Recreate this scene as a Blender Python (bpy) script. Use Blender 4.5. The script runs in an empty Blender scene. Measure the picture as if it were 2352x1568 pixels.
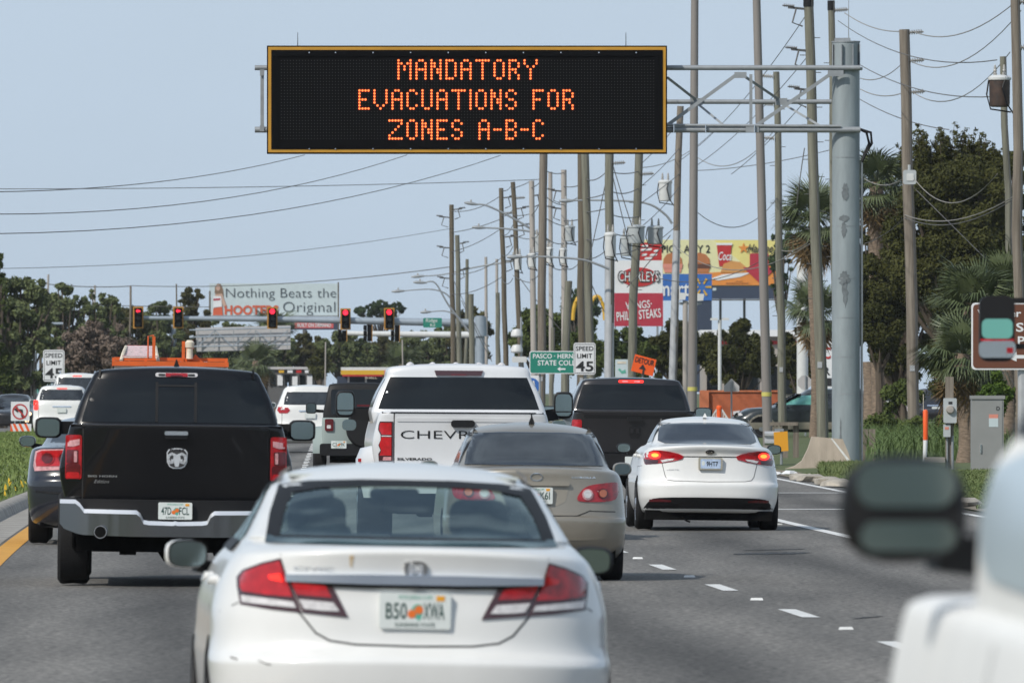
import bpy, bmesh, math, random
import numpy as np
from mathutils import Vector, Matrix
from mathutils.bvhtree import BVHTree
random.seed(7); RNG = np.random.default_rng(11)
SC = bpy.context.scene
COL = SC.collection
R = math.radians
# ------------------------------------------------------------------ camera, sky, sun, exposure
CAM_H = 1.75
F = 400.0/36.0*2352            # focal length in photo units (photo seen 2352 wide)
cd = bpy.data.cameras.new('camera'); cam = bpy.data.objects.new('camera', cd); COL.objects.link(cam)
cam.location = (0, 0, CAM_H); cam.rotation_euler = (R(90), 0, 0)
cd.lens = 400; cd.sensor_width = 36; cd.shift_y = 116/2352
cd.clip_start = .5; cd.clip_end = 12000
cd.dof.use_dof = True; cd.dof.focus_distance = 165; cd.dof.aperture_fstop = 16
SC.camera = cam
SUN_EL, SUN_AZ = 40.0, 222.0    # azimuth: clockwise from +Y (the view direction)
w = bpy.data.worlds.new('World'); SC.world = w; w.use_nodes = True
nt = w.node_tree; nt.nodes.clear()
wo = nt.nodes.new('ShaderNodeOutputWorld'); bg = nt.nodes.new('ShaderNodeBackground')
sky = nt.nodes.new('ShaderNodeTexSky'); sky.sky_type = 'NISHITA'; sky.sun_disc = False
sky.sun_elevation = R(SUN_EL); sky.sun_rotation = R(SUN_AZ); sky.altitude = 0
sky.air_density = 1.0; sky.dust_density = 1.6; sky.ozone_density = 3.0
tc = nt.nodes.new('ShaderNodeTexCoord'); nz = nt.nodes.new('ShaderNodeTexNoise')
nz.inputs['Scale'].default_value = 2.6; nz.inputs['Detail'].default_value = 7; nz.inputs['Roughness'].default_value = .58
mp = nt.nodes.new('ShaderNodeMapping'); mp.inputs['Scale'].default_value = (1, 1, 2.2)
rp = nt.nodes.new('ShaderNodeValToRGB')
rp.color_ramp.elements[0].position = .40; rp.color_ramp.elements[0].color = (0, 0, 0, 1)
rp.color_ramp.elements[1].position = .66; rp.color_ramp.elements[1].color = (1, 1, 1, 1)
mx = nt.nodes.new('ShaderNodeMixRGB'); mx.inputs['Color2'].default_value = (5.80, 7.05, 8.45, 1)
mu = nt.nodes.new('ShaderNodeMath'); mu.operation = 'MULTIPLY_ADD'; mu.use_clamp = True; mu.inputs[1].default_value = .40
sx = nt.nodes.new('ShaderNodeSeparateXYZ'); hz = nt.nodes.new('ShaderNodeMapRange'); hz.inputs['From Min'].default_value = 0; hz.inputs['From Max'].default_value = .6; hz.inputs['To Min'].default_value = .90; hz.inputs['To Max'].default_value = .22
L = nt.links.new
L(tc.outputs['Generated'], mp.inputs['Vector']); L(mp.outputs['Vector'], nz.inputs['Vector'])
L(tc.outputs['Generated'], sx.inputs['Vector']); L(sx.outputs['Z'], hz.inputs['Value']); L(hz.outputs['Result'], mu.inputs[2])
L(nz.outputs['Fac'], rp.inputs['Fac']); hc = nt.nodes.new('ShaderNodeMapRange'); hc.inputs['From Max'].default_value = .35; hc.inputs['To Min'].default_value = .35; hc.inputs['To Max'].default_value = 1.6; L(sx.outputs['Z'], hc.inputs['Value'])
mc = nt.nodes.new('ShaderNodeMath'); mc.operation = 'MULTIPLY'; L(rp.outputs['Color'], mc.inputs[0]); L(hc.outputs['Result'], mc.inputs[1]); L(mc.outputs[0], mu.inputs[0]); L(mu.outputs[0], mx.inputs['Fac'])
L(sky.outputs['Color'], mx.inputs['Color1']); L(mx.outputs['Color'], bg.inputs['Color']); L(bg.outputs[0], wo.inputs['Surface'])
bg.inputs['Strength'].default_value = .092
sd = bpy.data.lights.new('sun', 'SUN'); sd.energy = 3.3; sd.angle = R(.9); sd.color = (1, .95, .87)
sun = bpy.data.objects.new('sun', sd); COL.objects.link(sun)
_az = R(SUN_AZ); _to = Vector((math.sin(_az)*math.cos(R(SUN_EL)), math.cos(_az)*math.cos(R(SUN_EL)), math.sin(R(SUN_EL))))
sun.rotation_euler = (-_to).to_track_quat('-Z', 'Y').to_euler()
SC.view_settings.view_transform = 'Standard'; SC.view_settings.look = 'None'
SC.view_settings.exposure = 0; SC.view_settings.gamma = 1; SC.view_settings.use_curve_mapping = False
SC.cycles.use_denoising = True; SC.cycles.max_bounces = 8; SC.cycles.transparent_max_bounces = 12

# ------------------------------------------------------------------ helpers
def W(px, py, d):
    return Vector(((px-1176)/F*d, d, CAM_H + (900-py)/F*d))
def S(d): return F/d
def zr(d): return max(0.0, (d-230)*.0006)
def lane(d):                    # x of the white dashed lane line
    return 6 - .049*d + .0000825*d*d if d < 203 else -.547 - .0155*(d-203)
def slope(d): return -.049 + .000165*d if d < 203 else -.0155
MATS = {}
def mat(name, col=(.5, .5, .5), rough=.5, metal=0, coat=0, var=0, vs=4, bump=0, bs=60, spec=.5, emit=None, es=0, col2=None, stretch=None, cr=.08):
    if name in MATS: return MATS[name]
    m = bpy.data.materials.new(name); m.use_nodes = True; n = m.node_tree.nodes; l = m.node_tree.links.new
    b = n['Principled BSDF']
    b.inputs['Base Color'].default_value = (*col, 1); b.inputs['Roughness'].default_value = rough
    b.inputs['Metallic'].default_value = metal; b.inputs['Coat Weight'].default_value = coat
    b.inputs['Coat Roughness'].default_value = cr; b.inputs['Specular IOR Level'].default_value = spec
    if emit: b.inputs['Emission Color'].default_value = (*emit, 1); b.inputs['Emission Strength'].default_value = es
    if var or col2 or bump:
        t = n.new('ShaderNodeTexCoord'); vec = t.outputs['Object']
        if stretch:
            q = n.new('ShaderNodeMapping'); q.inputs['Scale'].default_value = stretch; l(vec, q.inputs['Vector']); vec = q.outputs['Vector']
        if var or col2:
            z = n.new('ShaderNodeTexNoise'); z.inputs['Scale'].default_value = vs; z.inputs['Detail'].default_value = 6; z.inputs['Roughness'].default_value = .62
            l(vec, z.inputs['Vector'])
            r = n.new('ShaderNodeValToRGB'); e = r.color_ramp.elements
            e[0].position = .32; e[1].position = .68
            c2 = col2 or tuple(min(1, c*(1+var)) for c in col); c1 = col if col2 else tuple(c*(1-var) for c in col)
            e[0].color = (*c1, 1); e[1].color = (*c2, 1)
            l(z.outputs['Fac'], r.inputs['Fac']); l(r.outputs['Color'], b.inputs['Base Color'])
        if bump:
            z2 = n.new('ShaderNodeTexNoise'); z2.inputs['Scale'].default_value = bs; z2.inputs['Detail'].default_value = 4
            l(vec, z2.inputs['Vector']); bp = n.new('ShaderNodeBump'); bp.inputs['Strength'].default_value = bump; bp.inputs['Distance'].default_value = .02
            l(z2.outputs['Fac'], bp.inputs['Height']); l(bp.outputs['Normal'], b.inputs['Normal'])
    MATS[name] = m
    return m

class MB:
    def __init__(s): s.v = []; s.f = []
    def add(s, v, f):
        k = len(s.v); s.v += [tuple(p) for p in v]; s.f += [[i+k for i in q] for q in f]; return s
    def box(s, x0, x1, y0, y1, z0, z1):
        return s.add([(x, y, z) for z in (z0, z1) for y in (y0, y1) for x in (x0, x1)],
                     [(0, 2, 3, 1), (4, 5, 7, 6), (0, 1, 5, 4), (2, 6, 7, 3), (0, 4, 6, 2), (1, 3, 7, 5)])
    def bar(s, p0, p1, wx, wy=None):       # square bar between two points
        p0 = Vector(p0); p1 = Vector(p1); d = (p1-p0).normalized(); wy = wy or wx
        a = Vector((0, 1, 0)) if abs(d.y) < .9 else Vector((1, 0, 0))
        u = d.cross(a).normalized()*wx/2; w_ = d.cross(u).normalized()*wy/2
        v = [p+a_*u+b_*w_ for p in (p0, p1) for a_, b_ in ((-1, -1), (1, -1), (1, 1), (-1, 1))]
        return s.add(v, [(0, 1, 2, 3)[::-1], (4, 5, 6, 7), (0, 1, 5, 4), (1, 2, 6, 5), (2, 3, 7, 6), (3, 0, 4, 7)])
    def cyl(s, p0, p1, r0, r1=None, n=10, cap=True):
        return s.tube([p0, p1], [r0, r0 if r1 is None else r1], n, cap)
    def tube(s, pts, r, n=8, cap=True):
        pts = [Vector(p) for p in pts]; r = r if isinstance(r, (list, tuple)) else [r]*len(pts)
        v = []
        for i, p in enumerate(pts):
            d = (pts[min(i+1, len(pts)-1)]-pts[max(i-1, 0)]).normalized()
            a = Vector((0, 0, 1)) if abs(d.z) < .9 else Vector((0, 1, 0))
            u = d.cross(a).normalized(); w_ = d.cross(u)
            v += [p+u*r[i]*math.cos(2*math.pi*k/n)+w_*r[i]*math.sin(2*math.pi*k/n) for k in range(n)]
        f = [(i*n+k, i*n+(k+1) % n, (i+1)*n+(k+1) % n, (i+1)*n+k) for i in range(len(pts)-1) for k in range(n)]
        if cap: f += [tuple(range(n))[::-1], tuple(range((len(pts)-1)*n, len(pts)*n))]
        return s.add(v, f)
    def lathe(s, prof, n=24, o=(0, 0, 0), axis='z'):     # profile (radius, along axis)
        v = []
        for r, h in prof:
            for k in range(n):
                c, q = r*math.cos(2*math.pi*k/n), r*math.sin(2*math.pi*k/n)
                p = (c, q, h) if axis == 'z' else ((h, c, q) if axis == 'x' else (c, h, q))
                v.append((p[0]+o[0], p[1]+o[1], p[2]+o[2]))
        f = [(i*n+k, i*n+(k+1) % n, (i+1)*n+(k+1) % n, (i+1)*n+k) for i in range(len(prof)-1) for k in range(n)]
        f += [tuple(range(n))[::-1], tuple(range((len(prof)-1)*n, len(prof)*n))]
        return s.add(v, f)
    def prism(s, poly, y0, y1):            # polygon in x,z extruded along y
        n = len(poly)
        v = [(x, y0, z) for x, z in poly]+[(x, y1, z) for x, z in poly]
        return s.add(v, [tuple(range(n)), tuple(range(n, 2*n))[::-1]]+[(i, i+n, (i+1) % n+n, (i+1) % n) for i in range(n)])
    def build(s, name, m, parent=None, smooth=35):
        me = bpy.data.meshes.new(name); me.from_pydata(s.v, [], s.f); me.update()
        return obj(name, me, m, parent, smooth)

def obj(name, me, m, parent=None, smooth=35):
    bm = bmesh.new(); bm.from_mesh(me); bmesh.ops.recalc_face_normals(bm, faces=bm.faces); bm.to_mesh(me); bm.free()
    if smooth:
        me.shade_smooth(); me.set_sharp_from_angle(angle=R(smooth))
    me.materials.append(m)
    o = bpy.data.objects.new(name, me); COL.objects.link(o)
    if parent: o.parent = parent
    return o
def tag(o, label, cat, group=None, kind=None):
    if label: o['label'] = label
    if cat: o['category'] = cat
    if group: o['group'] = group
    if kind: o['kind'] = kind
    return o
def thing(name, label, cat, loc=(0, 0, 0), yaw=0, roll=0, group=None, pitch=0):
    o = bpy.data.objects.new(name, None); COL.objects.link(o); o.empty_display_size = .3
    o.location = loc; o.rotation_euler = (pitch, roll, yaw)
    return tag(o, label, cat, group)
def struct(o): o['kind'] = 'structure'; return o

_txt = {}
def text_mesh(t, shear=0, bold=0):
    key = (t, shear, bold)
    if key not in _txt:
        c = bpy.data.curves.new('t', 'FONT'); c.body = t; c.resolution_u = 3; c.shear = shear; c.offset = bold; c.space_character = 1.02
        o = bpy.data.objects.new('t', c); COL.objects.link(o)
        me = o.to_mesh()
        v = [(p.co.x, p.co.y) for p in me.vertices]; f = [tuple(p.vertices) for p in me.polygons]
        o.to_mesh_clear(); bpy.data.objects.remove(o); bpy.data.curves.remove(c)
        _txt[key] = (v, f)
    return _txt[key]
def text(t, x0, x1, z0, z1, y, m, parent, name='lettering', shear=0, bold=0, bvh=None, rot=0, off=.004):
    """letters fitted into the box x0..x1, z0..z1 on the plane y (facing -y) or projected on a body"""
    v, f = text_mesh(t, shear, bold)
    xs = [p[0] for p in v]; zs = [p[1] for p in v]; a, b = min(xs), max(xs); c, d_ = min(zs), max(zs)
    mb = MB(); vv = []
    for p in v:
        x = x0+(p[0]-a)/(b-a)*(x1-x0); z = z0+(p[1]-c)/(d_-c)*(z1-z0); yy = y
        if rot:
            cx, cz = (x0+x1)/2, (z0+z1)/2; x, z = cx+(x-cx)*math.cos(rot)+(z-cz)*math.sin(rot), cz-(x-cx)*math.sin(rot)+(z-cz)*math.cos(rot)
        if bvh:
            h = bvh.ray_cast(Vector((x, -6, z)), Vector((0, 1, 0)))[0]; yy = (h.y if h else y)-off
        vv.append((x, yy, z))
    mb.add(vv, f)
    return mb.build(name, m, parent, 0)

def rr(x0, x1, z0, z1, r=.02, n=4):
    r = min(r, (x1-x0)/2*.98, (z1-z0)/2*.98)
    out = []
    for cx, cz, a0 in ((x1-r, z1-r, 0), (x0+r, z1-r, 90), (x0+r, z0+r, 180), (x1-r, z0+r, 270)):
        out += [(cx+r*math.cos(R(a0+90*k/n)), cz+r*math.sin(R(a0+90*k/n))) for k in range(n+1)]
    return out
def ell(cx, cz, rx, rz=None, n=20):
    rz = rz or rx
    return [(cx+rx*math.cos(2*math.pi*k/n), cz+rz*math.sin(2*math.pi*k/n)) for k in range(n)]
def mir(p):
    if isinstance(p[0][0], (list, tuple)): return [mir(q) for q in p]
    return [(-a, b) for a, b in p][::-1]
def smooth_poly(p, it=2):
    for _ in range(it):
        q = []
        for i in range(len(p)):
            a, b = p[i], p[(i+1) % len(p)]
            q += [(a[0]*.75+b[0]*.25, a[1]*.75+b[1]*.25), (a[0]*.25+b[0]*.75, a[1]*.25+b[1]*.75)]
        p = q
    return p
def ribbon(pts, w):
    out = []
    for a, b in zip(pts[:-1], pts[1:]):
        dx, dz = b[0]-a[0], b[1]-a[1]; l = math.hypot(dx, dz) or 1; nx, nz = -dz/l*w/2, dx/l*w/2; ex, ez = dx/l*w*.3, dz/l*w*.3
        out.append([(a[0]+nx-ex, a[1]+nz-ez), (b[0]+nx+ex, b[1]+nz+ez), (b[0]-nx+ex, b[1]-nz+ez), (a[0]-nx-ex, a[1]-nz-ez)])
    return out
AX = {'y': (lambda a, b: Vector((a, -8, b)), Vector((0, 1, 0))), 'f': (lambda a, b: Vector((a, 14, b)), Vector((0, -1, 0))),
      'l': (lambda a, b: Vector((-8, a, b)), Vector((1, 0, 0))), 'r': (lambda a, b: Vector((8, a, b)), Vector((-1, 0, 0))),
      't': (lambda a, b: Vector((a, b, 9)), Vector((0, 0, -1)))}
def patch(name, bvh, polys, m, parent, axis='y', off=.006, step=.07, skirt=True, far=None):
    """outline(s) drawn in the two other axes, laid on the body along an axis and given an edge"""
    if not isinstance(polys[0][0], (list, tuple)): polys = [polys]
    org, d = AX[axis]; bm = bmesh.new()
    for poly in polys:
        vs = [bm.verts.new((a, b, 0)) for a, b in poly]
        try: bm.faces.new(vs)
        except ValueError: pass
    A = [p[0] for q in polys for p in q]; B = [p[1] for q in polys for p in q]
    for k, arr in ((0, A), (1, B)):
        t = math.ceil(min(arr)/step)*step
        while t < max(arr):
            co = (t, 0, 0) if k == 0 else (0, t, 0); no = (1, 0, 0) if k == 0 else (0, 1, 0)
            bmesh.ops.bisect_plane(bm, geom=bm.verts[:]+bm.edges[:]+bm.faces[:], plane_co=co, plane_no=no, dist=1e-5)
            t += step
    bmesh.ops.triangulate(bm, faces=bm.faces[:], ngon_method='EAR_CLIP')
    miss = []; hits = []
    k = d.x+d.y+d.z; ax = 0 if d.x else (1 if d.y else 2)
    for v in bm.verts:
        o = org(v.co.x, v.co.y); h = bvh.ray_cast(o, d)[0]
        if h is None: miss.append((v, o))
        else: v.co = h-d*off; hits.append(v.co[ax])
    far = far if far is not None else (sum(hits)/len(hits) if hits else 0)
    hv = [v for v in bm.verts if not any(v is q[0] for q in miss)] if miss else []
    for v, o in miss:
        p = o.copy(); p[ax] = far
        h = bvh.find_nearest(p)[0]
        p[ax] = (h[ax] if h else far)-k*off; v.co = p
    if skirt:
        e = [e for e in bm.edges if e.is_boundary]
        ret = bmesh.ops.extrude_edge_only(bm, edges=e)
        for v in ret['geom']:
            if isinstance(v, bmesh.types.BMVert): v.co = v.co+d*(off+.008)
    me = bpy.data.meshes.new(name); bm.to_mesh(me); bm.free()
    return obj(name, me, m, parent, 40)

# ------------------------------------------------------------------ vehicle bodies: stacked plan outlines
def pchip(A, sub):
    A = np.array(A, float); n = len(A); d = np.diff(A, axis=0); m = np.zeros_like(A)
    for i in range(1, n-1):
        a, b = d[i-1], d[i]; ok = a*b > 0
        m[i] = np.where(ok, 2*a*b/np.where(ok, a+b, 1), 0)
    m[0], m[-1] = d[0], d[-1]
    out = []
    for i in range(n-1):
        for k in range(sub):
            t = k/sub; out.append((2*t**3-3*t*t+1)*A[i]+(t**3-2*t*t+t)*m[i]+(-2*t**3+3*t*t)*A[i+1]+(t**3-t*t)*m[i+1])
    out.append(A[-1]); return out
DEF = dict(cr=0, ry=.5, nr=3, fy=.6, nf=3)
def shell(rows, sub=3, nre=14, nsd=6, nfr=9, skip=None):
    """rows: (z, rear y, half width, front y, {crown, rear corner depth/power, front corner depth/power})"""
    A = []
    for r in rows:
        q = dict(DEF); q.update(r[4] if len(r) > 4 else {})
        A.append([r[0], r[1], r[2], r[3], q['cr'], q['ry'], q['nr'], q['fy'], q['nf']])
    G = []
    for z, yr, Wd, yf, cr, ry, nr, fy, nf in pchip(A, sub):
        half = []
        for k in range(nre):
            t = math.pi/2*k/(nre-1); c, s_ = math.cos(t), math.sin(t); q = (abs(s_)**nr+abs(c)**nr)**(-1/nr)
            half.append((Wd*q*s_, yr+ry*(1-q*c)))
        y0, y1 = yr+ry, max(yf-fy, yr+ry+.01)
        half += [(Wd, y0+(y1-y0)*k/(nsd+1)) for k in range(1, nsd+1)]
        for k in range(nfr):
            t = math.pi/2*(1-k/(nfr-1)); c, s_ = math.cos(t), math.sin(t); q = (abs(s_)**nf+abs(c)**nf)**(-1/nf)
            half.append((Wd*q*s_, y1+(yf-y1)*q*c))
        half[0] = (0, half[0][1]); half[-1] = (0, half[-1][1])
        loop = half+[(-x, y) for x, y in half[-2:0:-1]]
        G.append([(x, y, z-cr*(x/Wd)**2) for x, y in loop])
    n = len(G[0]); v = [p for g in G for p in g]
    f = [(i*n+k, i*n+(k+1) % n, (i+1)*n+(k+1) % n, (i+1)*n+k) for i in range(len(G)-1) for k in range(n)]
    f += [tuple(range(n))[::-1], tuple(range((len(G)-1)*n, len(G)*n))]
    bvh = BVHTree.FromPolygons([Vector(p) for p in v], f)
    if skip:
        keep = []
        for q in f:
            c = sum((Vector(v[i]) for i in q), Vector())/len(q)
            if not skip(c): keep.append(q)
        f = keep
    mb = MB(); mb.add(v, f)
    return mb, bvh
def plate(parent, bvh, x, z, y, num, kind=0, sx=.152, sz=.076, col=None):
    """licence plate with frame, number and state lettering"""
    b = MB(); b.prism(rr(x-sx, x+sx, z-sz, z+sz, .012), y-.012, y+.02)
    p = b.build('licence_plate', col or M['plate'], parent)
    if num:
        w2 = .125
        a, c = num
        text(a, x-w2, x-.035, z-.035, z+.035, y-.0135, M['plate_ink'], p, 'plate_number', bold=.012)
        text(c, x+.035, x+w2, z-.035, z+.035, y-.0135, M['plate_ink'], p, 'plate_number', bold=.012)
        g = MB(); g.prism(smooth_poly([(x-.03, z-.02), (x-.005, z+.03), (x+.03, z+.03), (x+.035, z-.005), (x+.02, z-.045), (x+.005, z-.03)], 1), y-.0128, y-.011); g.build('plate_leaf', M['plate_green'], p)
        g = MB(); g.prism(ell(x-.014, z-.012, .018), y-.0142, y-.012); g.prism(ell(x+.016, z+.006, .018), y-.0142, y-.012); g.build('plate_orange', M['plate_orange'], p)
        text('SUNSHINE STATE', x-.085, x+.085, z-.067, z-.05, y-.0135, M['plate_ink'], p, 'plate_slogan', bold=.01)
        text('MYFLORIDA.COM', x-.07, x+.07, z+.05, z+.067, y-.0135, M['plate_green'], p, 'plate_slogan')
        g = MB(); g.box(x+.09, x+.125, y-.0142, y-.012, z+.044, z+.066); g.build('plate_sticker', M['amber'], p)
    return p
_wh = {}
def wheel(parent, x, y, r=.33, w=.22, name='wheel'):
    key = (r, w)
    if key not in _wh:
        t = MB(); t.lathe([(r*.62, -w/2+.01), (r*.9, -w/2), (r*.985, -w/2+.025), (r, -w*.3), (r*.985, -w*.02), (r*.985, w*.02), (r, w*.3), (r*.985, w/2-.025), (r*.9, w/2), (r*.62, w/2-.01)], 32, axis='x')
        q = MB(); q.lathe([(.03, -w/2-.004), (r*.2, -w/2-.004), (r*.3, -w/2+.03), (r*.55, -w/2+.03), (r*.64, -w/2+.006), (r*.64, w/2-.006), (r*.55, w/2-.03), (r*.3, w/2-.03), (r*.2, w/2+.004), (.03, w/2+.004)], 24, axis='x')
        a = t.build('tyre', M['rubber']); c = q.build('rim', M['alloy'])
        _wh[key] = (a.data, c.data); bpy.data.objects.remove(a); bpy.data.objects.remove(c)
    o = bpy.data.objects.new(name, _wh[key][0]); COL.objects.link(o); o.parent = parent; o.location = (x, y, r)
    c = bpy.data.objects.new('rim', _wh[key][1]); COL.objects.link(c); c.parent = o
    return o
def mirror(parent, x, y, z, sx, sz, m, side, arm_x, glass=True, n=3.2, dep=.16, arm_dz=-.05, arm_w=.06, bezel=False):
    """door mirror: rounded housing, glass facing back, arm to the door"""
    g = MB(); nn = 20; v = []
    prof = [(.0, .86), (.015, .97), (.05, 1.0), (dep*.6, .9), (dep, .55)]
    for t, k in prof:
        for i in range(nn):
            a = 2*math.pi*i/nn; c, s_ = math.cos(a), math.sin(a); q = (abs(c)**n+abs(s_)**n)**(-1/n)
            v.append((x+sx*q*c*k, y+t, z+sz*q*s_*k))
    f = [(i*nn+k, i*nn+(k+1) % nn, (i+1)*nn+(k+1) % nn, (i+1)*nn+k) for i in range(len(prof)-1) for k in range(nn)]+[tuple(range(nn))[::-1], tuple(range(nn*4, nn*5))]
    g.add(v, f); o = g.build('door_mirror', m, parent)
    if bezel:
        q = MB(); q.add([(x-side*.009+(p[0]-x)*1.10, y-.0015, z+.002+(p[2]-z)*1.12) for p in v[:nn]], [tuple(range(nn))]); q.build('mirror_bezel', M['black_trim'], o, 0)
    if glass:
        q = MB(); q.add([(x-(side*.009 if bezel else 0)+(p[0]-x)*(1.0 if bezel else .96), y-.003, z+(p[2]-z)*(1.0 if bezel else .96)) for p in v[:nn]], [tuple(range(nn))]); q.build('mirror_glass', M['mirror'], o, 0)
    a = MB(); a.bar((x+side*-sx*.5, y+dep*.6, z+arm_dz), (arm_x, y+dep*.8, z+arm_dz*1.3), arm_w, arm_w*1.2); a.build('mirror_arm', M['black_trim'], o)
    return o
def fin(parent, y, z, m, h=.06):
    b = MB(); b.add([(-.03, y, z), (.03, y, z), (.02, y+.15, z), (-.02, y+.15, z), (-.004, y+.005, z+h), (.004, y+.005, z+h), (.004, y+.05, z+h*.8), (-.004, y+.05, z+h*.8)],
                    [(0, 1, 5, 4), (1, 2, 6, 5), (2, 3, 7, 6), (3, 0, 4, 7), (4, 5, 6, 7)])
    return b.build('roof_antenna', m, parent)
def car(name, label, cat, px, d, extra=0, roll=.012, group=None, z=0, flip=False):
    X = (px-1176)/F*d
    yaw = -math.atan(slope(d))+extra
    return thing(name, label, cat, (X, d, zr(d)+z), yaw+(math.pi if flip else 0), roll, group)
# ------------------------------------------------------------------ materials
M = {}
def asphalt():
    m = bpy.data.materials.new('asphalt'); m.use_nodes = True; n = m.node_tree.nodes; l = m.node_tree.links.new; b = n['Principled BSDF']
    t = n.new('ShaderNodeTexCoord')
    def noise(sc, det, rough, st=None):
        z = n.new('ShaderNodeTexNoise'); z.inputs['Scale'].default_value = sc; z.inputs['Detail'].default_value = det; z.inputs['Roughness'].default_value = rough
        if st:
            q = n.new('ShaderNodeMapping'); q.inputs['Scale'].default_value = st; l(t.outputs['Object'], q.inputs['Vector']); l(q.outputs['Vector'], z.inputs['Vector'])
        else: l(t.outputs['Object'], z.inputs['Vector'])
        return z.outputs['Fac']
    def ramp(f, a, c, p0, p1):
        r = n.new('ShaderNodeValToRGB'); e = r.color_ramp.elements; e[0].position = p0; e[1].position = p1; e[0].color = (*a, 1); e[1].color = (*c, 1); l(f, r.inputs['Fac']); return r.outputs['Color']
    big = ramp(noise(.5, 6, .65, (1.2, .10, 1)), (.104, .101, .096), (.186, .180, .169), .36, .66)
    def math(op, a, c=None):
        q = n.new('ShaderNodeMath'); q.operation = op
        for i, v in enumerate((a, c)):
            if v is None: continue
            if isinstance(v, (int, float)): q.inputs[i].default_value = v
            else: l(v, q.inputs[i])
        return q.outputs[0]
    sp = n.new('ShaderNodeSeparateXYZ'); l(t.outputs['Object'], sp.inputs[0]); X, Y = sp.outputs['X'], sp.outputs['Y']
    ln = math('ADD', math('MULTIPLY', Y, math('ADD', math('MULTIPLY', Y, .0000825), -.049)), 6.0)
    u = math('FRACT', math('DIVIDE', math('SUBTRACT', X, ln), 3.32))
    oil = math('ABSOLUTE', math('SUBTRACT', u, .5)); wear = noise(.9, 4, .6, (1, .06, 1))
    tr = math('ABSOLUTE', math('SUBTRACT', oil, .27))
    k1 = ramp(math('ADD', oil, math('MULTIPLY', math('SUBTRACT', wear, .5), .12)), (.64, .64, .645), (1, 1, 1), .02, .15)
    k2 = ramp(math('ADD', tr, math('MULTIPLY', math('SUBTRACT', wear, .5), .1)), (1.14, 1.13, 1.12), (.95, .95, .95), .02, .14)
    for kk in (k1, k2):
        w_ = n.new('ShaderNodeMixRGB'); w_.blend_type = 'MULTIPLY'; w_.inputs['Fac'].default_value = 1; l(big, w_.inputs['Color1']); l(kk, w_.inputs['Color2']); big = w_.outputs[0]
    grit = ramp(noise(16, 4, .75, (1, .35, 1)), (.42, .42, .42), (1.6, 1.58, 1.55), .34, .66)
    fleck = ramp(noise(30, 2, .6, (1, .3, 1)), (1, 1, 1), (1.8, 1.8, 1.75), .66, .74)
    x = n.new('ShaderNodeMixRGB'); x.blend_type = 'MULTIPLY'; x.inputs['Fac'].default_value = 1; l(big, x.inputs['Color1']); l(grit, x.inputs['Color2'])
    y = n.new('ShaderNodeMixRGB'); y.blend_type = 'MULTIPLY'; y.inputs['Fac'].default_value = 1; l(x.outputs[0], y.inputs['Color1']); l(fleck, y.inputs['Color2'])
    l(y.outputs[0], b.inputs['Base Color']); b.inputs['Roughness'].default_value = .9; b.inputs['Specular IOR Level'].default_value = .25
    return m
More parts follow.
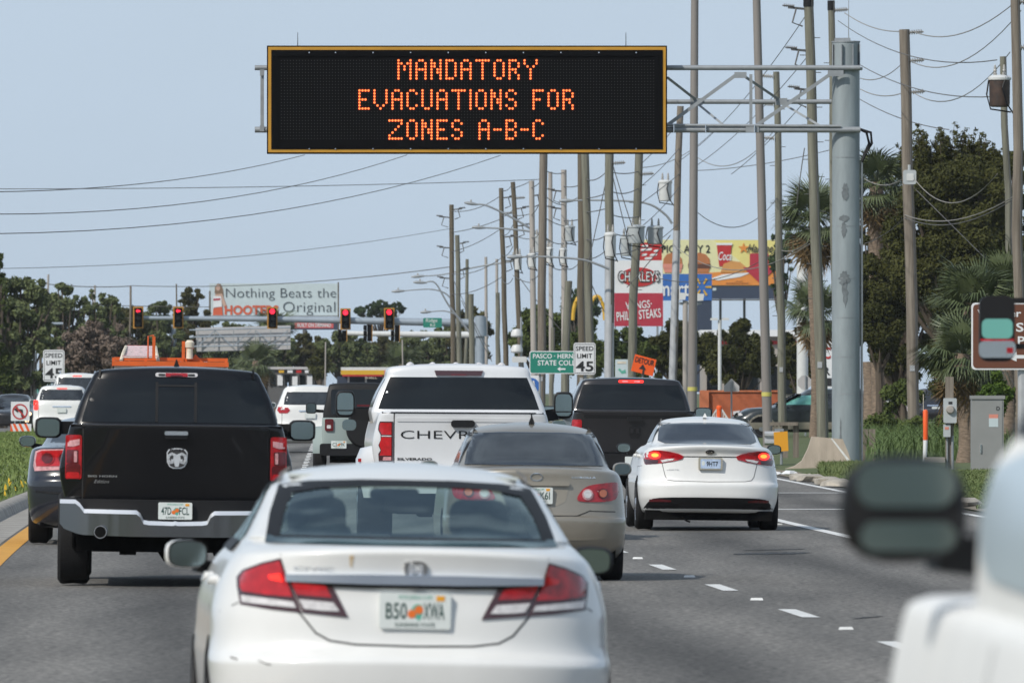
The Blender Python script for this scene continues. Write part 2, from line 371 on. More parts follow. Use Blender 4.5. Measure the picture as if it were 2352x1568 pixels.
def _m():
    M['asphalt'] = asphalt()
    M['old_asphalt'] = mat('old_asphalt', (.05, .05, .05), .95, var=.25, vs=3)
    M['tar'] = mat('tar', (.018, .018, .018), .7, var=.3, vs=6)
    M['concrete'] = mat('concrete', (.40, .36, .30), .9, var=.25, vs=3, bump=.3, bs=30)
    M['gutter'] = mat('gutter', (.30, .28, .25), .9, var=.35, vs=2.2, bump=.3, bs=30)
    M['line_white'] = mat('line_white', (.68, .68, .66), .7, var=.18, vs=6)
    M['line_yellow'] = mat('line_yellow', (.62, .30, .03), .7, var=.2, vs=5)
    M['soil'] = mat('soil', (.06, .085, .022), .95, var=.35, vs=.8, col2=(.10, .095, .045))
    M['dirt'] = mat('dirt', (.14, .115, .08), .95, vs=2.5, col2=(.26, .225, .17), bump=.5, bs=20); M['turf'] = mat('turf', (.055, .085, .022), .9, vs=.9, col2=(.12, .135, .05), bump=.8, bs=25)
    M['grass'] = mat('grass', (.06, .105, .022), .7, vs=.7, col2=(.15, .175, .06))
    M['median_grass'] = mat('median_grass', (.08, .135, .026), .7, vs=.5, col2=(.18, .225, .06)); M['tall_grass'] = mat('tall_grass', (.045, .085, .018), .65, vs=2, col2=(.10, .15, .04))
    M['flower'] = mat('flower', (.7, .45, .03), .8)
    M['plate'] = mat('plate_white', (.66, .70, .68), .45, var=.05, vs=8)
    M['plate_blue'] = mat('plate_blue_white', (.42, .52, .68), .45, var=.25, vs=14)
    M['plate_frame'] = mat('plate_frame', (.50, .46, .36), .4, metal=.5)
    M['plate_ink'] = mat('plate_ink', (.015, .06, .05), .6)
    M['plate_green'] = mat('plate_green', (.10, .38, .28), .6)
    M['plate_orange'] = mat('plate_orange', (.75, .16, .02), .6)
    M['amber'] = mat('amber', (.75, .34, .02), .5)
    M['rubber'] = mat('rubber', (.012, .012, .013), .85, bump=.2, bs=60, spec=.3)
    M['alloy'] = mat('alloy', (.45, .46, .48), .35, metal=.9)
    M['black_trim'] = mat('black_trim', (.008, .008, .009), .55, spec=.3); M['near_glass'] = mat('sky_tinted_glass', (.62, .72, .78), .35, metal=.4); M['near_mirror'] = mat('dim_mirror_glass', (.15, .18, .17), .14, metal=1)
    M['under'] = mat('underbody', (.007, .007, .007), .9, var=.4, vs=8, spec=.05)
    M['mirror'] = mat('mirror_glass', (.35, .42, .42), .06, metal=1)
    M['dark_glass'] = mat('dark_glass', (.006, .008, .009), .03, spec=.5, var=.4, vs=1.5)
    M['tint_glass'] = mat('tint_glass', (.022, .026, .03), .04, spec=.9, var=.5, vs=2.2)
    M['chrome'] = mat('chrome', (.82, .83, .85), .12, metal=1); M['bright_chrome'] = mat('bright_chrome', (.78, .80, .83), .3, metal=.55); M['sky_tinted_chrome'] = mat('sky_tinted_chrome', (.52, .60, .72), .25, metal=.6)
    M['dark_chrome'] = mat('dark_chrome', (.27, .27, .275), .13, metal=1)
    M['white_paint'] = mat('white_paint', (.74, .74, .72), .32, coat=.7, var=.035, vs=3)
    M['silver_white'] = mat('silver_white', (.68, .69, .70), .34, metal=.08, coat=.6, var=.03, vs=3); M['near_paint'] = mat('near_white', (.76, .76, .74), .6, var=.03, vs=2); M['glass_shape'] = mat('glass_shape', (.022, .023, .024), .05)
    M['black_paint'] = mat('black_paint', (.004, .004, .005), .25, coat=.45, cr=.04, spec=.25)
    M['grey_paint'] = mat('grey_paint', (.022, .021, .023), .3, metal=.4, coat=.7)
    M['navy_paint'] = mat('navy_paint', (.014, .016, .024), .22, coat=.9, cr=.04)
    M['gold_paint'] = mat('gold_paint', (.30, .272, .225), .34, metal=.45, coat=.6, var=.05, vs=3)
    M['teal_grey'] = mat('teal_grey', (.30, .36, .345), .35, coat=.6)
    M['green_dark'] = mat('green_dark_paint', (.018, .024, .024), .28, coat=.7)
    M['red_lens'] = mat('red_lens', (.36, .006, .012), .12, coat=.6, var=.35, vs=22)
    M['dark_red_lens'] = mat('dark_red_lens', (.10, .004, .008), .14, coat=.6, var=.3, vs=22)
    M['bright_red'] = mat('bright_red_lens', (.42, .008, .014), .15, coat=.6, emit=(1, .03, .03), es=.05, var=.25, vs=16)
    M['white_lens'] = mat('white_lens', (.62, .60, .60), .12, coat=.5, var=.2, vs=30)
    M['pink_lens'] = mat('pink_lens', (.55, .28, .29), .15, coat=.5, var=.3, vs=25)
    M['smoke_lens'] = mat('smoke_lens', (.055, .018, .022), .12, coat=.6)
    M['orange_lens'] = mat('orange_lens', (.55, .16, .08), .2, coat=.4)
    M['lit_red'] = mat('lit_red', (.6, .02, .02), .3, emit=(1, .035, .02), es=1.5)
    M['lit_hot'] = mat('lit_hot', (.8, .3, .05), .3, emit=(1, .30, .04), es=1.7)
    M['lit_head'] = mat('lit_head', (.8, .7, .5), .3, emit=(1, .62, .30), es=2.6)
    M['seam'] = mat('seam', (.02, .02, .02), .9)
    M['soft_seam'] = mat('soft_seam', (.16, .16, .16), .8)
    M['taupe'] = mat('taupe_trim', (.30, .27, .22), .4, metal=.3, coat=.4)
    M['seat'] = mat('seat_cloth', (.46, .49, .47), .9, var=.1, vs=20)
    M['dark_seat'] = mat('dark_seat', (.03, .03, .032), .9)
    M['skin'] = mat('skin', (.30, .17, .11), .6)
    M['cloth_dark'] = mat('cloth_dark', (.03, .035, .04), .9)
    M['rust'] = mat('rust_stain', (.42, .27, .12), .8, vs=30, col2=(.68, .60, .46))
    M['scratch'] = mat('scratch', (.16, .15, .14), .8)
    M['badge_grey'] = mat('badge_grey', (.45, .45, .45), .3, metal=.8)
    g = bpy.data.materials.new('clear_glass'); g.use_nodes = True; n = g.node_tree.nodes; l = g.node_tree.links.new; n.clear()
    o = n.new('ShaderNodeOutputMaterial'); mixs = n.new('ShaderNodeMixShader'); tr = n.new('ShaderNodeBsdfTransparent'); gl = n.new('ShaderNodeBsdfGlossy'); fr = n.new('ShaderNodeFresnel')
    tr.inputs['Color'].default_value = (.66, .84, .79, 1); gl.inputs['Roughness'].default_value = .06; gl.inputs['Color'].default_value = (.80, .92, .90, 1); fr.inputs['IOR'].default_value = 2.6
    tcn = n.new('ShaderNodeTexCoord'); nn = n.new('ShaderNodeTexNoise'); nn.inputs['Scale'].default_value = 1.3; bp = n.new('ShaderNodeBump'); bp.inputs['Strength'].default_value = .25; bp.inputs['Distance'].default_value = .3
    l(tcn.outputs['Object'], nn.inputs['Vector']); l(nn.outputs['Fac'], bp.inputs['Height']); l(bp.outputs['Normal'], gl.inputs['Normal'])
    l(fr.outputs[0], mixs.inputs[0]); l(tr.outputs[0], mixs.inputs[1]); l(gl.outputs[0], mixs.inputs[2]); l(mixs.outputs[0], o.inputs['Surface'])
    M['clear_glass'] = g
_m()

# ------------------------------------------------------------------ vehicles
def white_compact():            # nearest car
    c = car('sedan_car', 'nearest white sedan with rust streak below its trunk lip, front centre of traffic', 'car', 947, 48.3, .008, .018)
    fx = lambda u: -1.0026+u*.000787
    fz = lambda v: 1.511-v*.000787
    def pts(l): return [(fx(u), fz(v)) for u, v in l]
    K = dict(ry=.72, nr=2.9, fy=.9, nf=2.6)
    def k(cr=.0, ry=.72, nr=2.9, **kw): q = dict(K); q.update(cr=cr, ry=ry, nr=nr, **kw); return q
    rows = [(.17, .30, .76, 4.2, k()), (.20, .12, .81, 4.4, k()), (.36, .03, .845, 4.5, k()), (.52, .0, .860, 4.5, k(.01)), (.595, -.005, .865, 4.5, k(.015)),
            (.622, .010, .864, 4.48, k(.02)), (.655, .060, .860, 4.46, k(.02)), (.70, .078, .856, 4.42, k(.02)), (.80, .085, .852, 4.35, k(.015)), (.90, .098, .832, 4.2, k(.015)), (.955, .092, .815, 3.95, k(.018)),
            (1.03, .076, .783, 3.65, k(.025, .74)), (1.065, .068, .762, 3.45, k(.03, .76)), (1.085, .090, .745, 3.4, k(.032, .78)), (1.098, .20, .725, 3.38, k(.02, .8)), (1.112, .47, .705, 3.35, k(.012, .62, 2.8)),
            (1.135, .56, .69, 3.25, k(.012, .45, 3.0)), (1.25, .90, .635, 2.9, k(.02, .40, 3.0)), (1.355, 1.24, .585, 2.55, k(.028, .36, 3.0)), (1.385, 1.36, .55, 2.42, k(.034, .45, 2.7)), (1.415, 1.55, .50, 2.25, k(.03, .4, 2.7)), (1.435, 1.78, .36, 2.1, k(.02, .15, 2.5, fy=.15)), (1.44, 1.88, .1, 2.0, k(.0, .05, fy=.05))]
    def skip(p):
        ztop = 1.342
        if 1.118 < p.z+.02*(p.x/.6)**2 < 1.342 and abs(p.x) < .582-(p.z-1.128)*.36 and p.y < 1.45: return True
        if 1.12 < p.z < 1.33 and abs(p.x) > .5 and 1.5 < p.y < 2.75-(p.z-1.12)*1.6: return True
        return 1.10 < p.z < 1.34 and p.y > 2.3 and abs(p.x) < .5
    mb, bvh = shell(rows, 4, 34, 12, 12, skip)
    body = mb.build('body', M['white_paint'], c, 50)
    # rear window with black band
    outer = smooth_poly([(-.612, 1.104), (.612, 1.104), (.548, 1.352), (.30, 1.366), (-.30, 1.366), (-.548, 1.352)], 1)
    fr = [(-.63, 1.094), (.63, 1.094), (.60, 1.22), (.552, 1.338), (.42, 1.358), (.2, 1.368), (-.2, 1.368), (-.42, 1.358), (-.552, 1.338), (-.60, 1.22)]
    inn = [(-.566, 1.128), (.566, 1.128), (.54, 1.22), (.496, 1.306), (.38, 1.328), (.2, 1.338), (-.2, 1.338), (-.38, 1.328), (-.496, 1.306), (-.54, 1.22)]
    band = [[fr[i], fr[(i+1) % 10], inn[(i+1) % 10], inn[i]] for i in range(10)]
    g = patch('rear_window', bvh, fr, M['clear_glass'], c, off=.008, step=.04, skirt=False)
    patch('window_band', bvh, band, M['black_trim'], g, off=.018, step=.03, skirt=False)
    # side glass
    for s, a in (('l', 1), ('r', 1)):
        gw = patch('side_window', bvh, [(1.38, 1.12), (1.55, 1.26), (1.75, 1.342), (2.2, 1.342), (2.95, 1.10), (2.5, 1.075), (1.45, 1.075)], M['clear_glass'], c, s, .006)
        patch('window_trim', bvh, ribbon([(1.33, 1.09), (1.50, 1.27), (1.74, 1.352), (2.25, 1.350), (3.05, 1.09), (2.4, 1.072), (1.35, 1.072)], .045), M['black_trim'], gw, s, .014, skirt=False)
        patch('window_pillar', bvh, [(1.86, 1.07), (1.96, 1.07), (1.93, 1.36), (1.86, 1.36)], M['black_trim'], gw, s, .009, skirt=False)
        patch('wheel_arch', bvh, [(.9+.36*math.cos(R(a2)), .33+.36*math.sin(R(a2))) for a2 in range(-25, 206, 15)], M['under'], c, s, .004)
        patch('door_seam', bvh, ribbon([(1.05, .45), (1.12, .85), (1.1, 1.06)], .012)+ribbon([(1.92, .3), (1.93, 1.07)], .012)+ribbon([(2.95, .32), (2.98, 1.06)], .012), M['seam'], c, s, .003, skirt=False)
        for yy in (1.25, 2.15):
            patch('door_handle', bvh, rr(yy, yy+.2, .90, .94, .02), M['white_paint'], c, s, .035)
    # lamps
    for s in (1, -1):
        q = (lambda p: pts(p)) if s == 1 else (lambda p: mir(pts(p)))
        h = patch('tail_light', bvh, q([(547, 606), (450, 632), (345, 676), (316, 715), (318, 770), (335, 862), (500, 884), (662, 897), (618, 790), (575, 695)]), M['smoke_lens'], c, off=.008, step=.05)
        patch('red_lens', bvh, q([(540, 622), (450, 645), (352, 688), (332, 720), (334, 768), (345, 790), (480, 806), (612, 812), (575, 715)]), M['bright_red' if s == 1 else 'red_lens'], h, off=.014, step=.05)  # left lens takes a brighter red, sunlight put into its colour
        patch('red_lens', bvh, q([(545, 690), (480, 700), (490, 722), (560, 735)]), M['lit_red' if s == 1 else 'bright_red'], h, off=.018, step=.05)  # left patch glows to paint a sun glint on the lens
        patch('reverse_lens', bvh, q([(338, 812), (480, 826), (618, 840), (634, 872), (500, 862), (345, 850)]), M['white_lens'], h, off=.014, step=.05)
        h = patch('trunk_light', bvh, q([(580, 702), (700, 726), (820, 742), (868, 830), (913, 917), (790, 906), (668, 896), (622, 790)]), M['smoke_lens'], c, off=.010, step=.05)
        patch('red_lens', bvh, q([(600, 730), (700, 742), (790, 752), (822, 812), (720, 806), (636, 800)]), M['bright_red' if s == 1 else 'red_lens'], h, off=.016, step=.05)  # brighter red on the left again stands in for sun
        patch('reverse_lens', bvh, q([(646, 826), (730, 832), (832, 840), (866, 886), (770, 884), (676, 876)]), M['white_lens'], h, off=.016, step=.05)
        patch('red_reflector', bvh, [(s*.60, .40), (s*.74, .41), (s*.74, .44), (s*.60, .43)], M['dark_red_lens'], c, off=.008)
    patch('chrome_strip', bvh, [(-.553, .966), (-.2, .972), (.2, .972), (.553, .966), (.55, .936), (.2, .930), (-.2, .930), (-.55, .936)], M['sky_tinted_chrome'], c, off=.028, step=.06)  # blue base colour stands in for sky reflected in the chrome
    patch('painted_strip_shadow', bvh, [(-.550, .935), (-.2, .929), (.2, .929), (.550, .935), (.548, .922), (.2, .914), (-.2, .914), (-.548, .922)], M['seam'], c, off=.012, step=.06)  # dark line painted in for the shade beneath the chrome strip
    e = MB()
    lip = [(-.558, .975), (-.56, 1.02), (-.565, 1.075)]
    patch('trunk_seam', bvh, ribbon([(-.575, 1.09), (-.567, .98), (-.505, .82), (-.478, .79), (-.42, .72), (-.36, .688), (-.25, .674), (0, .67), (.25, .674), (.36, .688), (.42, .72), (.478, .79), (.505, .82), (.567, .98), (.575, 1.09)], .008), M['seam'], c, off=.002, skirt=False)
    patch('roof_seam', bvh, ribbon([(-.545, 1.35), (-.535, 1.385), (-.50, 1.41)], .012)+ribbon([(.545, 1.35), (.535, 1.385), (.50, 1.41)], .012), M['soft_seam'], c, off=.002, skirt=False)
    patch('bumper_seam', bvh, ribbon([(-.745, .84), (-.82, .80)], .006)+ribbon([(.745, .84), (.82, .80)], .006), M['soft_seam'], c, off=.002, skirt=False)
    patch('rust_streak', bvh, [(-.284, 1.082), (-.262, 1.084), (-.266, 1.03), (-.272, .998), (-.281, 1.01)], M['rust'], c, off=.0025, skirt=False)
    patch('paint_scratch', bvh, ribbon([(-.66, .598), (-.63, .585), (-.61, .582)], .005), M['scratch'], c, off=.003, skirt=False)
    patch('paint_scratch', bvh, ribbon([(-.775, .607), (-.75, .600)], .008), M['scratch'], c, off=.003, skirt=False)
    # emblem: outline and H
    em = patch('emblem', bvh, ribbon(smooth_poly([(-.048, 1.028), (.048, 1.028), (.040, .965), (.032, .962), (-.032, .962), (-.040, .965)], 2)+[(-.0455, 1.02)], .010), M['badge_grey'], c, off=.014, step=.03)
    patch('emblem_letter', bvh, [[(-.032, 1.022), (-.018, 1.022), (-.012, .966), (-.024, .966)], [(.032, 1.022), (.018, 1.022), (.012, .966), (.024, .966)], [(-.018, 1.0), (.018, 1.0), (.015, .985), (-.015, .985)]], M['bright_chrome'], em, off=.014, step=.03)
    text('CIVIC', -.52, -.35, .985, 1.002, 0, M['bright_chrome'], c, 'badge_lettering', bold=.02, bvh=bvh, off=.006)
    h = bvh.ray_cast(Vector((0, -3, .82)), Vector((0, 1, 0)))[0]
    plate(c, bvh, 0, .82, h.y-.01, ('B50', 'XWA'))
    lk = MB(); lk.box(-.02, .02, h.y-.03, h.y, .915, .93); lk.build('trunk_button', M['black_trim'], c)
    for x in (-.76, .76):
        wheel(c, x, .88); wheel(c, x, 3.55)
    for s in (-1, 1):
        mirror(c, s*.918, 3.02, 1.005, .094, .064, M['white_paint' if s < 0 else 'black_trim'], s, s*.78, n=3.4, bezel=s < 0)
    # cabin
    f = MB(); f.box(-.70, .70, .6, 3.2, .5, .56); f.box(-.66, .66, .62, 1.0, 1.02, 1.075); f.build('parcel_shelf', M['seat'], c)
    for x in (-.36, .36):
        b = MB(); b.add(*_loftbox([(x-.25, x+.25, .58), (x-.27, x+.27, .9), (x-.24, x+.24, 1.12)], 2.15, .12)); b.build('front_seat', M['seat'], c)
        hr = MB(); hr.prism(rr(x-.13, x+.13, 1.10, 1.28, .06), 2.1, 2.2); hr.build('headrest', M['seat'], c)
    b = MB(); b.add(*_loftbox([(-.62, .62, .56), (-.64, .64, .9), (-.58, .58, 1.11)], 1.15, .16)); b.build('rear_seat', M['seat'], c)
    for x in (-.36, .36):
        hr = MB(); hr.prism(rr(x-.12, x+.12, 1.08, 1.17, .04), 1.12, 1.2); hr.build('headrest', M['seat'], c)
    db = MB(); db.box(-.66, .66, 2.95, 3.2, .7, 1.06); db.build('dashboard', M['dark_seat'], c)
    hl = MB(); hl.box(-.5, .5, 1.55, 2.5, 1.372, 1.385); hl.build('headliner', M['seat'], c)
    mr = MB(); mr.prism(rr(-.11, .11, 1.265, 1.32, .02), 2.55, 2.58); mr.build('rear_view_mirror', M['black_trim'], c)
    hb = patch('brake_light', bvh, rr(-.10, .10, 1.128, 1.142, .005), M['dark_red_lens'], c, off=.001, skirt=False)
    # driver
    p = thing('person', 'driver in a dark cap seen from behind through the nearest rear window', 'person')
    p.parent = None
    p.matrix_world = Matrix.LocRotScale(c.location, c.rotation_euler, None)
    hd = MB()
    prof = [(.0, .0), (.06, .012), (.095, .06), (.10, .12), (.085, .19), (.04, .235), (.0, .24)]
    v = []; n = 16
    tors = [(.24, .20, .62), (.25, .14, .9), (.22, .11, 1.02), (.12, .075, 1.075), (.058, .058, 1.10), (.056, .06, 1.13), (.078, .095, 1.16), (.082, .105, 1.22), (.078, .10, 1.27), (.05, .07, 1.315), (.01, .01, 1.33)]
    for a, b_, z in tors:
        v += [(-.37+a*math.cos(2*math.pi*i/n), 2.34+b_*math.sin(2*math.pi*i/n), z) for i in range(n)]
    ff = [(i*n+k2, i*n+(k2+1) % n, (i+1)*n+(k2+1) % n, (i+1)*n+k2) for i in range(len(tors)-1) for k2 in range(n)]+[tuple(range(n))[::-1]]
    hd.add(v, ff); hd.build('body', M['cloth_dark'], p, 60)
    cp = MB(); cp.lathe([(.092, 1.235), (.098, 1.25), (.09, 1.30), (.055, 1.335), (.0, 1.345)], 16, (-.37, 2.34, 0)); cp.add([(-.43, 2.42, 1.25), (-.31, 2.42, 1.25), (-.32, 2.53, 1.235), (-.42, 2.53, 1.235), (-.43, 2.42, 1.26), (-.31, 2.42, 1.26), (-.32, 2.53, 1.245), (-.42, 2.53, 1.245)], [(0, 1, 2, 3), (4, 5, 6, 7), (0, 1, 5, 4), (1, 2, 6, 5), (2, 3, 7, 6), (3, 0, 4, 7)])
    cp.build('cap', M['dark_seat'], p, 60)
    return c
def _loftbox(levels, y, t):
    v = []
    for x0, x1, z in levels:
        v += [(x0, y, z), (x1, y, z), (x1, y+t, z), (x0, y+t, z)]
    n = len(levels); f = [(i*4+k, i*4+(k+1) % 4, (i+1)*4+(k+1) % 4, (i+1)*4+k) for i in range(n-1) for k in range(4)]+[(3, 2, 1, 0), tuple(range(4*n-4, 4*n))]
    return v, f

def pickup(name, label, px, d, paint, Wd, rail, roof, base=.55, cab_y=1.75, length=5.85, extra=0, roll=.01, group=None, cabw=.9, wr=.42, z=0, ww=.30, track=None, glass=(1.45, 1.86, .72, .87), tail_r=.10, side_w=None):
    c = car(name, label, 'pickup truck', px, d, extra, roll, group, z)
    k = lambda **q: dict(dict(ry=.16, nr=4.2, fy=.7, nf=3), **q)
    sw = side_w or Wd+.03
    rows = [(base-.12, .20, Wd-.08, length-.2, k()), (base, .13, Wd-.03, length, k()), (base+.10, .11, Wd, length, k()), (base+(rail-base)*.45, .10, sw, length, k()), (base+(rail-base)*.8, .09, Wd-.015, length-.1, k()),
            (rail-.03, .075, Wd-.045, length-.4, k()), (rail-.008, .082, Wd-.055, length-.6, k()), (rail, .10, Wd-.07, length-.7, k())]
    rows2 = [(rail-.001, .135, Wd-.11, cab_y+.2, k(fy=.1, nf=5)), (rail-.05, .14, Wd-.115, cab_y+.2, k(fy=.1, nf=5)), (rail-.42, .14, Wd-.115, cab_y+.2, k(fy=.1, nf=5))]
    mb, bvh = shell(rows+rows2, 3, 14, 8, 8)
    mb.build('body', paint, c, 40)
    ck = lambda **q: dict(dict(ry=.14, nr=4.5, fy=.5, nf=3.5), **q)
    g0, g1, w1, w0 = glass
    crows = [(rail-.35, cab_y+.02, Wd-.06, cab_y+3.0, ck()), (rail-.02, cab_y, w0+.08, cab_y+2.8, ck(cr=.0)), (g0, cab_y+.01, w0+.07, cab_y+2.6, ck()), ((g0+g1)/2, cab_y+.05, (w0+w1)/2+.08, cab_y+2.3, ck()), (g1, cab_y+.12, w1+.065, cab_y+1.9, ck(cr=.01)),
             (roof-.075, cab_y+.13, w1+.05, cab_y+1.85, ck(cr=.02)), (roof-.03, cab_y+.15, w1+.02, cab_y+1.8, ck(cr=.025)), (roof-.008, cab_y+.22, w1-.08, cab_y+1.7, ck(cr=.025)), (roof, cab_y+.5, w1-.35, cab_y+1.4, ck(cr=.01, fy=.2))]
    mb2, bvh2 = shell(crows, 3, 14, 6, 8)
    mb2.build('cab', paint, c, 40)
    hood = MB()
    u = MB(); u.box(-Wd+.12, Wd-.12, .35, length-.5, .32, base-.03); u.cyl((-.75, 1.0, wr*.85), (.75, 1.0, wr*.85), .06, None, 8); u.lathe([(.05, -.16), (.14, -.1), (.16, 0), (.14, .1), (.05, .16)], 12, (0, 1.0, wr*.85), 'x'); u.box(-.5, -.35, .3, 1.9, .28, .42); u.box(.35, .5, .3, 1.9, .28, .42); u.build('underbody', M['under'], c)
    tr = track or Wd-.16
    for x in (-tr, tr):
        wheel(c, x, 1.05, wr, ww); wheel(c, x, length-1.0, wr, ww)
    for s in 'lr':
        patch('wheel_arch', bvh, [(1.05+(wr+.09)*math.cos(R(a)), wr+(wr+.09)*math.sin(R(a))) for a in range(-10, 191, 20)], M['under'], c, s, .004)
        patch('side_window', bvh2, [(cab_y+.22, g0+.02), (cab_y+.30, g1-.03), (cab_y+1.7, g1-.03), (cab_y+2.3, g0+.02)], M['tint_glass'], c, s, .006)
    return c, bvh, bvh2

def black_pickup():
    d = 102.2
    c, bvh, cb = pickup('pickup_truck', 'black pickup truck with chrome bumper and ram head badge on its tailgate', 401, d, M['black_paint'], 1.005, 1.455, 1.985, .72, glass=(1.475, 1.868, .715, .86), roll=.012, track=.915, ww=.29, side_w=1.05)
    X = lambda u: u*.0014706-1.572
    Z = lambda v: 2.2818-v*.0014706
    P_ = lambda l: [(X(u), Z(v)) for u, v in l]
    # tailgate
    patch('tailgate', bvh, rr(-.832, .832, .775, 1.44, .02), M['black_paint'], c, off=.014, step=.2)
    patch('tailgate_seam', bvh, ribbon([(-.838, 1.45), (-.838, .77)], .012)+ribbon([(.838, 1.45), (.838, .77)], .012), M['seam'], c, off=.004, skirt=False)
    patch('bed_rail', bvh, [(-.95, 1.428), (.95, 1.428), (.95, 1.452), (-.95, 1.452)], M['black_trim'], c, off=.012, step=.2)
    y0 = .06
    b = MB(); b.prism(rr(-.105, .105, 1.33, 1.40, .02), y0-.035, y0+.03); hd = b.build('tailgate_handle', M['black_trim'], c); b = MB(); b.prism(rr(-.105, .105, 1.362, 1.398, .012), y0-.05, y0-.03); b.build('handle_bar', M['chrome'], hd)
    for s in (1, -1):
        q = (lambda l: l) if s == 1 else mir
        h = patch('tail_light', bvh, q(rr(-.995, -.848, .958, 1.355, .02)), M['red_lens'], c, off=.016, step=.05)
        patch('clear_band', bvh, q(P_([(405, 668), (478, 655), (478, 690), (440, 702), (405, 700)])), M['pink_lens'], h, off=.022, step=.05)
        patch('inner_lens', bvh, q(rr(-.985, -.878, 1.10, 1.222, .012)), M['dark_red_lens'], h, off=.022, step=.05)
        patch('inner_lens', bvh, q(rr(-.918, -.89, 1.11, 1.21, .008)), M['pink_lens'], h, off=.026, step=.05)
        patch('inner_lens', bvh, q(rr(-.99, -.86, .995, 1.095, .02)), M['dark_red_lens'], h, off=.021, step=.05)
        patch('lower_lens', bvh, q(rr(-.985, -.87, .965, 1.02, .015)), M['bright_red'], h, off=.023, step=.05)
    # badge: shield with ram head
    sh = [(X(u), Z(v)) for u, v in [(1022, 712), (1060, 704), (1090, 704), (1126, 712), (1139, 730), (1137, 790), (1122, 818), (1098, 829), (1052, 829), (1028, 818), (1013, 790), (1011, 730)]]
    e = patch('emblem', bvh, sh, M['bright_chrome'], c, off=.026, step=.1)
    b = patch('emblem_ground', bvh, [(x*.9+.0007, 1.155+(z-1.155)*.88) for x, z in sh], M['dark_chrome'], e, off=.032, step=.1)
    for s in (1, -1):
        o = lambda l: [(.007+s*a, z) for a, z in l][::s]
        patch('ram_horn', bvh, ribbon(o([(.018, 1.185), (.045, 1.196), (.072, 1.18), (.078, 1.145), (.062, 1.115), (.040, 1.12), (.040, 1.14)]), .022), M['bright_chrome'], e, off=.046, step=.1)
    patch('ram_face', bvh, [(-.020, 1.19), (.034, 1.19), (.040, 1.15), (.022, 1.08), (-.008, 1.08), (-.026, 1.15)], M['bright_chrome'], e, off=.042, step=.1)
    text('RAM', -.055, .070, 1.218, 1.238, y0, M['black_trim'], e, 'badge_lettering', bold=.03, bvh=bvh, off=.036)
    text('BIG HORN', -.79, -.53, .978, .996, y0, M['badge_grey'], c, 'badge_lettering', bold=.03, bvh=bvh, off=.018)
    text('Edition', -.735, -.60, .925, .955, y0, M['badge_grey'], c, 'badge_lettering', shear=.4, bvh=bvh, off=.018)
    # bumper
    prof = [(-1.04, .775), (-.90, .775), (-.86, .745), (-.82, .692), (-.35, .686), (-.315, .66), (-.285, .60), (-.24, .592), (-.02, .587), (.0, .594), (.02, .587), (.24, .592), (.285, .60), (.315, .66), (.35, .686), (.82, .692), (.86, .745), (.90, .775), (1.04, .775)]
    low = [(1.04, .56), (.99, .50), (.84, .46), (.4, .45), (-.4, .45), (-.84, .46), (-.99, .50), (-1.04, .56)]
    def yb(x): return -.16+.34*(abs(x)/1.04)**4
    def sheet(name, top, bot, m, dz, par, tilt=0):       # two matching lines joined, bent round the corner
        b = MB(); n = len(top); v = [(x, yb(x)+dz+tilt, z) for x, z in top]+[(x, yb(x)+dz, z) for x, z in bot]+[(x, yb(x)+.16+dz, z) for x, z in top]+[(x, yb(x)+.16+dz, z) for x, z in bot]
        b.add(v, [(i, i+1, i+1+n, i+n) for i in range(n-1)]+[(i, i+1, i+1+2*n, i+2*n) for i in range(n-1)]+[(i+n, i+1+n, i+1+3*n, i+3*n) for i in range(n-1)]); return b.build(name, m, par, 30)
    xs = sorted(set([p[0] for p in prof]+[-1.0+.1*i for i in range(21)]))
    def at(l, x):
        for a, b2 in zip(l[:-1], l[1:]):
            if a[0] <= x <= b2[0]: return a[1]+(b2[1]-a[1])*(x-a[0])/((b2[0]-a[0]) or 1)
        return l[-1][1]
    T = [(x, at(prof, x)) for x in xs]; B_ = [(x, at(low[::-1], x)) for x in xs]
    bp = sheet('bumper', [(x, z-.026) for x, z in T], [(x, z) for x, z in B_], M['dark_chrome'], 0, c)  # dark tone puts the road's reflection into the chrome colour
    sheet('bumper_chrome', T, [(x, z-.036) for x, z in T], M['bright_chrome'], -.014, bp, .03)  # paler strip paints the sky gleam along the chrome's top edge
    sheet('step_pad', [(x, .782) for x, z in T], [(x, z-.005) for x, z in T], M['black_trim'], .075, bp)
    plate(c, bvh, -.003, .684, -.125, ('47D', 'FCL'))
    b = MB(); b.lathe([(.058, -.12), (.062, -.13), (.062, .3), (.05, .3), (.05, -.115), (.04, -.10), (.04, .28)], 20, (-.672, 0, .488), 'y'); b.build('exhaust_pipe', M['chrome'], c)
    b = MB(); b.lathe([(.001, -.134), (.051, -.134), (.051, -.13), (.001, -.13)], 16, (-.672, 0, .488), 'y'); b.build('exhaust_bore', M['under'], c)
    b = MB()
    for a in ((-.035, -.025, .445, .52), (.025, .035, .445, .52), (-.035, .035, .445, .455), (-.035, .035, .51, .52)): b.box(a[0], a[1], -.09, .2, a[2], a[3])
    b.box(-.14, -.06, -.02, .1, .46, .50); b.box(.06, .14, -.02, .1, .46, .50); b.build('tow_hitch', M['under'], c)
    # cab glass, third brake light, fin
    g = patch('rear_window', cb, [(-.865, 1.47), (.865, 1.47), (.80, 1.70), (.722, 1.865), (-.722, 1.865), (-.80, 1.70)], M['dark_glass'], c, off=.006, step=.1)
    patch('window_frame', cb, [rr(-.19, -.165, 1.475, 1.84, .004), rr(.165, .19, 1.475, 1.84, .004), [(-.19, 1.80), (.19, 1.80), (.19, 1.815), (-.19, 1.815)]], M['black_trim'], g, off=.012, step=.2)
    h = patch('brake_light', cb, rr(-.193, .193, 1.888, 1.925, .018), M['white_lens'], c, off=.014)
    patch('red_lens', cb, rr(-.10, .10, 1.890, 1.923, .004), M['red_lens'], h, off=.020)
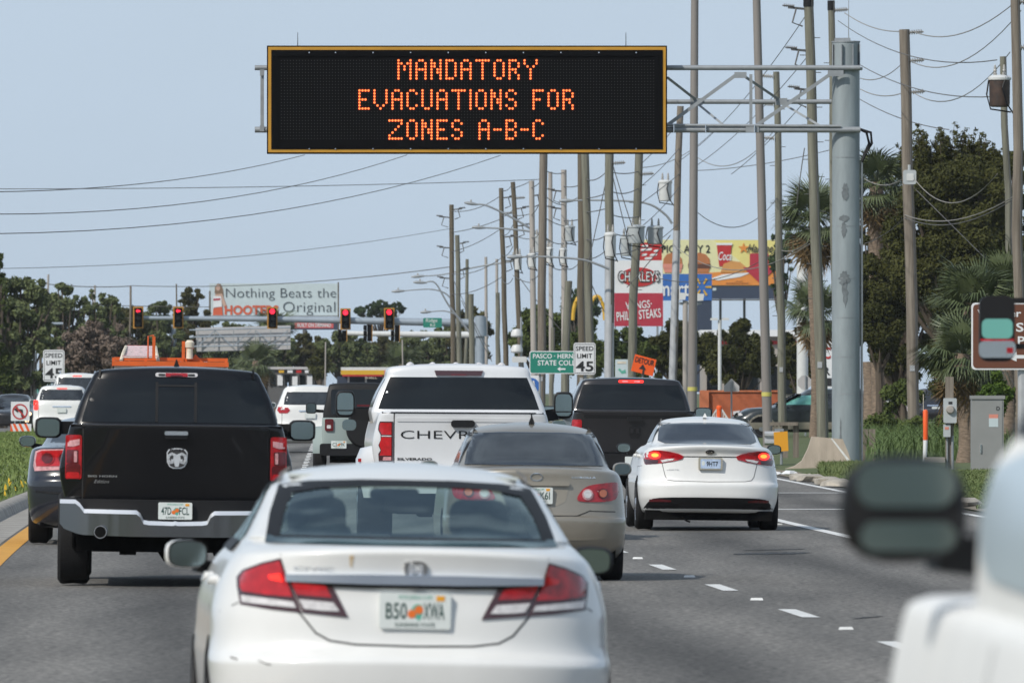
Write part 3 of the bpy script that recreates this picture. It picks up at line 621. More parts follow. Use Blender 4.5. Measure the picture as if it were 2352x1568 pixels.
    patch('lamp_grille', cb, [rr(-.165, -.105, 1.897, 1.916, .003), rr(.105, .165, 1.897, 1.916, .003)], M['dark_seat'], h, off=.020)
    patch('red_lens', cb, rr(-.055, .055, 1.893, 1.906, .003), M['dark_red_lens'], h, off=.024)
    patch('roof_seam', cb, ribbon([(-.70, 1.95), (-.705, 1.88)], .018)+ribbon([(.70, 1.95), (.705, 1.88)], .018), M['black_trim'], c, off=.012, step=.2)
    fin(c, 2.35, 1.975, M['black_trim'], .075)
    for s in (-1, 1):
        mirror(c, s*1.185, 4.05, 1.405, .125, .098, M['black_trim'], s, s*.93, n=5, arm_w=.12, arm_dz=-.0)
    f = MB()
    return c

def side_sedan():               # dark sedan seen past the black pickup
    d = 130.3
    c = car('sedan_car', 'black sedan half hidden behind the black pickup, beside the grass median', 'car', 251, d, .0, .012)
    k = lambda cr=.02, ry=.55, nr=3.2: dict(cr=cr, ry=ry, nr=nr, fy=.8)
    rows = [(.20, .25, .80, 4.8, k()), (.28, .08, .90, 5.0, k()), (.5, .0, .94, 5.05, k()), (.72, .0, .955, 5.05, k()), (.80, .05, .95, 5.0, k()), (1.0, .08, .93, 4.8, k()), (1.10, .06, .90, 4.2, k()), (1.125, .12, .86, 3.9, k()), (1.14, .55, .80, 3.8, k()), (1.40, 1.5, .66, 3.1, k(.03, .4)), (1.47, 1.9, .5, 2.9, k(.03, .4)), (1.49, 2.2, .2, 2.5, k(.01, .1))]
    mb, bvh = shell(rows); mb.build('body', M['navy_paint'], c, 45)
    for s in (1, -1):
        q = (lambda l: l) if s == 1 else mir
        h = patch('tail_light', bvh, q([(-.865, 1.06), (-.80, 1.085), (-.42, 1.10), (-.40, .86), (-.87, .835), (-.885, .90)]), M['pink_lens'], c, off=.012, step=.05)
        patch('red_lens', bvh, q([(-.845, 1.045), (-.79, 1.068), (-.44, 1.08), (-.42, .90), (-.85, .89), (-.86, .95)]), M['bright_red'], h, off=.018, step=.05)
        for x in (-.725, -.53):
            patch('round_lens', bvh, q(ell(x, .985, .082, .075)), M['red_lens'], h, off=.03, step=.05)
            patch('round_lens', bvh, q(ell(x, .985, .065, .06)), M['dark_red_lens'], h, off=.036, step=.05)
    patch('rear_window', bvh, [(-.70, 1.16), (.70, 1.16), (.60, 1.40), (-.60, 1.40)], M['dark_glass'], c)
    patch('bumper_crease', bvh, ribbon([(-.85, .60), (-.6, .585), (0, .58), (.6, .585), (.85, .6)], .02), M['black_trim'], c, off=.008)
    for s in 'lr':
        patch('side_window', bvh, [(1.3, 1.17), (1.7, 1.38), (2.7, 1.38), (3.3, 1.17)], M['tint_glass'], c, s)
        patch('wheel_arch', bvh, [(1.0+.40*math.cos(R(a)), .36+.40*math.sin(R(a))) for a in range(-10, 191, 20)], M['under'], c, s, .004)
    for x in (-.82, .82):
        wheel(c, x, 1.0, .36, .24); wheel(c, x, 4.0, .36, .24)
    u = MB(); u.box(-.8, .8, .3, 4.6, .2, .3); u.build('underbody', M['under'], c)
    for s in (-1, 1): mirror(c, s*1.0, 3.3, 1.16, .10, .068, M['navy_paint'], s, s*.8, n=2.6)
    return c

def gold_sedan():
    d = 105.2
    c = car('sedan_car', 'beige sedan with oval red tail lights just ahead of the nearest white sedan', 'car', 1230, d, .002, .012)
    X = lambda u: u*.001411-.929
    Z = lambda v: 2.0597-v*.001411
    k = lambda cr=.02, ry=.6, nr=2.9: dict(cr=cr, ry=ry, nr=nr, fy=.8)
    rows = [(.22, .25, .76, 4.3, k()), (.30, .08, .82, 4.45, k()), (.42, .015, .845, 4.5, k()), (.56, .0, .85, 4.5, k()), (.60, .01, .85, 4.5, k()), (.615, .05, .848, 4.45, k()), (.70, .075, .842, 4.4, k()), (.93, .10, .815, 4.2, k()), (1.0, .10, .79, 4.0, k()), (1.03, .11, .77, 3.5, k(.025)), (1.055, .17, .745, 3.45, k(.03)), (1.065, .45, .72, 3.4, k(.03)),
            (1.09, .56, .70, 3.35, k(.03, .5)), (1.22, .82, .655, 3.0, k(.03, .42)), (1.365, 1.12, .595, 2.6, k(.03, .35)), (1.40, 1.22, .575, 2.5, k(.03, .35)), (1.44, 1.42, .51, 2.3, k(.03, .35)), (1.462, 1.7, .35, 2.1, k(.02, .1)), (1.468, 1.8, .1, 2.0, k(0, .05))]
    mb, bvh = shell(rows); mb.build('body', M['gold_paint'], c, 45)
    patch('rear_window', bvh, [(-.648, 1.072), (.648, 1.072), (.62, 1.2), (.545, 1.36), (.3, 1.378), (-.3, 1.378), (-.545, 1.36), (-.62, 1.2)], M['tint_glass'], c, off=.018, step=.035)
    for s in (1, -1):
        q = (lambda l: l) if s == 1 else mir
        h = patch('tail_light', bvh, q(smooth_poly([(.378, .765), (.395, .81), (.44, .865), (.50, .895), (.60, .91), (.73, .925), (.772, .92), (.778, .85), (.768, .80), (.74, .755), (.60, .738), (.40, .742)], 1)), M['red_lens'], c, off=.012, step=.05)
        patch('round_lens', bvh, q(ell(.478, .808, .052)), M['pink_lens'], h, off=.022, step=.05)
        patch('round_lens', bvh, q(ell(.478, .812, .038)), M['white_lens'], h, off=.028, step=.05)
        patch('round_lens', bvh, q(ell(.625, .82, .048)), M['dark_red_lens'], h, off=.022, step=.05)
        patch('round_lens', bvh, q(ell(.625, .82, .036)), M['orange_lens'], h, off=.028, step=.05)
        patch('bumper_seam', bvh, q(ribbon([(.505, .655), (.74, .65)], .008)), M['seam'], c, off=.003, skirt=False)
    patch('plate_garnish', bvh, rr(-.30, .31, .885, .922, .016), M['taupe'], c, off=.035)
    patch('plate_recess', bvh, [(-.30, .884), (.31, .884), (.27, .74), (.20, .70), (-.20, .70), (-.27, .74)], M['taupe'], c, off=.003)
    plate(c, bvh, 0, .793, .06, ('Y71', 'K6I'))
    text('COROLLA', .325, .555, .956, .973, 0, M['chrome'], c, 'badge_lettering', bold=.02, bvh=bvh, off=.006)
    patch('emblem', bvh, ribbon(ell(0, .965, .055, .034), .009), M['chrome'], c, off=.01, step=.05)
    patch('trunk_seam', bvh, ribbon([(-.565, 1.02), (-.53, .72), (-.46, .64), (-.38, .61), (0, .606), (.38, .61), (.46, .64), (.505, .66)], .009), M['seam'], c, off=.003, skirt=False)
    patch('bumper_crease', bvh, ribbon([(-.80, .40), (0, .385), (.80, .40)], .016), M['taupe'], c, off=.006)
    patch('roof_seam', bvh, ribbon([(-.56, 1.36), (-.53, 1.42)], .012)+ribbon([(.56, 1.36), (.53, 1.42)], .012), M['soft_seam'], c, off=.002, skirt=False)
    for s in 'lr':
        g = patch('side_window', bvh, [(1.0, 1.09), (1.25, 1.33), (2.4, 1.35), (3.1, 1.08)], M['tint_glass'], c, s)
        patch('window_trim', bvh, ribbon([(.95, 1.07), (1.22, 1.35), (2.45, 1.37), (3.2, 1.07)], .03), M['black_trim'], g, s, .008, skirt=False)
        patch('wheel_arch', bvh, [(.95+.35*math.cos(R(a)), .31+.35*math.sin(R(a))) for a in range(-10, 191, 20)], M['under'], c, s, .004)
    fin(c, 1.5, 1.455, M['black_trim'], .07)
    u = MB(); u.box(-.75, .75, .3, 4.0, .17, .3); u.build('underbody', M['under'], c)
    for x in (-.74, .74):
        wheel(c, x, .95, .31, .20); wheel(c, x, 3.55, .31, .20)
    for s in (-1, 1): mirror(c, s*.92, 2.95, 1.03, .09, .062, M['gold_paint'], s, s*.75, n=2.8)
    return c

def white_hatch():
    d = 143.6
    c = car('sedan_car', 'white sedan in the turn lane with lit brake lights and black lower bumper', 'car', 1629.5, d, .006, .012)
    X = lambda u: (u-972)*.0012365
    Z = lambda v: 1.6874-v*.0012365
    P_ = lambda l: [P_(a) for a in l] if isinstance(l[0][0], (list, tuple)) else [(X(u), Z(v)) for u, v in l]
    k = lambda cr=.015, ry=.62, nr=2.8, **q: dict(dict(cr=cr, ry=ry, nr=nr, fy=.8), **q)
    rows = [(.215, .30, .76, 4.3, k()), (.24, .12, .82, 4.45, k()), (.36, .03, .868, 4.5, k()), (.44, -.005, .882, 4.5, k()), (.56, -.005, .89, 4.5, k()), (.60, .01, .89, 4.5, k()), (.63, .06, .885, 4.45, k()), (.74, .085, .872, 4.4, k()), (.90, .10, .845, 4.2, k()), (.96, .10, .83, 4.0, k(.02)), (1.03, .055, .80, 3.6, k(.03)), (1.06, .045, .775, 3.5, k(.035)),
            (1.078, .07, .755, 3.45, k(.035)), (1.088, .25, .73, 3.4, k(.035)), (1.105, .52, .70, 3.3, k(.035, .5)), (1.22, .90, .655, 3.0, k(.035, .42)), (1.345, 1.3, .60, 2.6, k(.035, .35)), (1.38, 1.42, .575, 2.5, k(.035, .35)), (1.415, 1.62, .51, 2.3, k(.03, .3)), (1.435, 1.85, .35, 2.1, k(.02, .1)), (1.438, 1.9, .1, 2.0, k(0, .05))]
    mb, bvh = shell(rows); mb.build('body', M['white_paint'], c, 45)
    patch('rear_window', bvh, smooth_poly([(-.632, 1.098), (-.3, 1.094), (.3, 1.094), (.632, 1.098), (.612, 1.22), (.575, 1.318), (.50, 1.343), (.2, 1.36), (-.2, 1.36), (-.50, 1.343), (-.575, 1.318), (-.612, 1.22)], 1), M['tint_glass'], c, off=.018, step=.035)
    for s in (1, -1):
        q = (lambda l: P_(l)) if s == 1 else (lambda l: mir(P_(l)))
        h = patch('tail_light', bvh, q([(300, 628), (320, 580), (400, 548), (470, 550), (560, 562), (650, 582), (706, 606), (688, 638), (600, 660), (480, 680), (330, 697), (315, 690)]), M['red_lens'], c, off=.012, step=.05)
        patch('dark_lens', bvh, q([(306, 640), (360, 648), (450, 650), (440, 682), (330, 694), (318, 688)]), M['smoke_lens'], h, off=.018, step=.05)
        patch('reverse_lens', bvh, q([(470, 652), (540, 636), (610, 632), (590, 650), (490, 672)]), M['white_lens'], h, off=.018, step=.05)
        patch('lit_lens', bvh, q(ell(412, 602, 62, 38)), M['lit_red'], h, off=.020, step=.05)
        patch('lit_lens', bvh, q(ell(415, 600, 36, 20)), M['lit_hot'], h, off=.024, step=.05)
        patch('red_reflector', bvh, q([(360, 1052), (450, 1046), (580, 1058), (578, 1076), (450, 1076), (358, 1078)]), M['dark_red_lens'], c, off=.022)
        patch('bumper_seam', bvh, q(ribbon([(330, 700), (240, 720)], 5)), M['soft_seam'], c, off=.002, skirt=False)
    patch('trunk_line', bvh, ribbon([(-.33, .932), (0, .934), (.33, .932)], .012), M['seam'], c, off=.004)
    patch('trunk_seam', bvh, ribbon([(-.615, 1.0), (-.598, .83), (-.56, .68), (-.53, .64), (-.45, .626), (0, .618), (.45, .626), (.53, .64), (.56, .68), (.598, .83), (.615, 1.0)], .008), M['soft_seam'], c, off=.003, skirt=False)
    patch('lower_bumper', bvh, smooth_poly([(-.76, .37), (-.70, .405), (-.4, .42), (.4, .42), (.70, .405), (.76, .37), (.83, .26), (.80, .215), (-.80, .215), (-.83, .26)], 1), M['black_trim'], c, off=.012)
    u = MB(); u.box(-.80, .80, .22, 4.0, .13, .25); u.tube([(-.35, .2, .17), (-.28, .18, .12), (-.24, .2, .11)], .012, 6); u.build('underbody', M['under'], c)
    e = patch('emblem', bvh, ell(0, .992, .062, .033), M['badge_grey'], c, off=.012, step=.05); patch('emblem_ground', bvh, ell(0, .992, .053, .025), M['grey_paint'], e, off=.016, step=.05)
    text('KIA', -.035, .035, .980, 1.004, 0, M['chrome'], e, 'badge_lettering', bold=.01, bvh=bvh, off=.02)
    text('FORTE', -.54, -.39, .755, .772, 0, M['badge_grey'], c, 'badge_lettering', bold=.01, bvh=bvh, off=.006)
    pl = plate(c, bvh, .006, .845, .06, None, col=M['plate_frame'])
    b = MB(); b.prism(rr(-.12, .135, .785, .905, .01), .044, .05); b.build('plate_face', M['plate_blue'], pl)
    text('9HT7', -.045, .10, .815, .875, .042, M['navy_paint'], pl, 'plate_number', bold=.02)
    g = MB(); g.prism(ell(-.085, .85, .02, .03), .041, .044); g.build('plate_emblem', M['plate'], pl)
    patch('roof_seam', bvh, ribbon([(-.575, 1.34), (-.555, 1.40)], .014)+ribbon([(.575, 1.34), (.555, 1.40)], .014), M['soft_seam'], c, off=.002, skirt=False)
    for s in 'lr':
        g = patch('side_window', bvh, [(1.15, 1.12), (1.5, 1.32), (2.4, 1.33), (3.1, 1.09)], M['tint_glass'], c, s)
        patch('window_trim', bvh, ribbon([(1.08, 1.10), (1.47, 1.34), (2.45, 1.35), (3.2, 1.08)], .03), M['black_trim'], g, s, .008, skirt=False)
        patch('wheel_arch', bvh, [(.95+.37*math.cos(R(a)), .32+.37*math.sin(R(a))) for a in range(-20, 201, 20)], M['under'], c, s, .004)
        patch('door_seam', bvh, ribbon([(1.15, .45), (1.25, 1.05)], .014), M['seam'], c, s, .003, skirt=False)
        for yy in (1.35, 2.3): patch('door_handle', bvh, rr(yy, yy+.2, .91, .95, .02), M['white_paint'], c, s, .04)
    fin(c, 1.55, 1.425, M['white_paint'], .055)
    for x in (-.79, .79):
        wheel(c, x, .95, .325, .225); wheel(c, x, 3.65, .325, .225)
    for s in (-1, 1): mirror(c, s*.97, 3.0, 1.02, .095, .062, M['black_trim'], s, s*.78, n=2.8)
    return c

def white_pickup():
    d = 133.5
    c, bvh, cb = pickup('pickup_truck', 'white heavy pickup with towing mirrors and dark lettering across its tailgate', 1062, d, M['silver_white'], 1.03, 1.515, 2.09, .80, cab_y=2.05, length=6.4, glass=(1.545, 1.93, .80, .96), roll=.006, track=.95, wr=.43, ww=.28, extra=.003)
    y0 = .06
    patch('tailgate', bvh, rr(-.80, .80, .86, 1.49, .02), M['silver_white'], c, off=.014, step=.2)
    patch('tailgate_seam', bvh, ribbon([(-.806, 1.5), (-.806, .85)], .014)+ribbon([(.806, 1.5), (.806, .85)], .014)+ribbon([(-.806, .85), (.806, .85)], .014), M['seam'], c, off=.006, skirt=False)
    patch('tailgate_band', bvh, rr(-.78, .78, 1.40, 1.445, .02), M['silver_white'], c, off=.024, step=.2)
    patch('bed_rail', bvh, [(-.95, 1.497), (.95, 1.497), (.95, 1.513), (-.95, 1.513)], M['black_trim'], c, off=.012, step=.2)
    b = MB(); b.prism(rr(-.14, .14, 1.335, 1.42, .035), y0-.045, y0); b.build('tailgate_handle', M['black_trim'], c)
    text('CHEVROLET', -.73, .73, 1.20, 1.295, y0, M['black_trim'], c, 'tailgate_lettering', bvh=bvh, off=.020, bold=-.005)
    text('SILVERADO', -.77, -.36, .945, .975, y0, M['black_trim'], c, 'badge_lettering', bold=.03, bvh=bvh, off=.020)
    for s in (1, -1):
        q = (lambda l: l) if s == 1 else mir
        h = patch('tail_light', bvh, q([(-.99, 1.36), (-.975, 1.40), (-.822, 1.40), (-.822, .93), (-.985, .93), (-.99, 1.02), (-.965, 1.06), (-.99, 1.12), (-.965, 1.18), (-.965, 1.24), (-.995, 1.30)]), M['smoke_lens'], c, off=.014, step=.06)
        patch('red_lens', bvh, q([(-.978, 1.35), (-.965, 1.385), (-.838, 1.385), (-.838, 1.245), (-.95, 1.245), (-.98, 1.30)]), M['bright_red'], h, off=.022, step=.06)
        patch('red_lens', bvh, q([(-.955, 1.215), (-.838, 1.215), (-.838, 1.0), (-.975, 1.0), (-.955, 1.06), (-.978, 1.12)]), M['bright_red'], h, off=.022, step=.06)
        patch('reverse_lens', bvh, q([(-.93, .985), (-.838, .985), (-.838, .945), (-.94, .945)]), M['pink_lens'], h, off=.022, step=.06)
        patch('clear_lens', bvh, q([(-.955, 1.235), (-.838, 1.235), (-.838, 1.222), (-.955, 1.222)]), M['white_lens'], h, off=.022, step=.06)
        b = MB()
        v = []
        for yy, ww in ((.45, .0), (.55, .12), (.75, .19), (1.05, .21), (1.4, .19), (1.6, .12), (1.7, .0)):
            v += [(s*(1.02), yy, 1.12), (s*(1.03+ww*.75), yy, 1.08), (s*(1.03+ww), yy, .95), (s*(1.03+ww), yy, .70), (s*(1.02+ww*.9), yy, .50), (s*1.0, yy, .50)]
        b.add(v, [(i*6+k2, i*6+k2+1, (i+1)*6+k2+1, (i+1)*6+k2) for i in range(6) for k2 in range(5)])
        fl = b.build('wheel_flare', M['silver_white'], c, 60)
        b = MB(); b.box(s*1.2-.02, s*1.2+.02, .64, .70, .92, .96); b.build('marker_lamp', M['red_lens'], fl)
        # towing mirror
        m = mirror(c, s*1.32, 4.1, 1.60, .118, .160, M['black_trim'], s, s*1.0, n=5, arm_w=.14, arm_dz=-.11, dep=.16)
        q2 = MB(); q2.box(s*1.32-.10, s*1.32+.10, 4.09, 4.097, 1.512, 1.527); q2.build('mirror_divider', M['black_trim'], m)
        q2 = MB(); q2.prism(rr(s*1.27-.085, s*1.27+.085, 1.28, 1.41, .05), 4.2, 4.3); q2.build('lower_mirror', M['mirror'], m)
    patch('rear_window', cb, [(-.96, 1.545), (.96, 1.545), (.90, 1.72), (.815, 1.925), (-.815, 1.925), (-.90, 1.72)], M['dark_glass'], c, off=.006, step=.1)
    h = patch('brake_light', cb, [(-.29, 2.005), (.29, 2.005), (.27, 1.945), (-.27, 1.945)], M['smoke_lens'], c, off=.03)
    patch('red_lens', cb, rr(-.09, .09, 1.945, 1.965, .004), M['dark_red_lens'], h, off=.036)
    for x in (-.55, -.28, 0, .28, .55):
        b = MB(); b.lathe([(.05, 2.05), (.045, 2.085), (.02, 2.105), (.0, 2.11)], 10, (x, 3.6, 0)); b.build('roof_marker', M['white_lens'], c)
    b = MB(); b.prism([(-1.03, .86), (1.03, .86), (1.03, .60), (.8, .56), (-.8, .56), (-1.03, .60)], -.14, .10); bp = b.build('bumper', M['silver_white'], c)
    b = MB(); b.prism(rr(-.42, -.06, .76, .862, .04), -.145, -.10); b.build('bumper_step', M['black_trim'], bp)
    plate(c, bvh, 0, .70, -.15, None)
    for x in (-1.1, 1.1): wheel(c, x, 1.05, .43, .24)
    return c

def dark_pickup():
    d = 179
    c, bvh, cb = pickup('pickup_truck', 'charcoal pickup with red cab brake light ahead of the turn lane sedan', 1456, d, M['grey_paint'], 1.0, 1.455, 1.985, .70, glass=(1.48, 1.87, .74, .875), roll=.01, track=.86, extra=.004)
    patch('tailgate', bvh, rr(-.80, .80, .80, 1.42, .03), M['grey_paint'], c, off=.016, step=.2)
    patch('tailgate_seam', bvh, ribbon([(-.81, 1.44), (-.81, .79)], .014)+ribbon([(.81, 1.44), (.81, .79)], .014), M['seam'], c, off=.006, skirt=False)
    patch('bed_rail', bvh, [(-.95, 1.425), (.95, 1.425), (.95, 1.452), (-.95, 1.452)], M['black_trim'], c, off=.02, step=.2)
    patch('tailgate_shelf', bvh, rr(-.80, .80, 1.33, 1.385, .02), M['black_trim'], c, off=.022, step=.2)
    b = MB(); b.prism(rr(-.12, .12, 1.29, 1.36, .03), .0, .06); b.build('tailgate_handle', M['black_trim'], c)
    e = patch('emblem', bvh, [(-.09, 1.20), (.10, 1.20), (.10, 1.07), (.06, 1.02), (-.05, 1.02), (-.09, 1.07)], M['black_trim'], c, off=.03)
    patch('ram_face', bvh, [[(-.06, 1.18), (-.01, 1.17), (-.02, 1.10), (-.06, 1.10)], [(.07, 1.18), (.02, 1.17), (.03, 1.10), (.07, 1.10)]], M['grey_paint'], e, off=.04)
    for s in (1, -1):
        q = (lambda l: l) if s == 1 else mir
        patch('tail_light', bvh, q(rr(-.985, -.83, .92, 1.31, .03)), M['red_lens'], c, off=.016, step=.06)
    patch('rear_window', cb, [(-.875, 1.475), (.875, 1.475), (.83, 1.66), (.755, 1.865), (-.755, 1.865), (-.83, 1.66)], M['dark_glass'], c, off=.006, step=.1)
    h = patch('brake_light', cb, rr(-.20, .20, 1.895, 1.94, .02), M['lit_red'], c, off=.014)
    patch('clear_lens', cb, [rr(-.14, -.05, 1.905, 1.93, .006), rr(.05, .14, 1.905, 1.93, .006)], M['pink_lens'], h, off=.02)
    b = MB(); b.prism([(-.98, .78), (.98, .78), (.98, .55), (-.98, .55)], -.12, .1); b.build('bumper', M['black_trim'], c)
    plate(c, bvh, 0, .66, -.13, None)
    for s in (-1, 1): mirror(c, s*1.24, 4.0, 1.42, .145, .095, M['black_trim'], s, s*.93, n=5, arm_w=.12)
    return c

def suv(name, label, px, d, paint, Wd, H, glass, lamps=None, high=True, extra=0, z=0, cat='suv', group=None, length=4.9, flip=False, lit=False, belt=1.1, rack=False):
    c = car(name, label, cat, px, d, extra, .006, group, z, flip)
    k = lambda cr=.02, ry=.35, nr=3.6: dict(cr=cr, ry=ry, nr=nr, fy=.7)
    rows = [(.28, .25, Wd-.12, length-.2, k()), (.36, .06, Wd-.04, length, k()), (.62, .0, Wd, length, k()), (.72, .02, Wd, length, k()), (.78, .07, Wd-.005, length-.05, k()), (belt-.05, .10, Wd-.02, length-.5, k()), (belt, .11, Wd-.04, length-1.2, k()), (belt+.06, .13, Wd-.06, length-1.4, k()),
            (H-.22, .33, Wd-.20, length-2.2, k()), (H-.12, .36, Wd-.24, length-2.4, k(.03)), (H-.05, .38, Wd-.30, length-2.5, k(.03)), (H-.01, .6, Wd-.42, length-2.7, k(.03)), (H, 1.0, Wd-.7, length-3, k(.01, .1))]
    mb, bvh = shell(rows, 2, 12, 6, 7); mb.build('body', paint, c, 45)
    hw, z0, z1 = glass
    patch('rear_window', bvh, [(-hw, z0), (hw, z0), (hw-.02, (z0+z1)/2), (hw-.09, z1), (-hw+.09, z1), (-hw+.02, (z0+z1)/2)], M['tint_glass'], c, step=.1)
    for s in (1, -1):
        q = (lambda l: l) if s == 1 else mir
        h = patch('tail_light', bvh, q(lamps or rr(-Wd+.03, -Wd+.18, belt-.22, belt+.12, .04)), M['lit_red' if lit else 'red_lens'], c, off=.012, step=.07)
        if lamps: patch('clear_lens', bvh, q([(a*.98+.0-.0, b-.0) for a, b in [(lamps[0][0]+.06, belt-.06), (lamps[0][0]+.17, belt-.055), (lamps[0][0]+.17, belt-.015), (lamps[0][0]+.06, belt-.02)]]), M['white_lens'], h, off=.02)
    if high: patch('brake_light', bvh, rr(-.17, .17, H-.14, H-.105, .012), M['lit_red'], c, off=.012)
    patch('hatch_seam', bvh, ribbon([(-Wd+.2, belt+.05), (-Wd+.2, .72), (Wd-.2, .72), (Wd-.2, belt+.05)], .014), M['soft_seam'], c, off=.003, skirt=False)
    patch('hatch_garnish', bvh, rr(-.32, .32, belt-.115, belt-.07, .02), M['chrome'], c, off=.02)
    plate(c, bvh, 0, belt-.22, .05, None)
    patch('lower_bumper', bvh, [(-Wd+.1, .38), (Wd-.1, .38), (Wd-.12, .56), (-Wd+.12, .56)], M['black_trim'], c, off=.01)
    for s in 'lr':
        patch('side_window', bvh, [(.35, belt+.08), (.55, H-.2), (2.6, H-.18), (3.4, belt+.06)], M['tint_glass'], c, s)
        patch('wheel_arch', bvh, [(1.0+.42*math.cos(R(a)), .37+.42*math.sin(R(a))) for a in range(-10, 191, 20)], M['under'], c, s, .004)
        patch('wheel_arch', bvh, [(length-.95+.42*math.cos(R(a)), .37+.42*math.sin(R(a))) for a in range(-10, 191, 20)], M['under'], c, s, .004)
    for x in (-Wd+.13, Wd-.13):
        wheel(c, x, 1.0, .37, .24); wheel(c, x, length-.95, .37, .24)
    for s in (-1, 1): mirror(c, s*(Wd+.09), length-1.75, belt+.06, .11, .08, paint, s, s*(Wd-.05))
    if rack:
        b = MB()
        for x in (-Wd+.36, Wd-.36): b.tube([(x, .55, H-.06), (x, .7, H+.05), (x, 2.2, H+.05), (x, 2.4, H-.03)], .022, 6)
        b.build('roof_rail', M['chrome'], c)
    return c, bvh

def teal_offroader():
    d = 227
    c = car('offroad_car', 'grey green boxy off-roader with black hardtop left of the white heavy pickup', 'off-roader', 826, d, .0, .006)
    k = lambda cr=0, ry=.10, nr=5: dict(cr=cr, ry=ry, nr=nr, fy=.3, nf=4)
    mb, bvh = shell([(.55, .12, .70, 4.0, k()), (.62, .06, .74, 4.1, k()), (.95, .05, .76, 4.1, k()), (1.22, .05, .755, 3.9, k()), (1.24, .08, .72, 3.8, k())], 2)
    mb.build('body', M['teal_grey'], c, 40)
    mb, tb = shell([(1.22, .07, .74, 2.9, k()), (1.30, .07, .735, 2.8, k()), (1.86, .14, .63, 2.3, k()), (1.92, .18, .60, 2.2, k(.02)), (1.945, .35, .45, 2.1, k(.02))], 2)
    mb.build('hardtop', M['black_trim'], c, 40)
    patch('rear_window', tb, rr(-.58, .58, 1.30, 1.80, .05), M['dark_glass'], c, step=.2)
    patch('side_window', tb, [(.3, 1.3), (.35, 1.75), (1.2, 1.75), (1.2, 1.3)], M['tint_glass'], c, 'l')
    for s in (1, -1):
        q = (lambda l: l) if s == 1 else mir
        h = patch('tail_light', bvh, q(rr(-.70, -.53, .97, 1.21, .03)), M['dark_red_lens'], c, off=.04)
        patch('reverse_lens', bvh, q(rr(-.66, -.58, 1.02, 1.09, .02)), M['white_lens'], h, off=.046)
        b = MB()
        v = []
        for yy, zz in ((.25, .62), (.4, .95), (.6, 1.07), (1.2, 1.07), (1.4, .95), (1.55, .62)):
            v += [(s*.70, yy, zz), (s*.94, yy, zz-.02), (s*.94, yy, zz-.10), (s*.70, yy, zz-.10)]
        b.add(v, [(i*4+j, i*4+(j+1) % 4, (i+1)*4+(j+1) % 4, (i+1)*4+j) for i in range(5) for j in range(4)]+[(0, 1, 2, 3), (20, 21, 22, 23)])
        b.build('fender', M['teal_grey'], c)
    b = MB(); b.prism(rr(-.80, .80, .48, .72, .05), -.12, .10); b.build('bumper', M['black_trim'], c)
    plate(c, bvh, -.42, .70, -.125, ('C2', '9K'))
    b = MB(); b.lathe([(.10, -.20), (.36, -.20), (.40, -.12), (.40, .02), (.1, .04)], 24, (.12, 0, 1.02), 'y'); b.build('spare_wheel', M['rubber'], c)
    b = MB(); b.box(-.06, .30, -.24, -.2, 1.46, 1.50); b.build('brake_light', M['dark_red_lens'], c)
    u = MB(); u.cyl((-.6, .95, .38), (.6, .95, .38), .05); u.box(-.6, .6, .3, 3.6, .42, .55); u.build('underbody', M['under'], c)
    for x in (-.80, .80):
        wheel(c, x, .9, .41, .27); wheel(c, x, 3.4, .41, .27)
    for s in (-1, 1): mirror(c, s*.98, 2.75, 1.42, .11, .11, M['black_trim'], s, s*.7, n=5)

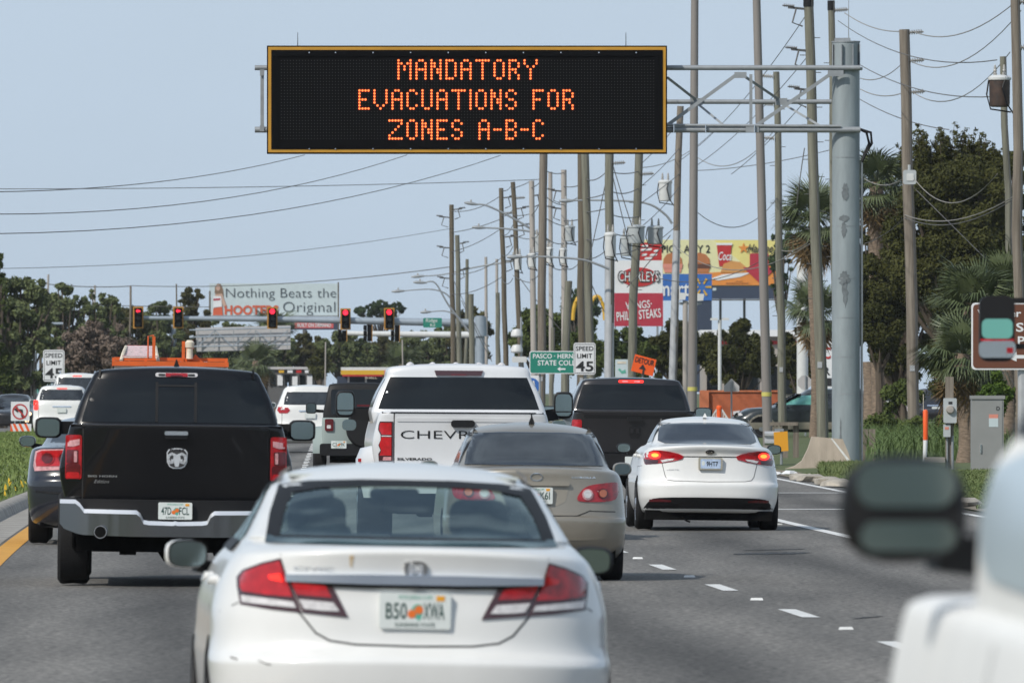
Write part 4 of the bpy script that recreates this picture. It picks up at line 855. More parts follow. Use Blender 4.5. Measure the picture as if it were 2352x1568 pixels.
def near_truck():               # white truck passing on the near side
    c = thing('pickup_truck', 'blurred white truck passing close by at the right edge with black towing mirror', 'pickup truck', (.754, 13.6, 0), .028)
    k = lambda ry=.3, nr=4, fy=.35, nf=3.2, cr=0: dict(ry=ry, nr=nr, fy=fy, nf=nf, cr=cr)
    xc = 1.04
    low, bl = shell([(.55, -3.2, 1.0, 4.6, k(nf=6, fy=.2)), (.7, -3.4, 1.05, 4.75, k(nf=6, fy=.2)), (1.0, -3.4, 1.07, 4.8, k(nf=6, fy=.2)), (1.24, -3.4, 1.062, 4.78, k(nf=6, fy=.2)), (1.36, -3.4, 1.045, 4.75, k(nf=6, fy=.2)), (1.412, -3.38, 1.03, 4.72, k(nf=6, fy=.2)), (1.425, -3.3, 1.0, 4.68, k(nf=6, fy=.2))], 3)
    o = low.build('body', M['near_paint'], c, 45); o.location.x = xc
    cab, bc = shell([(1.30, -1.2, .998, 3.9, k()), (1.42, -1.2, 1.0, 3.8, k()), (1.55, -1.15, 1.004, 3.65, k()), (1.63, -1.1, .995, 3.5, k()), (1.70, -1.1, .955, 3.4, k()), (1.76, -1.05, .925, 3.3, k()), (1.88, -1.0, .84, 3.1, k(cr=.02)), (1.96, -.9, .66, 2.8, k(cr=.02)), (1.98, -.4, .3, 2.0, k(.1))], 3)
    o2 = cab.build('cab', M['near_paint'], c, 45); o2.location.x = xc
    gl = patch('side_window', bc, smooth_poly([(.6, 1.49), (.6, 1.68), (3.0, 1.68), (3.35, 1.52), (3.0, 1.46)], 1), M['near_glass'], c, 'l'); gl.location.x = xc  # sky reflection is put into the glass's pale blue base colour
    patch('window_visor', bc, [(-1.0, 1.69), (-.9, 1.86), (2.9, 1.86), (3.2, 1.69)], M['black_trim'], gl, 'l', .012)
    sm = patch('door_seam', bl, ribbon([(2.5, .7), (2.52, 1.39)], .012), M['seam'], c, 'l', .003, skirt=False); sm.location.x = xc
    for x in (.16, 1.92):
        wheel(c, x, 3.7, .41, .28); wheel(c, x, -2.0, .41, .28)
    m = mirror(c, -.052, 3.7, 1.572, .098, .083, M['black_trim'], -1, .15, n=2.8, arm_dz=-.065, arm_w=.06, glass=False)
    for z0, z1, zz in ((1.575, 1.643, 'mirror_glass'), (1.508, 1.553, 'convex_glass')):
        q = MB(); q.prism(rr(-.128 if z0 > 1.56 else -.122, .024, z0, z1, .03), 3.690, 3.698); q.build(zz, M['near_mirror'], m)
    return c

def far_mirror_truck():         # tall truck outside the frame whose mirror reaches in
    d = 60
    c = thing('flatbed_truck', 'flatbed truck at the right edge with only its black and chrome mirror head in view', 'truck', (3.07, d, 0), 0)
    b = MB(); b.prism([(-.0, .5), (2.3, .5), (2.3, 2.3), (1.95, 2.7), (.35, 2.7), (0, 2.3)], 0, 2.0); b.build('cab', M['white_paint'], c)
    b = MB(); b.box(.02, 2.28, .4, 1.4, 1.55, 2.3); b.build('window', M['dark_glass'], c)
    b = MB(); b.box(.05, 2.3, -5.0, -.1, 1.02, 1.14); b.build('flat_bed', M['hardware'], c)
    b = MB(); b.box(.1, 2.25, -.2, -.08, 1.14, 2.2); b.build('headboard', M['hardware'], c)
    b = MB(); b.box(.5, .7, -4.9, 0, .7, 1.02); b.box(1.65, 1.85, -4.9, 0, .7, 1.02); b.build('chassis', M['under'], c)
    for x in (.15, 1.95): b = MB(); b.prism(rr(x, x+.25, .86, 1.0, .03), -5.03, -4.95); b.build('tail_light', M['red_lens'], c)
    b = MB(); b.box(.1, 2.25, -5.02, -4.92, .55, .68); b.build('bumper', M['black_trim'], c)
    b = MB(); b.box(.35, 1.95, -.005, .02, 1.6, 2.2); b.build('rear_window', M['dark_glass'], c)
    for x in (.25, 2.05): wheel(c, x, 1.2, .48, .28); wheel(c, x, -3.6, .48, .28)
    s = S(d+1); xo = 3.07
    def L_(px, py): return ((px-1176)/s-xo, 1.75+(900-py)/s)
    x0, z1 = L_(2250, 679); x1, z0 = L_(2331, 830)
    zm = L_(0, 732)[1]; zr_ = L_(0, 780)[1]
    b = MB(); b.prism(rr(x0, x1, z0, z1, .05, 5), 1.0, 1.12); m = b.build('truck_mirror', M['black_trim'], c)
    b = MB(); b.prism(rr(x0+.012, x1-.012, zr_+.006, zm, .03, 5), .994, 1.0); b.build('mirror_glass', M['teal_glass'], m)
    b = MB(); b.prism(rr(x0-.004, x1+.004, z0+.02, zr_-.006, .03, 5), .985, 1.0); b.build('convex_glass', M['chrome'], m)
    b = MB(); b.box(x0+.004, x1-.004, .988, 1.0, zr_-.006, zr_+.004); b.build('red_trim', M['red_lens'], m)
    b = MB(); b.box(x1-.045, x1-.01, .98, .986, z0+.045, z0+.075); b.build('red_reflector', M['red_lens'], m)
    b = MB(); b.bar((x1-.02, 1.06, L_(0, 795)[1]), (.1, 1.1, L_(0, 795)[1]), .03); b.bar((x1-.02, 1.06, L_(0, 690)[1]), (.1, 1.1, L_(0, 690)[1]), .03); b.build('mirror_arm', M['black_trim'], m)

def utility_truck():
    d = 182; s = S(d)
    c = car('utility_truck', 'utility truck with orange rack and folded white panel ahead of the black pickup', 'utility truck', 388, d)
    def q(px, py): return ((px-388)/s, 1.75+(900-py)/s)
    def B(name, px0, px1, py0, py1, y0, y1, m, par=c):
        a, z1 = q(px0, py0); e, z0 = q(px1, py1); b = MB(); b.box(a, e, y0, y1, z0, z1); return b.build(name, m, par)
    B('body', 262, 512, 845, 1010, .4, 5.5, M['silver_white'])
    B('roof_edge', 258, 516, 841, 849, .35, 4.5, M['silver_white'])
    r = B('rack_rail', 254, 521, 830, 841, .2, .35, M['orange_paint'])
    B('rack_rail', 258, 519, 821, 829, .5, .62, M['orange_paint'])
    for px in (256, 330, 415, 515): B('rack_post', px-3, px+3, 822, 842, .24, .3, M['orange_paint'])
    B('upright', 345, 352, 773, 826, .3, .4, M['orange_paint']); B('upright', 413, 420, 783, 840, .3, .4, M['orange_paint'])
    b = MB(); b.tube([(q(335, 822)[0], .5, q(0, 822)[1]), (q(335, 772)[0], .5, q(0, 772)[1]), (q(348, 770)[0], .5, q(0, 770)[1]), (q(348, 776)[0], .5, q(0, 776)[1])], .012, 6); b.build('hoop', M['orange_paint'], c)
    b = MB(); b.tube([(q(424, 836)[0], .5, q(0, 836)[1]), (q(424, 785)[0], .5, q(0, 785)[1]), (q(438, 781)[0], .5, q(0, 781)[1]), (q(438, 800)[0], .5, q(0, 800)[1])], .012, 6); b.build('hoop', M['orange_paint'], c)
    x0, z1 = q(283, 799); x1, z0 = q(350, 823)
    b = MB(); b.add([(x0-.05, .5, z0), (x1+.06, .5, z0), (x1, 1.6, z1), (x0, 1.6, z1), (x0-.05, .5, z0+.03), (x1+.06, .5, z0+.03), (x1, 1.6, z1+.03), (x0, 1.6, z1+.03)], [(0, 1, 2, 3), (4, 5, 6, 7), (0, 1, 5, 4), (1, 2, 6, 5), (2, 3, 7, 6), (3, 0, 4, 7)])
    p = b.build('folded_panel', M['white_paint'], c)
    for i in range(6):
        b = MB(); t = i/5; b.bar((x0-.05+.05*t, .5+1.1*t, z0+.035+(z1-z0)*t), (x1+.06-.06*t, .5+1.1*t, z0+.035+(z1-z0)*t), .012, .008); b.build('panel_rib', M['pink_lens'], p)
    for px, dx in ((282, -.06), (350, .06)):
        xx = q(px, 0)[0]; b = MB(); b.tube([(xx+dx, .45, q(0, 829)[1]), (xx+dx*.5, .6, q(0, 812)[1]), (xx, 1.5, q(0, 797)[1])], .03, 8); b.build('panel_arm', M['cream'], c)
    xx = q(431, 0)[0]; b = MB(); b.lathe([(.02, q(0, 825)[1]), (.055, q(0, 823)[1]), (.05, q(0, 800)[1]), (.07, q(0, 797)[1]), (.075, q(0, 786)[1]), (.04, q(0, 780)[1])], 14, (xx, .3, 0)); b.build('winch_housing', M['cream'], c)
    b = MB(); b.add([(q(430, 0)[0], .4, q(0, 838)[1]), (q(470, 0)[0], .4, q(0, 838)[1]), (q(444, 0)[0], .4, q(0, 812)[1]), (q(430, 0)[0], .5, q(0, 838)[1]), (q(470, 0)[0], .5, q(0, 838)[1]), (q(444, 0)[0], .5, q(0, 812)[1])], [(0, 1, 2), (3, 4, 5), (0, 1, 4, 3), (1, 2, 5, 4), (2, 0, 3, 5)]); b.build('gusset', M['orange_paint'], c)
    for x in (-.75, .75): wheel(c, x, 1.2, .42, .28); wheel(c, x, 4.6, .42, .28)

def vehicles():
    M['orange_paint'] = mat('orange_paint', (.62, .105, .012), .45, coat=.3, var=.12, vs=3)
    M['cream'] = mat('cream', (.62, .56, .45), .6, var=.15, vs=6)
    M['teal_glass'] = mat('teal_glass', (.16, .44, .38), .2, metal=.2, coat=.5)
    white_compact(); black_pickup(); side_sedan(); gold_sedan(); white_hatch(); white_pickup(); dark_pickup(); teal_offroader()
    suv('suv_car', 'white crossover with long rear window between the black pickup and the off-roader', 712, 318, M['white_paint'], .99, 1.90, (.74, 1.34, 1.70), [(-.90, 1.28), (-.62, 1.26), (-.56, 1.18), (-.64, 1.10), (-.86, 1.10), (-.93, 1.18)], high=False, belt=1.26, rack=True)
    suv('suv_car', 'white SUV with lit brake lights just left of the black pickup cab', 141, 385, M['white_paint'], .98, 1.90, (.76, 1.38, 1.74), lit=True, belt=1.26)
    suv('suv_car', 'taller white van behind the white SUV, only its dark window and roof showing', 176, 432, M['white_paint'], 1.02, 2.36, (.86, 1.70, 2.18), belt=1.62, cat='van', rack=True)
    near_truck(); far_mirror_truck(); utility_truck()
    # dark SUV leaving the driveway, seen from its side
    c, bvh = suv('suv_car', 'dark green SUV turning out of the driveway behind the wooden poles', 2000, 378, M['green_dark'], .92, 1.72, (.7, 1.1, 1.5), high=False, length=4.75)
    c.rotation_euler = (0, 0, R(92)); c.location = W(2008, 1001, 378); c.location.z = .16
    for s in 'l':
        patch('cladding', bvh, [(.1, .36), (4.6, .36), (4.65, .58), (.05, .60)], M['taupe'], c, s, .015)
        patch('head_light', bvh, [(4.42, .82), (4.72, .78), (4.72, .95), (4.5, .98)], M['white_lens'], c, s, .02)
        patch('arch_trim', bvh, ribbon([(3.8+.45*math.cos(R(a)), .37+.45*math.sin(R(a))) for a in range(0, 181, 15)], .06), M['taupe'], c, s, .02)
        patch('door_window', bvh, [(1.75, 1.17), (1.8, 1.48), (2.5, 1.48), (3.05, 1.17)], M['teal_glass'], c, s, .012)
        patch('tail_light', bvh, rr(.1, .3, .95, 1.2, .03), M['red_lens'], c, s, .02)
    # oncoming cars
    for px, d, col, lab, hot in ((22, 455, 'grey_paint', 'silver grey oncoming car with amber headlights at the left edge', 1), (100, 520, 'navy_paint', 'dark oncoming car with lit headlights beside the no left turn sign', 1), (4, 520, 'black_paint', 'dark oncoming car half cut by the left edge of the picture', 0)):
        o, bv = suv('oncoming_car', lab, px, d, M[col], .9, 1.55, (.65, 1.02, 1.38), cat='car', high=False, belt=.95, length=4.5)
        o.rotation_euler = (0, 0, math.pi+.02); o.location.y += 4.5
        patch('windscreen', bv, [(-.62, 1.02), (.62, 1.02), (.5, 1.36), (-.5, 1.36)], M['tint_glass'], o, 'f', .01)
        for s in (1, -1):
            patch('head_light', bv, ell(s*.66, .74, .12, .08), M['lit_head'], o, 'f', .03)
            patch('fog_lamp', bv, ell(s*.6, .45, .07, .05), M['lit_head'], o, 'f', .03)
# ------------------------------------------------------------------ the setting: ground, road, markings
def strip(name, xa, xb, ds, z, m, kind='structure', parent=None, zoff=None):
    v = []; f = []
    for i, d in enumerate(ds):
        zz = zr(d)+z
        v += [(xa(d), d, zz), (xb(d), d, zz if zoff is None else zz+zoff)]
        if i: f.append((2*i-2, 2*i-1, 2*i+1, 2*i))
    mb = MB(); mb.add(v, f); o = mb.build(name, m, parent, 0); o['kind'] = kind; return o
def frange(a, b, s):
    out = []
    while a < b: out.append(a); a += s
    return out+[b]
YEL = lambda d: lane(d)-6.65
EDGE = lambda d: lane(d)+6.66
DS = frange(4, 240, 6)+frange(250, 1500, 25)
def setting():
    b = MB(); b.add([(-1250, -300, -.06), (1250, -300, -.06), (1250, 230, -.06), (-1250, 230, -.06), (1250, 2600, 1.36), (-1250, 2600, 1.36)], [(0, 1, 2, 3), (3, 2, 4, 5)])
    struct(b.build('ground', M['soil'], None, 0))
    road = strip('road', lambda d: YEL(d)-.55, EDGE, DS, 0, M['asphalt'])
    strip('road', lambda d: YEL(d)-18.5, lambda d: YEL(d)-8.2, DS, .0, M['asphalt'])
    strip('road', lambda d: -60, lambda d: 60, [556, 566, 578], .004, M['asphalt'])
    strip('yellow_line', lambda d: YEL(d)-.20, lambda d: YEL(d)+.03, DS[:60], .005, M['line_yellow'], parent=road)
    strip('edge_line', lambda d: EDGE(d)-.42, lambda d: EDGE(d)-.28, frange(4, 236, 5), .005, M['line_white'], parent=road)
    strip('solid_line', lambda d: lane(d)+3.17, lambda d: lane(d)+3.33, frange(60, 163, 5), .005, M['line_white'], parent=road)
    for dd, x0, x1 in ((169.3, 3.55, 6.3), (197, 3.6, 6.3)):
        strip('cross_line', lambda d: lane(d)+x0, lambda d: lane(d)+x1, [dd, dd+.75], .005, M['line_white'], parent=road)
    for k in range(-4, 38):
        d0 = 78.1+11.85*k
        for off in (0, -3.32):
            strip('lane_dash', lambda d: lane(d)+off-.065, lambda d: lane(d)+off+.075, [d0-1.65, d0, d0+1.65], .005, M['line_white'], parent=road)
            dm = d0+5.9; x = lane(dm)+off; z = zr(dm)
            b = MB(); b.add([(x-.055, dm-.055, z), (x+.055, dm-.055, z), (x+.055, dm+.055, z), (x-.055, dm+.055, z), (x-.045, dm-.02, z+.018), (x+.045, dm-.02, z+.018), (x+.045, dm+.02, z+.018), (x-.045, dm+.02, z+.018)],
                            [(0, 1, 5, 4), (1, 2, 6, 5), (2, 3, 7, 6), (3, 0, 4, 7), (4, 5, 6, 7)])
            o = b.build('road_stud', M['line_white'], road, 0); o['kind'] = 'structure'
    for dm, off in ((157, 3.0), (150, 3.0)):
        b = MB(); x = lane(dm)+off; b.box(x-.055, x+.055, dm-.05, dm+.05, .002, .018); o = b.build('road_stud', M['line_white'], road, 0); o['kind'] = 'structure'
    # ragged tar crack and patch
    rnd = random.Random(5)
    def blot(px0, px1, py, hgt, m, n=16):
        d = CAM_H*F/(py-900); s = S(d); top = []; bot = []
        for i in range(n+1):
            t = i/n; x = (px0+(px1-px0)*t-1176)/s; e = math.sin(math.pi*t)**.6
            top.append((x, d+hgt*e*(.5+rnd.random())+1.2*(t-.5), .004)); bot.append((x, d-hgt*e*(.4+rnd.random()*.8)+1.2*(t-.5), .004))
        b = MB(); k = len(top); b.add(top+bot, [(i, i+1, k+i+1, k+i) for i in range(n)]); o = b.build('tar_patch', m, road, 0); o['kind'] = 'structure'
    blot(1680, 1870, 1271, .75, M['tar'], 22); blot(1950, 2035, 1418, .16, M['tar']); blot(1700, 1860, 1262, .4, M['old_asphalt'])
    # median: gutter, kerb, turf
    strip('gutter', lambda d: YEL(d)-.72, lambda d: YEL(d)-.24, DS, .004, M['gutter'])
    b = MB(); v = []; f = []
    prof = [(-.70, .0), (-.74, .10), (-.79, .145), (-.95, .15), (-.99, .13)]
    for i, d in enumerate(DS):
        v += [(YEL(d)+x, d, z+zr(d)) for x, z in prof]
        if i: f += [((i-1)*5+k, (i-1)*5+k+1, i*5+k+1, i*5+k) for k in range(4)]
    b.add(v, f); struct(b.build('kerb', M['gutter'], None, 50))
    def mz(t): return .13+.16*math.sin(math.pi*min(1, t))
    v = []; f = []; n = 7
    for i, d in enumerate(DS):
        v += [(YEL(d)-.98-7.2*k/(n-1), d, zr(d)+mz(k/(n-1))) for k in range(n)]
        if i: f += [((i-1)*n+k, (i-1)*n+k+1, i*n+k+1, i*n+k) for k in range(n-1)]
    b = MB(); b.add(v, f); struct(b.build('median', M['turf'], None, 60))
    # right verge rising from the road edge
    v = []; f = []; X = [0, .12, .5, 1.5, 4, 9, 30]; Zz = [-.02, .03, .05, .08, .14, .22, .3]; n = 7
    for i, d in enumerate(DS):
        wob = .10*math.sin(d*.7)+.06*math.sin(d*1.9)
        v += [(EDGE(d)+.02+X[k]+(wob if k in (1, 2) else 0), d, zr(d)+Zz[k]) for k in range(n)]
        if i: f += [((i-1)*n+k, (i-1)*n+k+1, i*n+k+1, i*n+k) for k in range(n-1)]
    b = MB(); b.add(v, f); struct(b.build('verge', M['turf'], None, 60))
    strip('parking_lot', lambda d: EDGE(d)+9, lambda d: EDGE(d)+40, frange(300, 520, 20), .285, M['gutter'])
    strip('verge_edge', lambda d: EDGE(d)+.02+.05*math.sin(d*1.1), lambda d: EDGE(d)+.42+.16*math.sin(d*.37)+.1*math.sin(d*1.7), DS, .016, M['dirt'], zoff=.045)
    # broken concrete along the verge
    for i, (px, py) in enumerate(((1845, 1098), (1868, 1100), (1905, 1107), (1925, 1112), (2170, 1152), (2195, 1157), (2218, 1160))):
        d = CAM_H*F/(py-900+6); p = W(px, py, d); rnd = random.Random(i); q = []
        b = MB(); k = 8
        ring = lambda s, z: [(p.x+s*(.22+.14*rnd.random())*math.cos(2*math.pi*j/k), d+s*1.2*(.5+.4*rnd.random())*math.sin(2*math.pi*j/k), z+.03*rnd.random()) for j in range(k)]
        v = ring(1, .0)+ring(.9, .09)+ring(.45, .13)
        b.add(v, [(j, (j+1) % k, k+(j+1) % k, k+j) for j in range(k)]+[(k+j, k+(j+1) % k, 2*k+(j+1) % k, 2*k+j) for j in range(k)]+[tuple(range(2*k, 3*k))])
        o = b.build('broken_kerb', M['concrete'], None, 50); o['kind'] = 'structure'

def blades(name, area, n, h, wdt, m, zf, lean=.35, parent=None):
    """many grass blades as one mesh; area(rng, n) gives x, y"""
    x, y = area(n); z = np.array([zf(a, b) for a, b in zip(x, y)])
    hh = h*(.55+.9*RNG.random(n)); an = RNG.random(n)*2*math.pi; ln = lean*hh*(RNG.random(n)+.2)
    dx, dy = np.cos(an), np.sin(an); w2 = wdt*(.6+.8*RNG.random(n)); px, py = -dy, dx
    # blades turned mostly across the view
    V = np.zeros((n, 5, 3))
    V[:, 0] = np.stack([x-w2, y, z], 1); V[:, 1] = np.stack([x+w2, y, z], 1)
    V[:, 2] = np.stack([x+dx*ln*.35+w2*.8, y+dy*ln*.35, z+hh*.6], 1); V[:, 3] = np.stack([x+dx*ln*.35-w2*.8, y+dy*ln*.35, z+hh*.6], 1)
    V[:, 4] = np.stack([x+dx*ln*1.2, y+dy*ln*1.2, z+hh*(.85+.15*RNG.random(n))], 1)
    return raw(name, V.reshape(-1, 3), n, [4, 3], [0, 1, 2, 3, 3, 2, 4], 5, m, parent)
def raw(name, V, n, sizes, pat, stride, m, parent=None):
    me = bpy.data.meshes.new(name); me.vertices.add(len(V)); me.vertices.foreach_set('co', V.astype(np.float32).ravel())
    idx = (np.arange(n)[:, None]*stride+np.array(pat)[None]).ravel().astype(np.int32)
    sz = np.tile(np.array(sizes, np.int32), n); st = np.concatenate([[0], np.cumsum(sz)[:-1]]).astype(np.int32)
    me.loops.add(len(idx)); me.loops.foreach_set('vertex_index', idx); me.polygons.add(len(sz)); me.polygons.foreach_set('loop_start', st)
    try: me.polygons.foreach_set('loop_total', sz)
    except Exception: pass
    me.update(calc_edges=True); me.validate(); me.materials.append(m)
    o = bpy.data.objects.new(name, me); COL.objects.link(o)
    if parent: o.parent = parent
    return o
def leaf_mesh(C, Rr, n, size, up=.25):
    """leaf faces over the shells of clumps (centre, radius)"""
    C = np.array(C, float); Rr = np.array(Rr, float); wgt = Rr**2/np.sum(Rr**2)
    k = RNG.choice(len(C), n, p=wgt); u = RNG.normal(size=(n, 3)); u /= np.linalg.norm(u, axis=1)[:, None]
    rad = Rr[k]*(.2+.62*RNG.random(n)**.7+.22*np.abs(RNG.normal(size=n))); p = C[k]+u*rad[:, None]*np.array([1, 1, .82])
    a = RNG.normal(size=(n, 3)); a[:, 2] += up; nrm = u*.7+a*.6; nrm /= np.linalg.norm(nrm, axis=1)[:, None]
    t = np.cross(nrm, RNG.normal(size=(n, 3))); t /= np.linalg.norm(t, axis=1)[:, None]; bt = np.cross(nrm, t)
    s = (size*(.5+RNG.random(n)))[:, None]
    V = np.stack([p-t*s, p+bt*s*.45, p+t*s, p-bt*s*.45], 1)
    return V.reshape(-1, 3)
def tree(name, label, px, top, bot, wpx, d, m, n=9000, leaf=.28, clumps=26, seed=0, group=None, trunk=True, tm=None, flat=1.0, base=None, gaps=.30, cat='tree', lim=.45, allb=2):
    s = S(d); rnd = np.random.default_rng(seed+100); x = (px-1176)/s; zt = 1.75+(900-top)/s; z0 = 1.75+(900-bot)/s
    hw = wpx/2/s; hh = (zt-z0)/2; zc = (zt+z0)/2
    root = thing(name, label, cat, (x, d, zr(d)), 0, 0, group)
    zl = zr(d); C = []; Q = []
    for i in range(clumps):
        u = rnd.normal(size=3); u /= np.linalg.norm(u); r = rnd.random()**lim
        q = gaps*min(hw, hh)*(.45+.85*rnd.random())
        C.append([u[0]*r*(hw-q*.8), u[1]*r*(hw-q*.8)*.8, zc-zl+u[2]*r*(hh-q*.8)*flat]); Q.append(q)
    C.append([0, 0, zt-zl-.25*hh]); Q.append(gaps*min(hw, hh)*.8)
    V = leaf_mesh(C, Q, n, leaf)
    raw('crown', V, n, [4], [0, 1, 2, 3], 4, m, root)
    if trunk:
        b = MB(); tr = max(.12, .045*(zt-z0)); fk = max(z0-zl, .8)+.12*hh
        b.tube([(0, 0, -.1), (tr*.3, 0, fk*.5), (0, 0, fk), (-tr*.4, 0, zc-zl+.2*hh)], [tr*1.25, tr, tr*.85, tr*.35], 9)
        for i in range(0, len(C)-1, allb):
            c = Vector(C[i]); st = Vector((0, 0, fk*.75+.25*(c.z-fk)*rnd.random()))
            mid = (st+c)/2+Vector((0, 0, -.06*hh)); b.tube([st, mid, c], [tr*.4, tr*.28, tr*.1], 5)
        b.build('trunk', tm or M['bark'], root)
    return root
_fr = {}
def frond_mesh(key, L_, leaflets=30, droop=.5, fan=True, wide=.05):
    b = MB(); rnd = random.Random(hash(key) % 999)
    pts = []
    for i in range(6):
        t = i/5; pts.append(Vector((0, L_*.42*t, -droop*.25*L_*t*t)))
    b.tube(pts, [.028, .026, .024, .02, .018, .014], 5)
    e = pts[-1]
    for i in range(leaflets):
        a = R(-115+230*i/(leaflets-1)); l = L_*(.62-.22*abs(a)/2)*(.85+.3*rnd.random())
        d1 = Vector((math.sin(a), math.cos(a), .10-.12*abs(a))); m_ = e+d1*l*.6; en = e+d1*l+Vector((0, 0, -l*(.22+.35*rnd.random())*droop*1.6))
        n = Vector((math.cos(a), -math.sin(a), 0))*wide*.5
        b.add([e, m_-n, m_+n, en], [(0, 1, 2), (1, 3, 2)])
    me = bpy.data.meshes.new('frond'); me.from_pydata(b.v, [], b.f); me.update(); return me
def palm(label, px, top, bot, d, L_, n=34, dead=10, trunk_r=.2, base_y=None, seed=1, group='cabbage palms along the verge'):
    """fan palm: trunk, live fronds and a skirt of dry ones"""
    s = S(d); rnd = random.Random(seed); z = 1.75+(900-top)/s-L_*.75; g = zr(d)+.15
    root = thing('palm_tree', label, 'palm tree', ((px-1176)/s, d, g), 0, 0, group)
    h = max(z-g, .3)
    b = MB(); pts = [(.06*math.sin(i), 0, -.1+(h+.1)*i/6) for i in range(7)]; b.tube(pts, [trunk_r*1.2, trunk_r*1.02, trunk_r, trunk_r, trunk_r*1.05, trunk_r*1.1, trunk_r], 12); b.build('trunk', M['palm_bark'], root)
    key = round(L_, 2)
    if key not in _fr:
        fm = []
        for j in range(3):
            me = frond_mesh((key, j), L_, 34, .35+.25*j, wide=.034*L_); me.materials.append(M['palm_leaf']); fm.append(me)
        me = frond_mesh((key, 9), L_, 20, .9, wide=.05*L_); me.materials.append(M['dry_leaf']); fm.append(me); _fr[key] = fm
    for i in range(n+dead):
        dry = i >= n
        o = bpy.data.objects.new('dry_frond' if dry else 'frond', _fr[key][3] if dry else _fr[key][i % 3]); COL.objects.link(o); o.parent = root
        yaw = i*2.399+rnd.random()*.5
        el = R(-78+25*rnd.random()) if dry else R(82-118*(i/n)**.9+12*(rnd.random()-.5))
        o.location = (0, 0, h-(.25*rnd.random() if dry else .1*rnd.random())); o.rotation_euler = (el, rnd.uniform(-.3, .3), yaw)
        sc = .85+.3*rnd.random(); o.scale = (sc, sc, sc)
    return root
def vegetation():
    lf = lambda nm, c, c2, vs=.6: mat(nm, c, .7, vs=vs, col2=c2, spec=.1)
    M['bark'] = mat('bark', (.09, .07, .052), .95, var=.3, vs=3, stretch=(4, 4, .6)); M['palm_bark'] = mat('palm_bark', (.20, .15, .11), .95, var=.4, vs=7, stretch=(1, 1, 3), bump=.6, bs=18)
    M['palm_leaf'] = mat('palm_leaf', (.050, .072, .026), .5, vs=1.5, col2=(.125, .15, .065)); M['dry_leaf'] = mat('dry_leaf', (.20, .13, .055), .8, var=.35, vs=2)
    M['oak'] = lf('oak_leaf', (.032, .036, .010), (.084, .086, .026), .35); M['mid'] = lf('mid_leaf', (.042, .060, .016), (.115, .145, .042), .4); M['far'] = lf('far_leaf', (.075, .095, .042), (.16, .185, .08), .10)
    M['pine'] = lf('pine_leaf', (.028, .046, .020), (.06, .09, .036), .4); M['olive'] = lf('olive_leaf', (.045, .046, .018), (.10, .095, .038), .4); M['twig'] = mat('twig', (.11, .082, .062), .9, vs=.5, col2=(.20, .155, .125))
    M['bright'] = lf('bright_leaf', (.055, .095, .018), (.13, .19, .04), .8)
    T = tree
    # big dark oak on the right
    T('oak_tree', 'tall dark oak filling the right side behind the wooden poles', 2190, 330, 800, 330, 345, M['oak'], 170000, .055, 190, 1, gaps=.20)
    T('oak_tree', 'dense oak behind the gantry pole filling the gap below the palm crown', 2015, 455, 800, 150, 368, M['oak'], 60000, .055, 80, 7, gaps=.22)
    # oak whose upper shoots stand up against the sky
    d = 352; s = S(d); root = thing('oak_tree', 'oak with feathery upright twigs against the sky above the brown sign', 'tree', ((2180-1176)/s, d, .2)); C = []; Q = []; rnd = random.Random(8); b = MB()
    b.tube([(0, 0, 0), (.1, 0, 2.5), (0, 0, 5.2)], [.22, .18, .10], 8)
    for i in range(75):
        px = rnd.uniform(2070, 2295); t_ = rnd.random(); e = 1-abs((px-2175)/125)**2
        top = 345-75*max(0, e)*(.35+.65*t_)+25*rnd.random(); base = rnd.uniform(400, 500)
        P0 = Vector(((px-2180)/s*.8, rnd.uniform(-.6, .6), 1.55+(900-base)/s)); P1 = Vector(((px-2180+rnd.uniform(-14, 14))/s, P0.y+rnd.uniform(-.2, .2), 1.55+(900-top)/s))
        mid = (P0+P1)/2+Vector((rnd.uniform(-.08, .08), 0, 0)); b.tube([Vector((0, 0, 3.6)), P0, mid, P1], [.05, .022, .014, .006], 5)
        for k in range(9):
            f = k/8; q = P0.lerp(mid, f*2) if f < .5 else mid.lerp(P1, f*2-1); C.append(q+Vector((rnd.uniform(-.10, .10), rnd.uniform(-.1, .1), 0))); Q.append(.26-.17*f)
    raw('crown', leaf_mesh(C, Q, 60000, .045), 60000, [4], [0, 1, 2, 3], 4, M['oak'], root); b.build('trunk', M['bark'], root)
    T('oak_tree', 'dark lower oak just right of the sign gantry pole', 2060, 470, 905, 230, 360, M['oak'], 90000, .055, 100, 3, gaps=.20)
    T('oak_tree', 'oak at the right edge behind the transformer pole', 2330, 300, 780, 190, 350, M['oak'], 70000, .055, 80, 4, gaps=.20)
    T('oak_tree', 'shaded oak low behind the utility cabinet', 2240, 640, 985, 240, 338, M['oak'], 60000, .055, 70, 5, gaps=.24)
    T('oak_tree', 'low oak foliage hanging over the palm trunks right of the gantry', 2018, 690, 835, 130, 344, M['oak'], 40000, .055, 60, 6, gaps=.24)
    # palms
    palm('palm with shaggy brown skirt left of the gantry pole', 1870, 418, 0, 372, 1.45, 34, 40, .15, seed=3)
    palm('palm crown rising right behind the gantry pole', 2015, 340, 0, 362, 1.45, 36, 14, .22, seed=4)
    palm('palm low beside the brown sign with silvery upright fronds', 2235, 610, 0, 262, 1.15, 44, 12, .2, seed=5)
    palm('palm behind the brown sign at the right edge', 2310, 575, 0, 270, 1.3, 40, 8, .2, seed=6)
    palm('palm half hidden below the brown sign with drooping fronds', 2215, 720, 0, 255, 1.2, 30, 10, .18, seed=7)
    palm('palm with ragged hanging fronds under the tall shaggy palm', 1872, 640, 0, 380, 1.25, 26, 30, .14, seed=8)
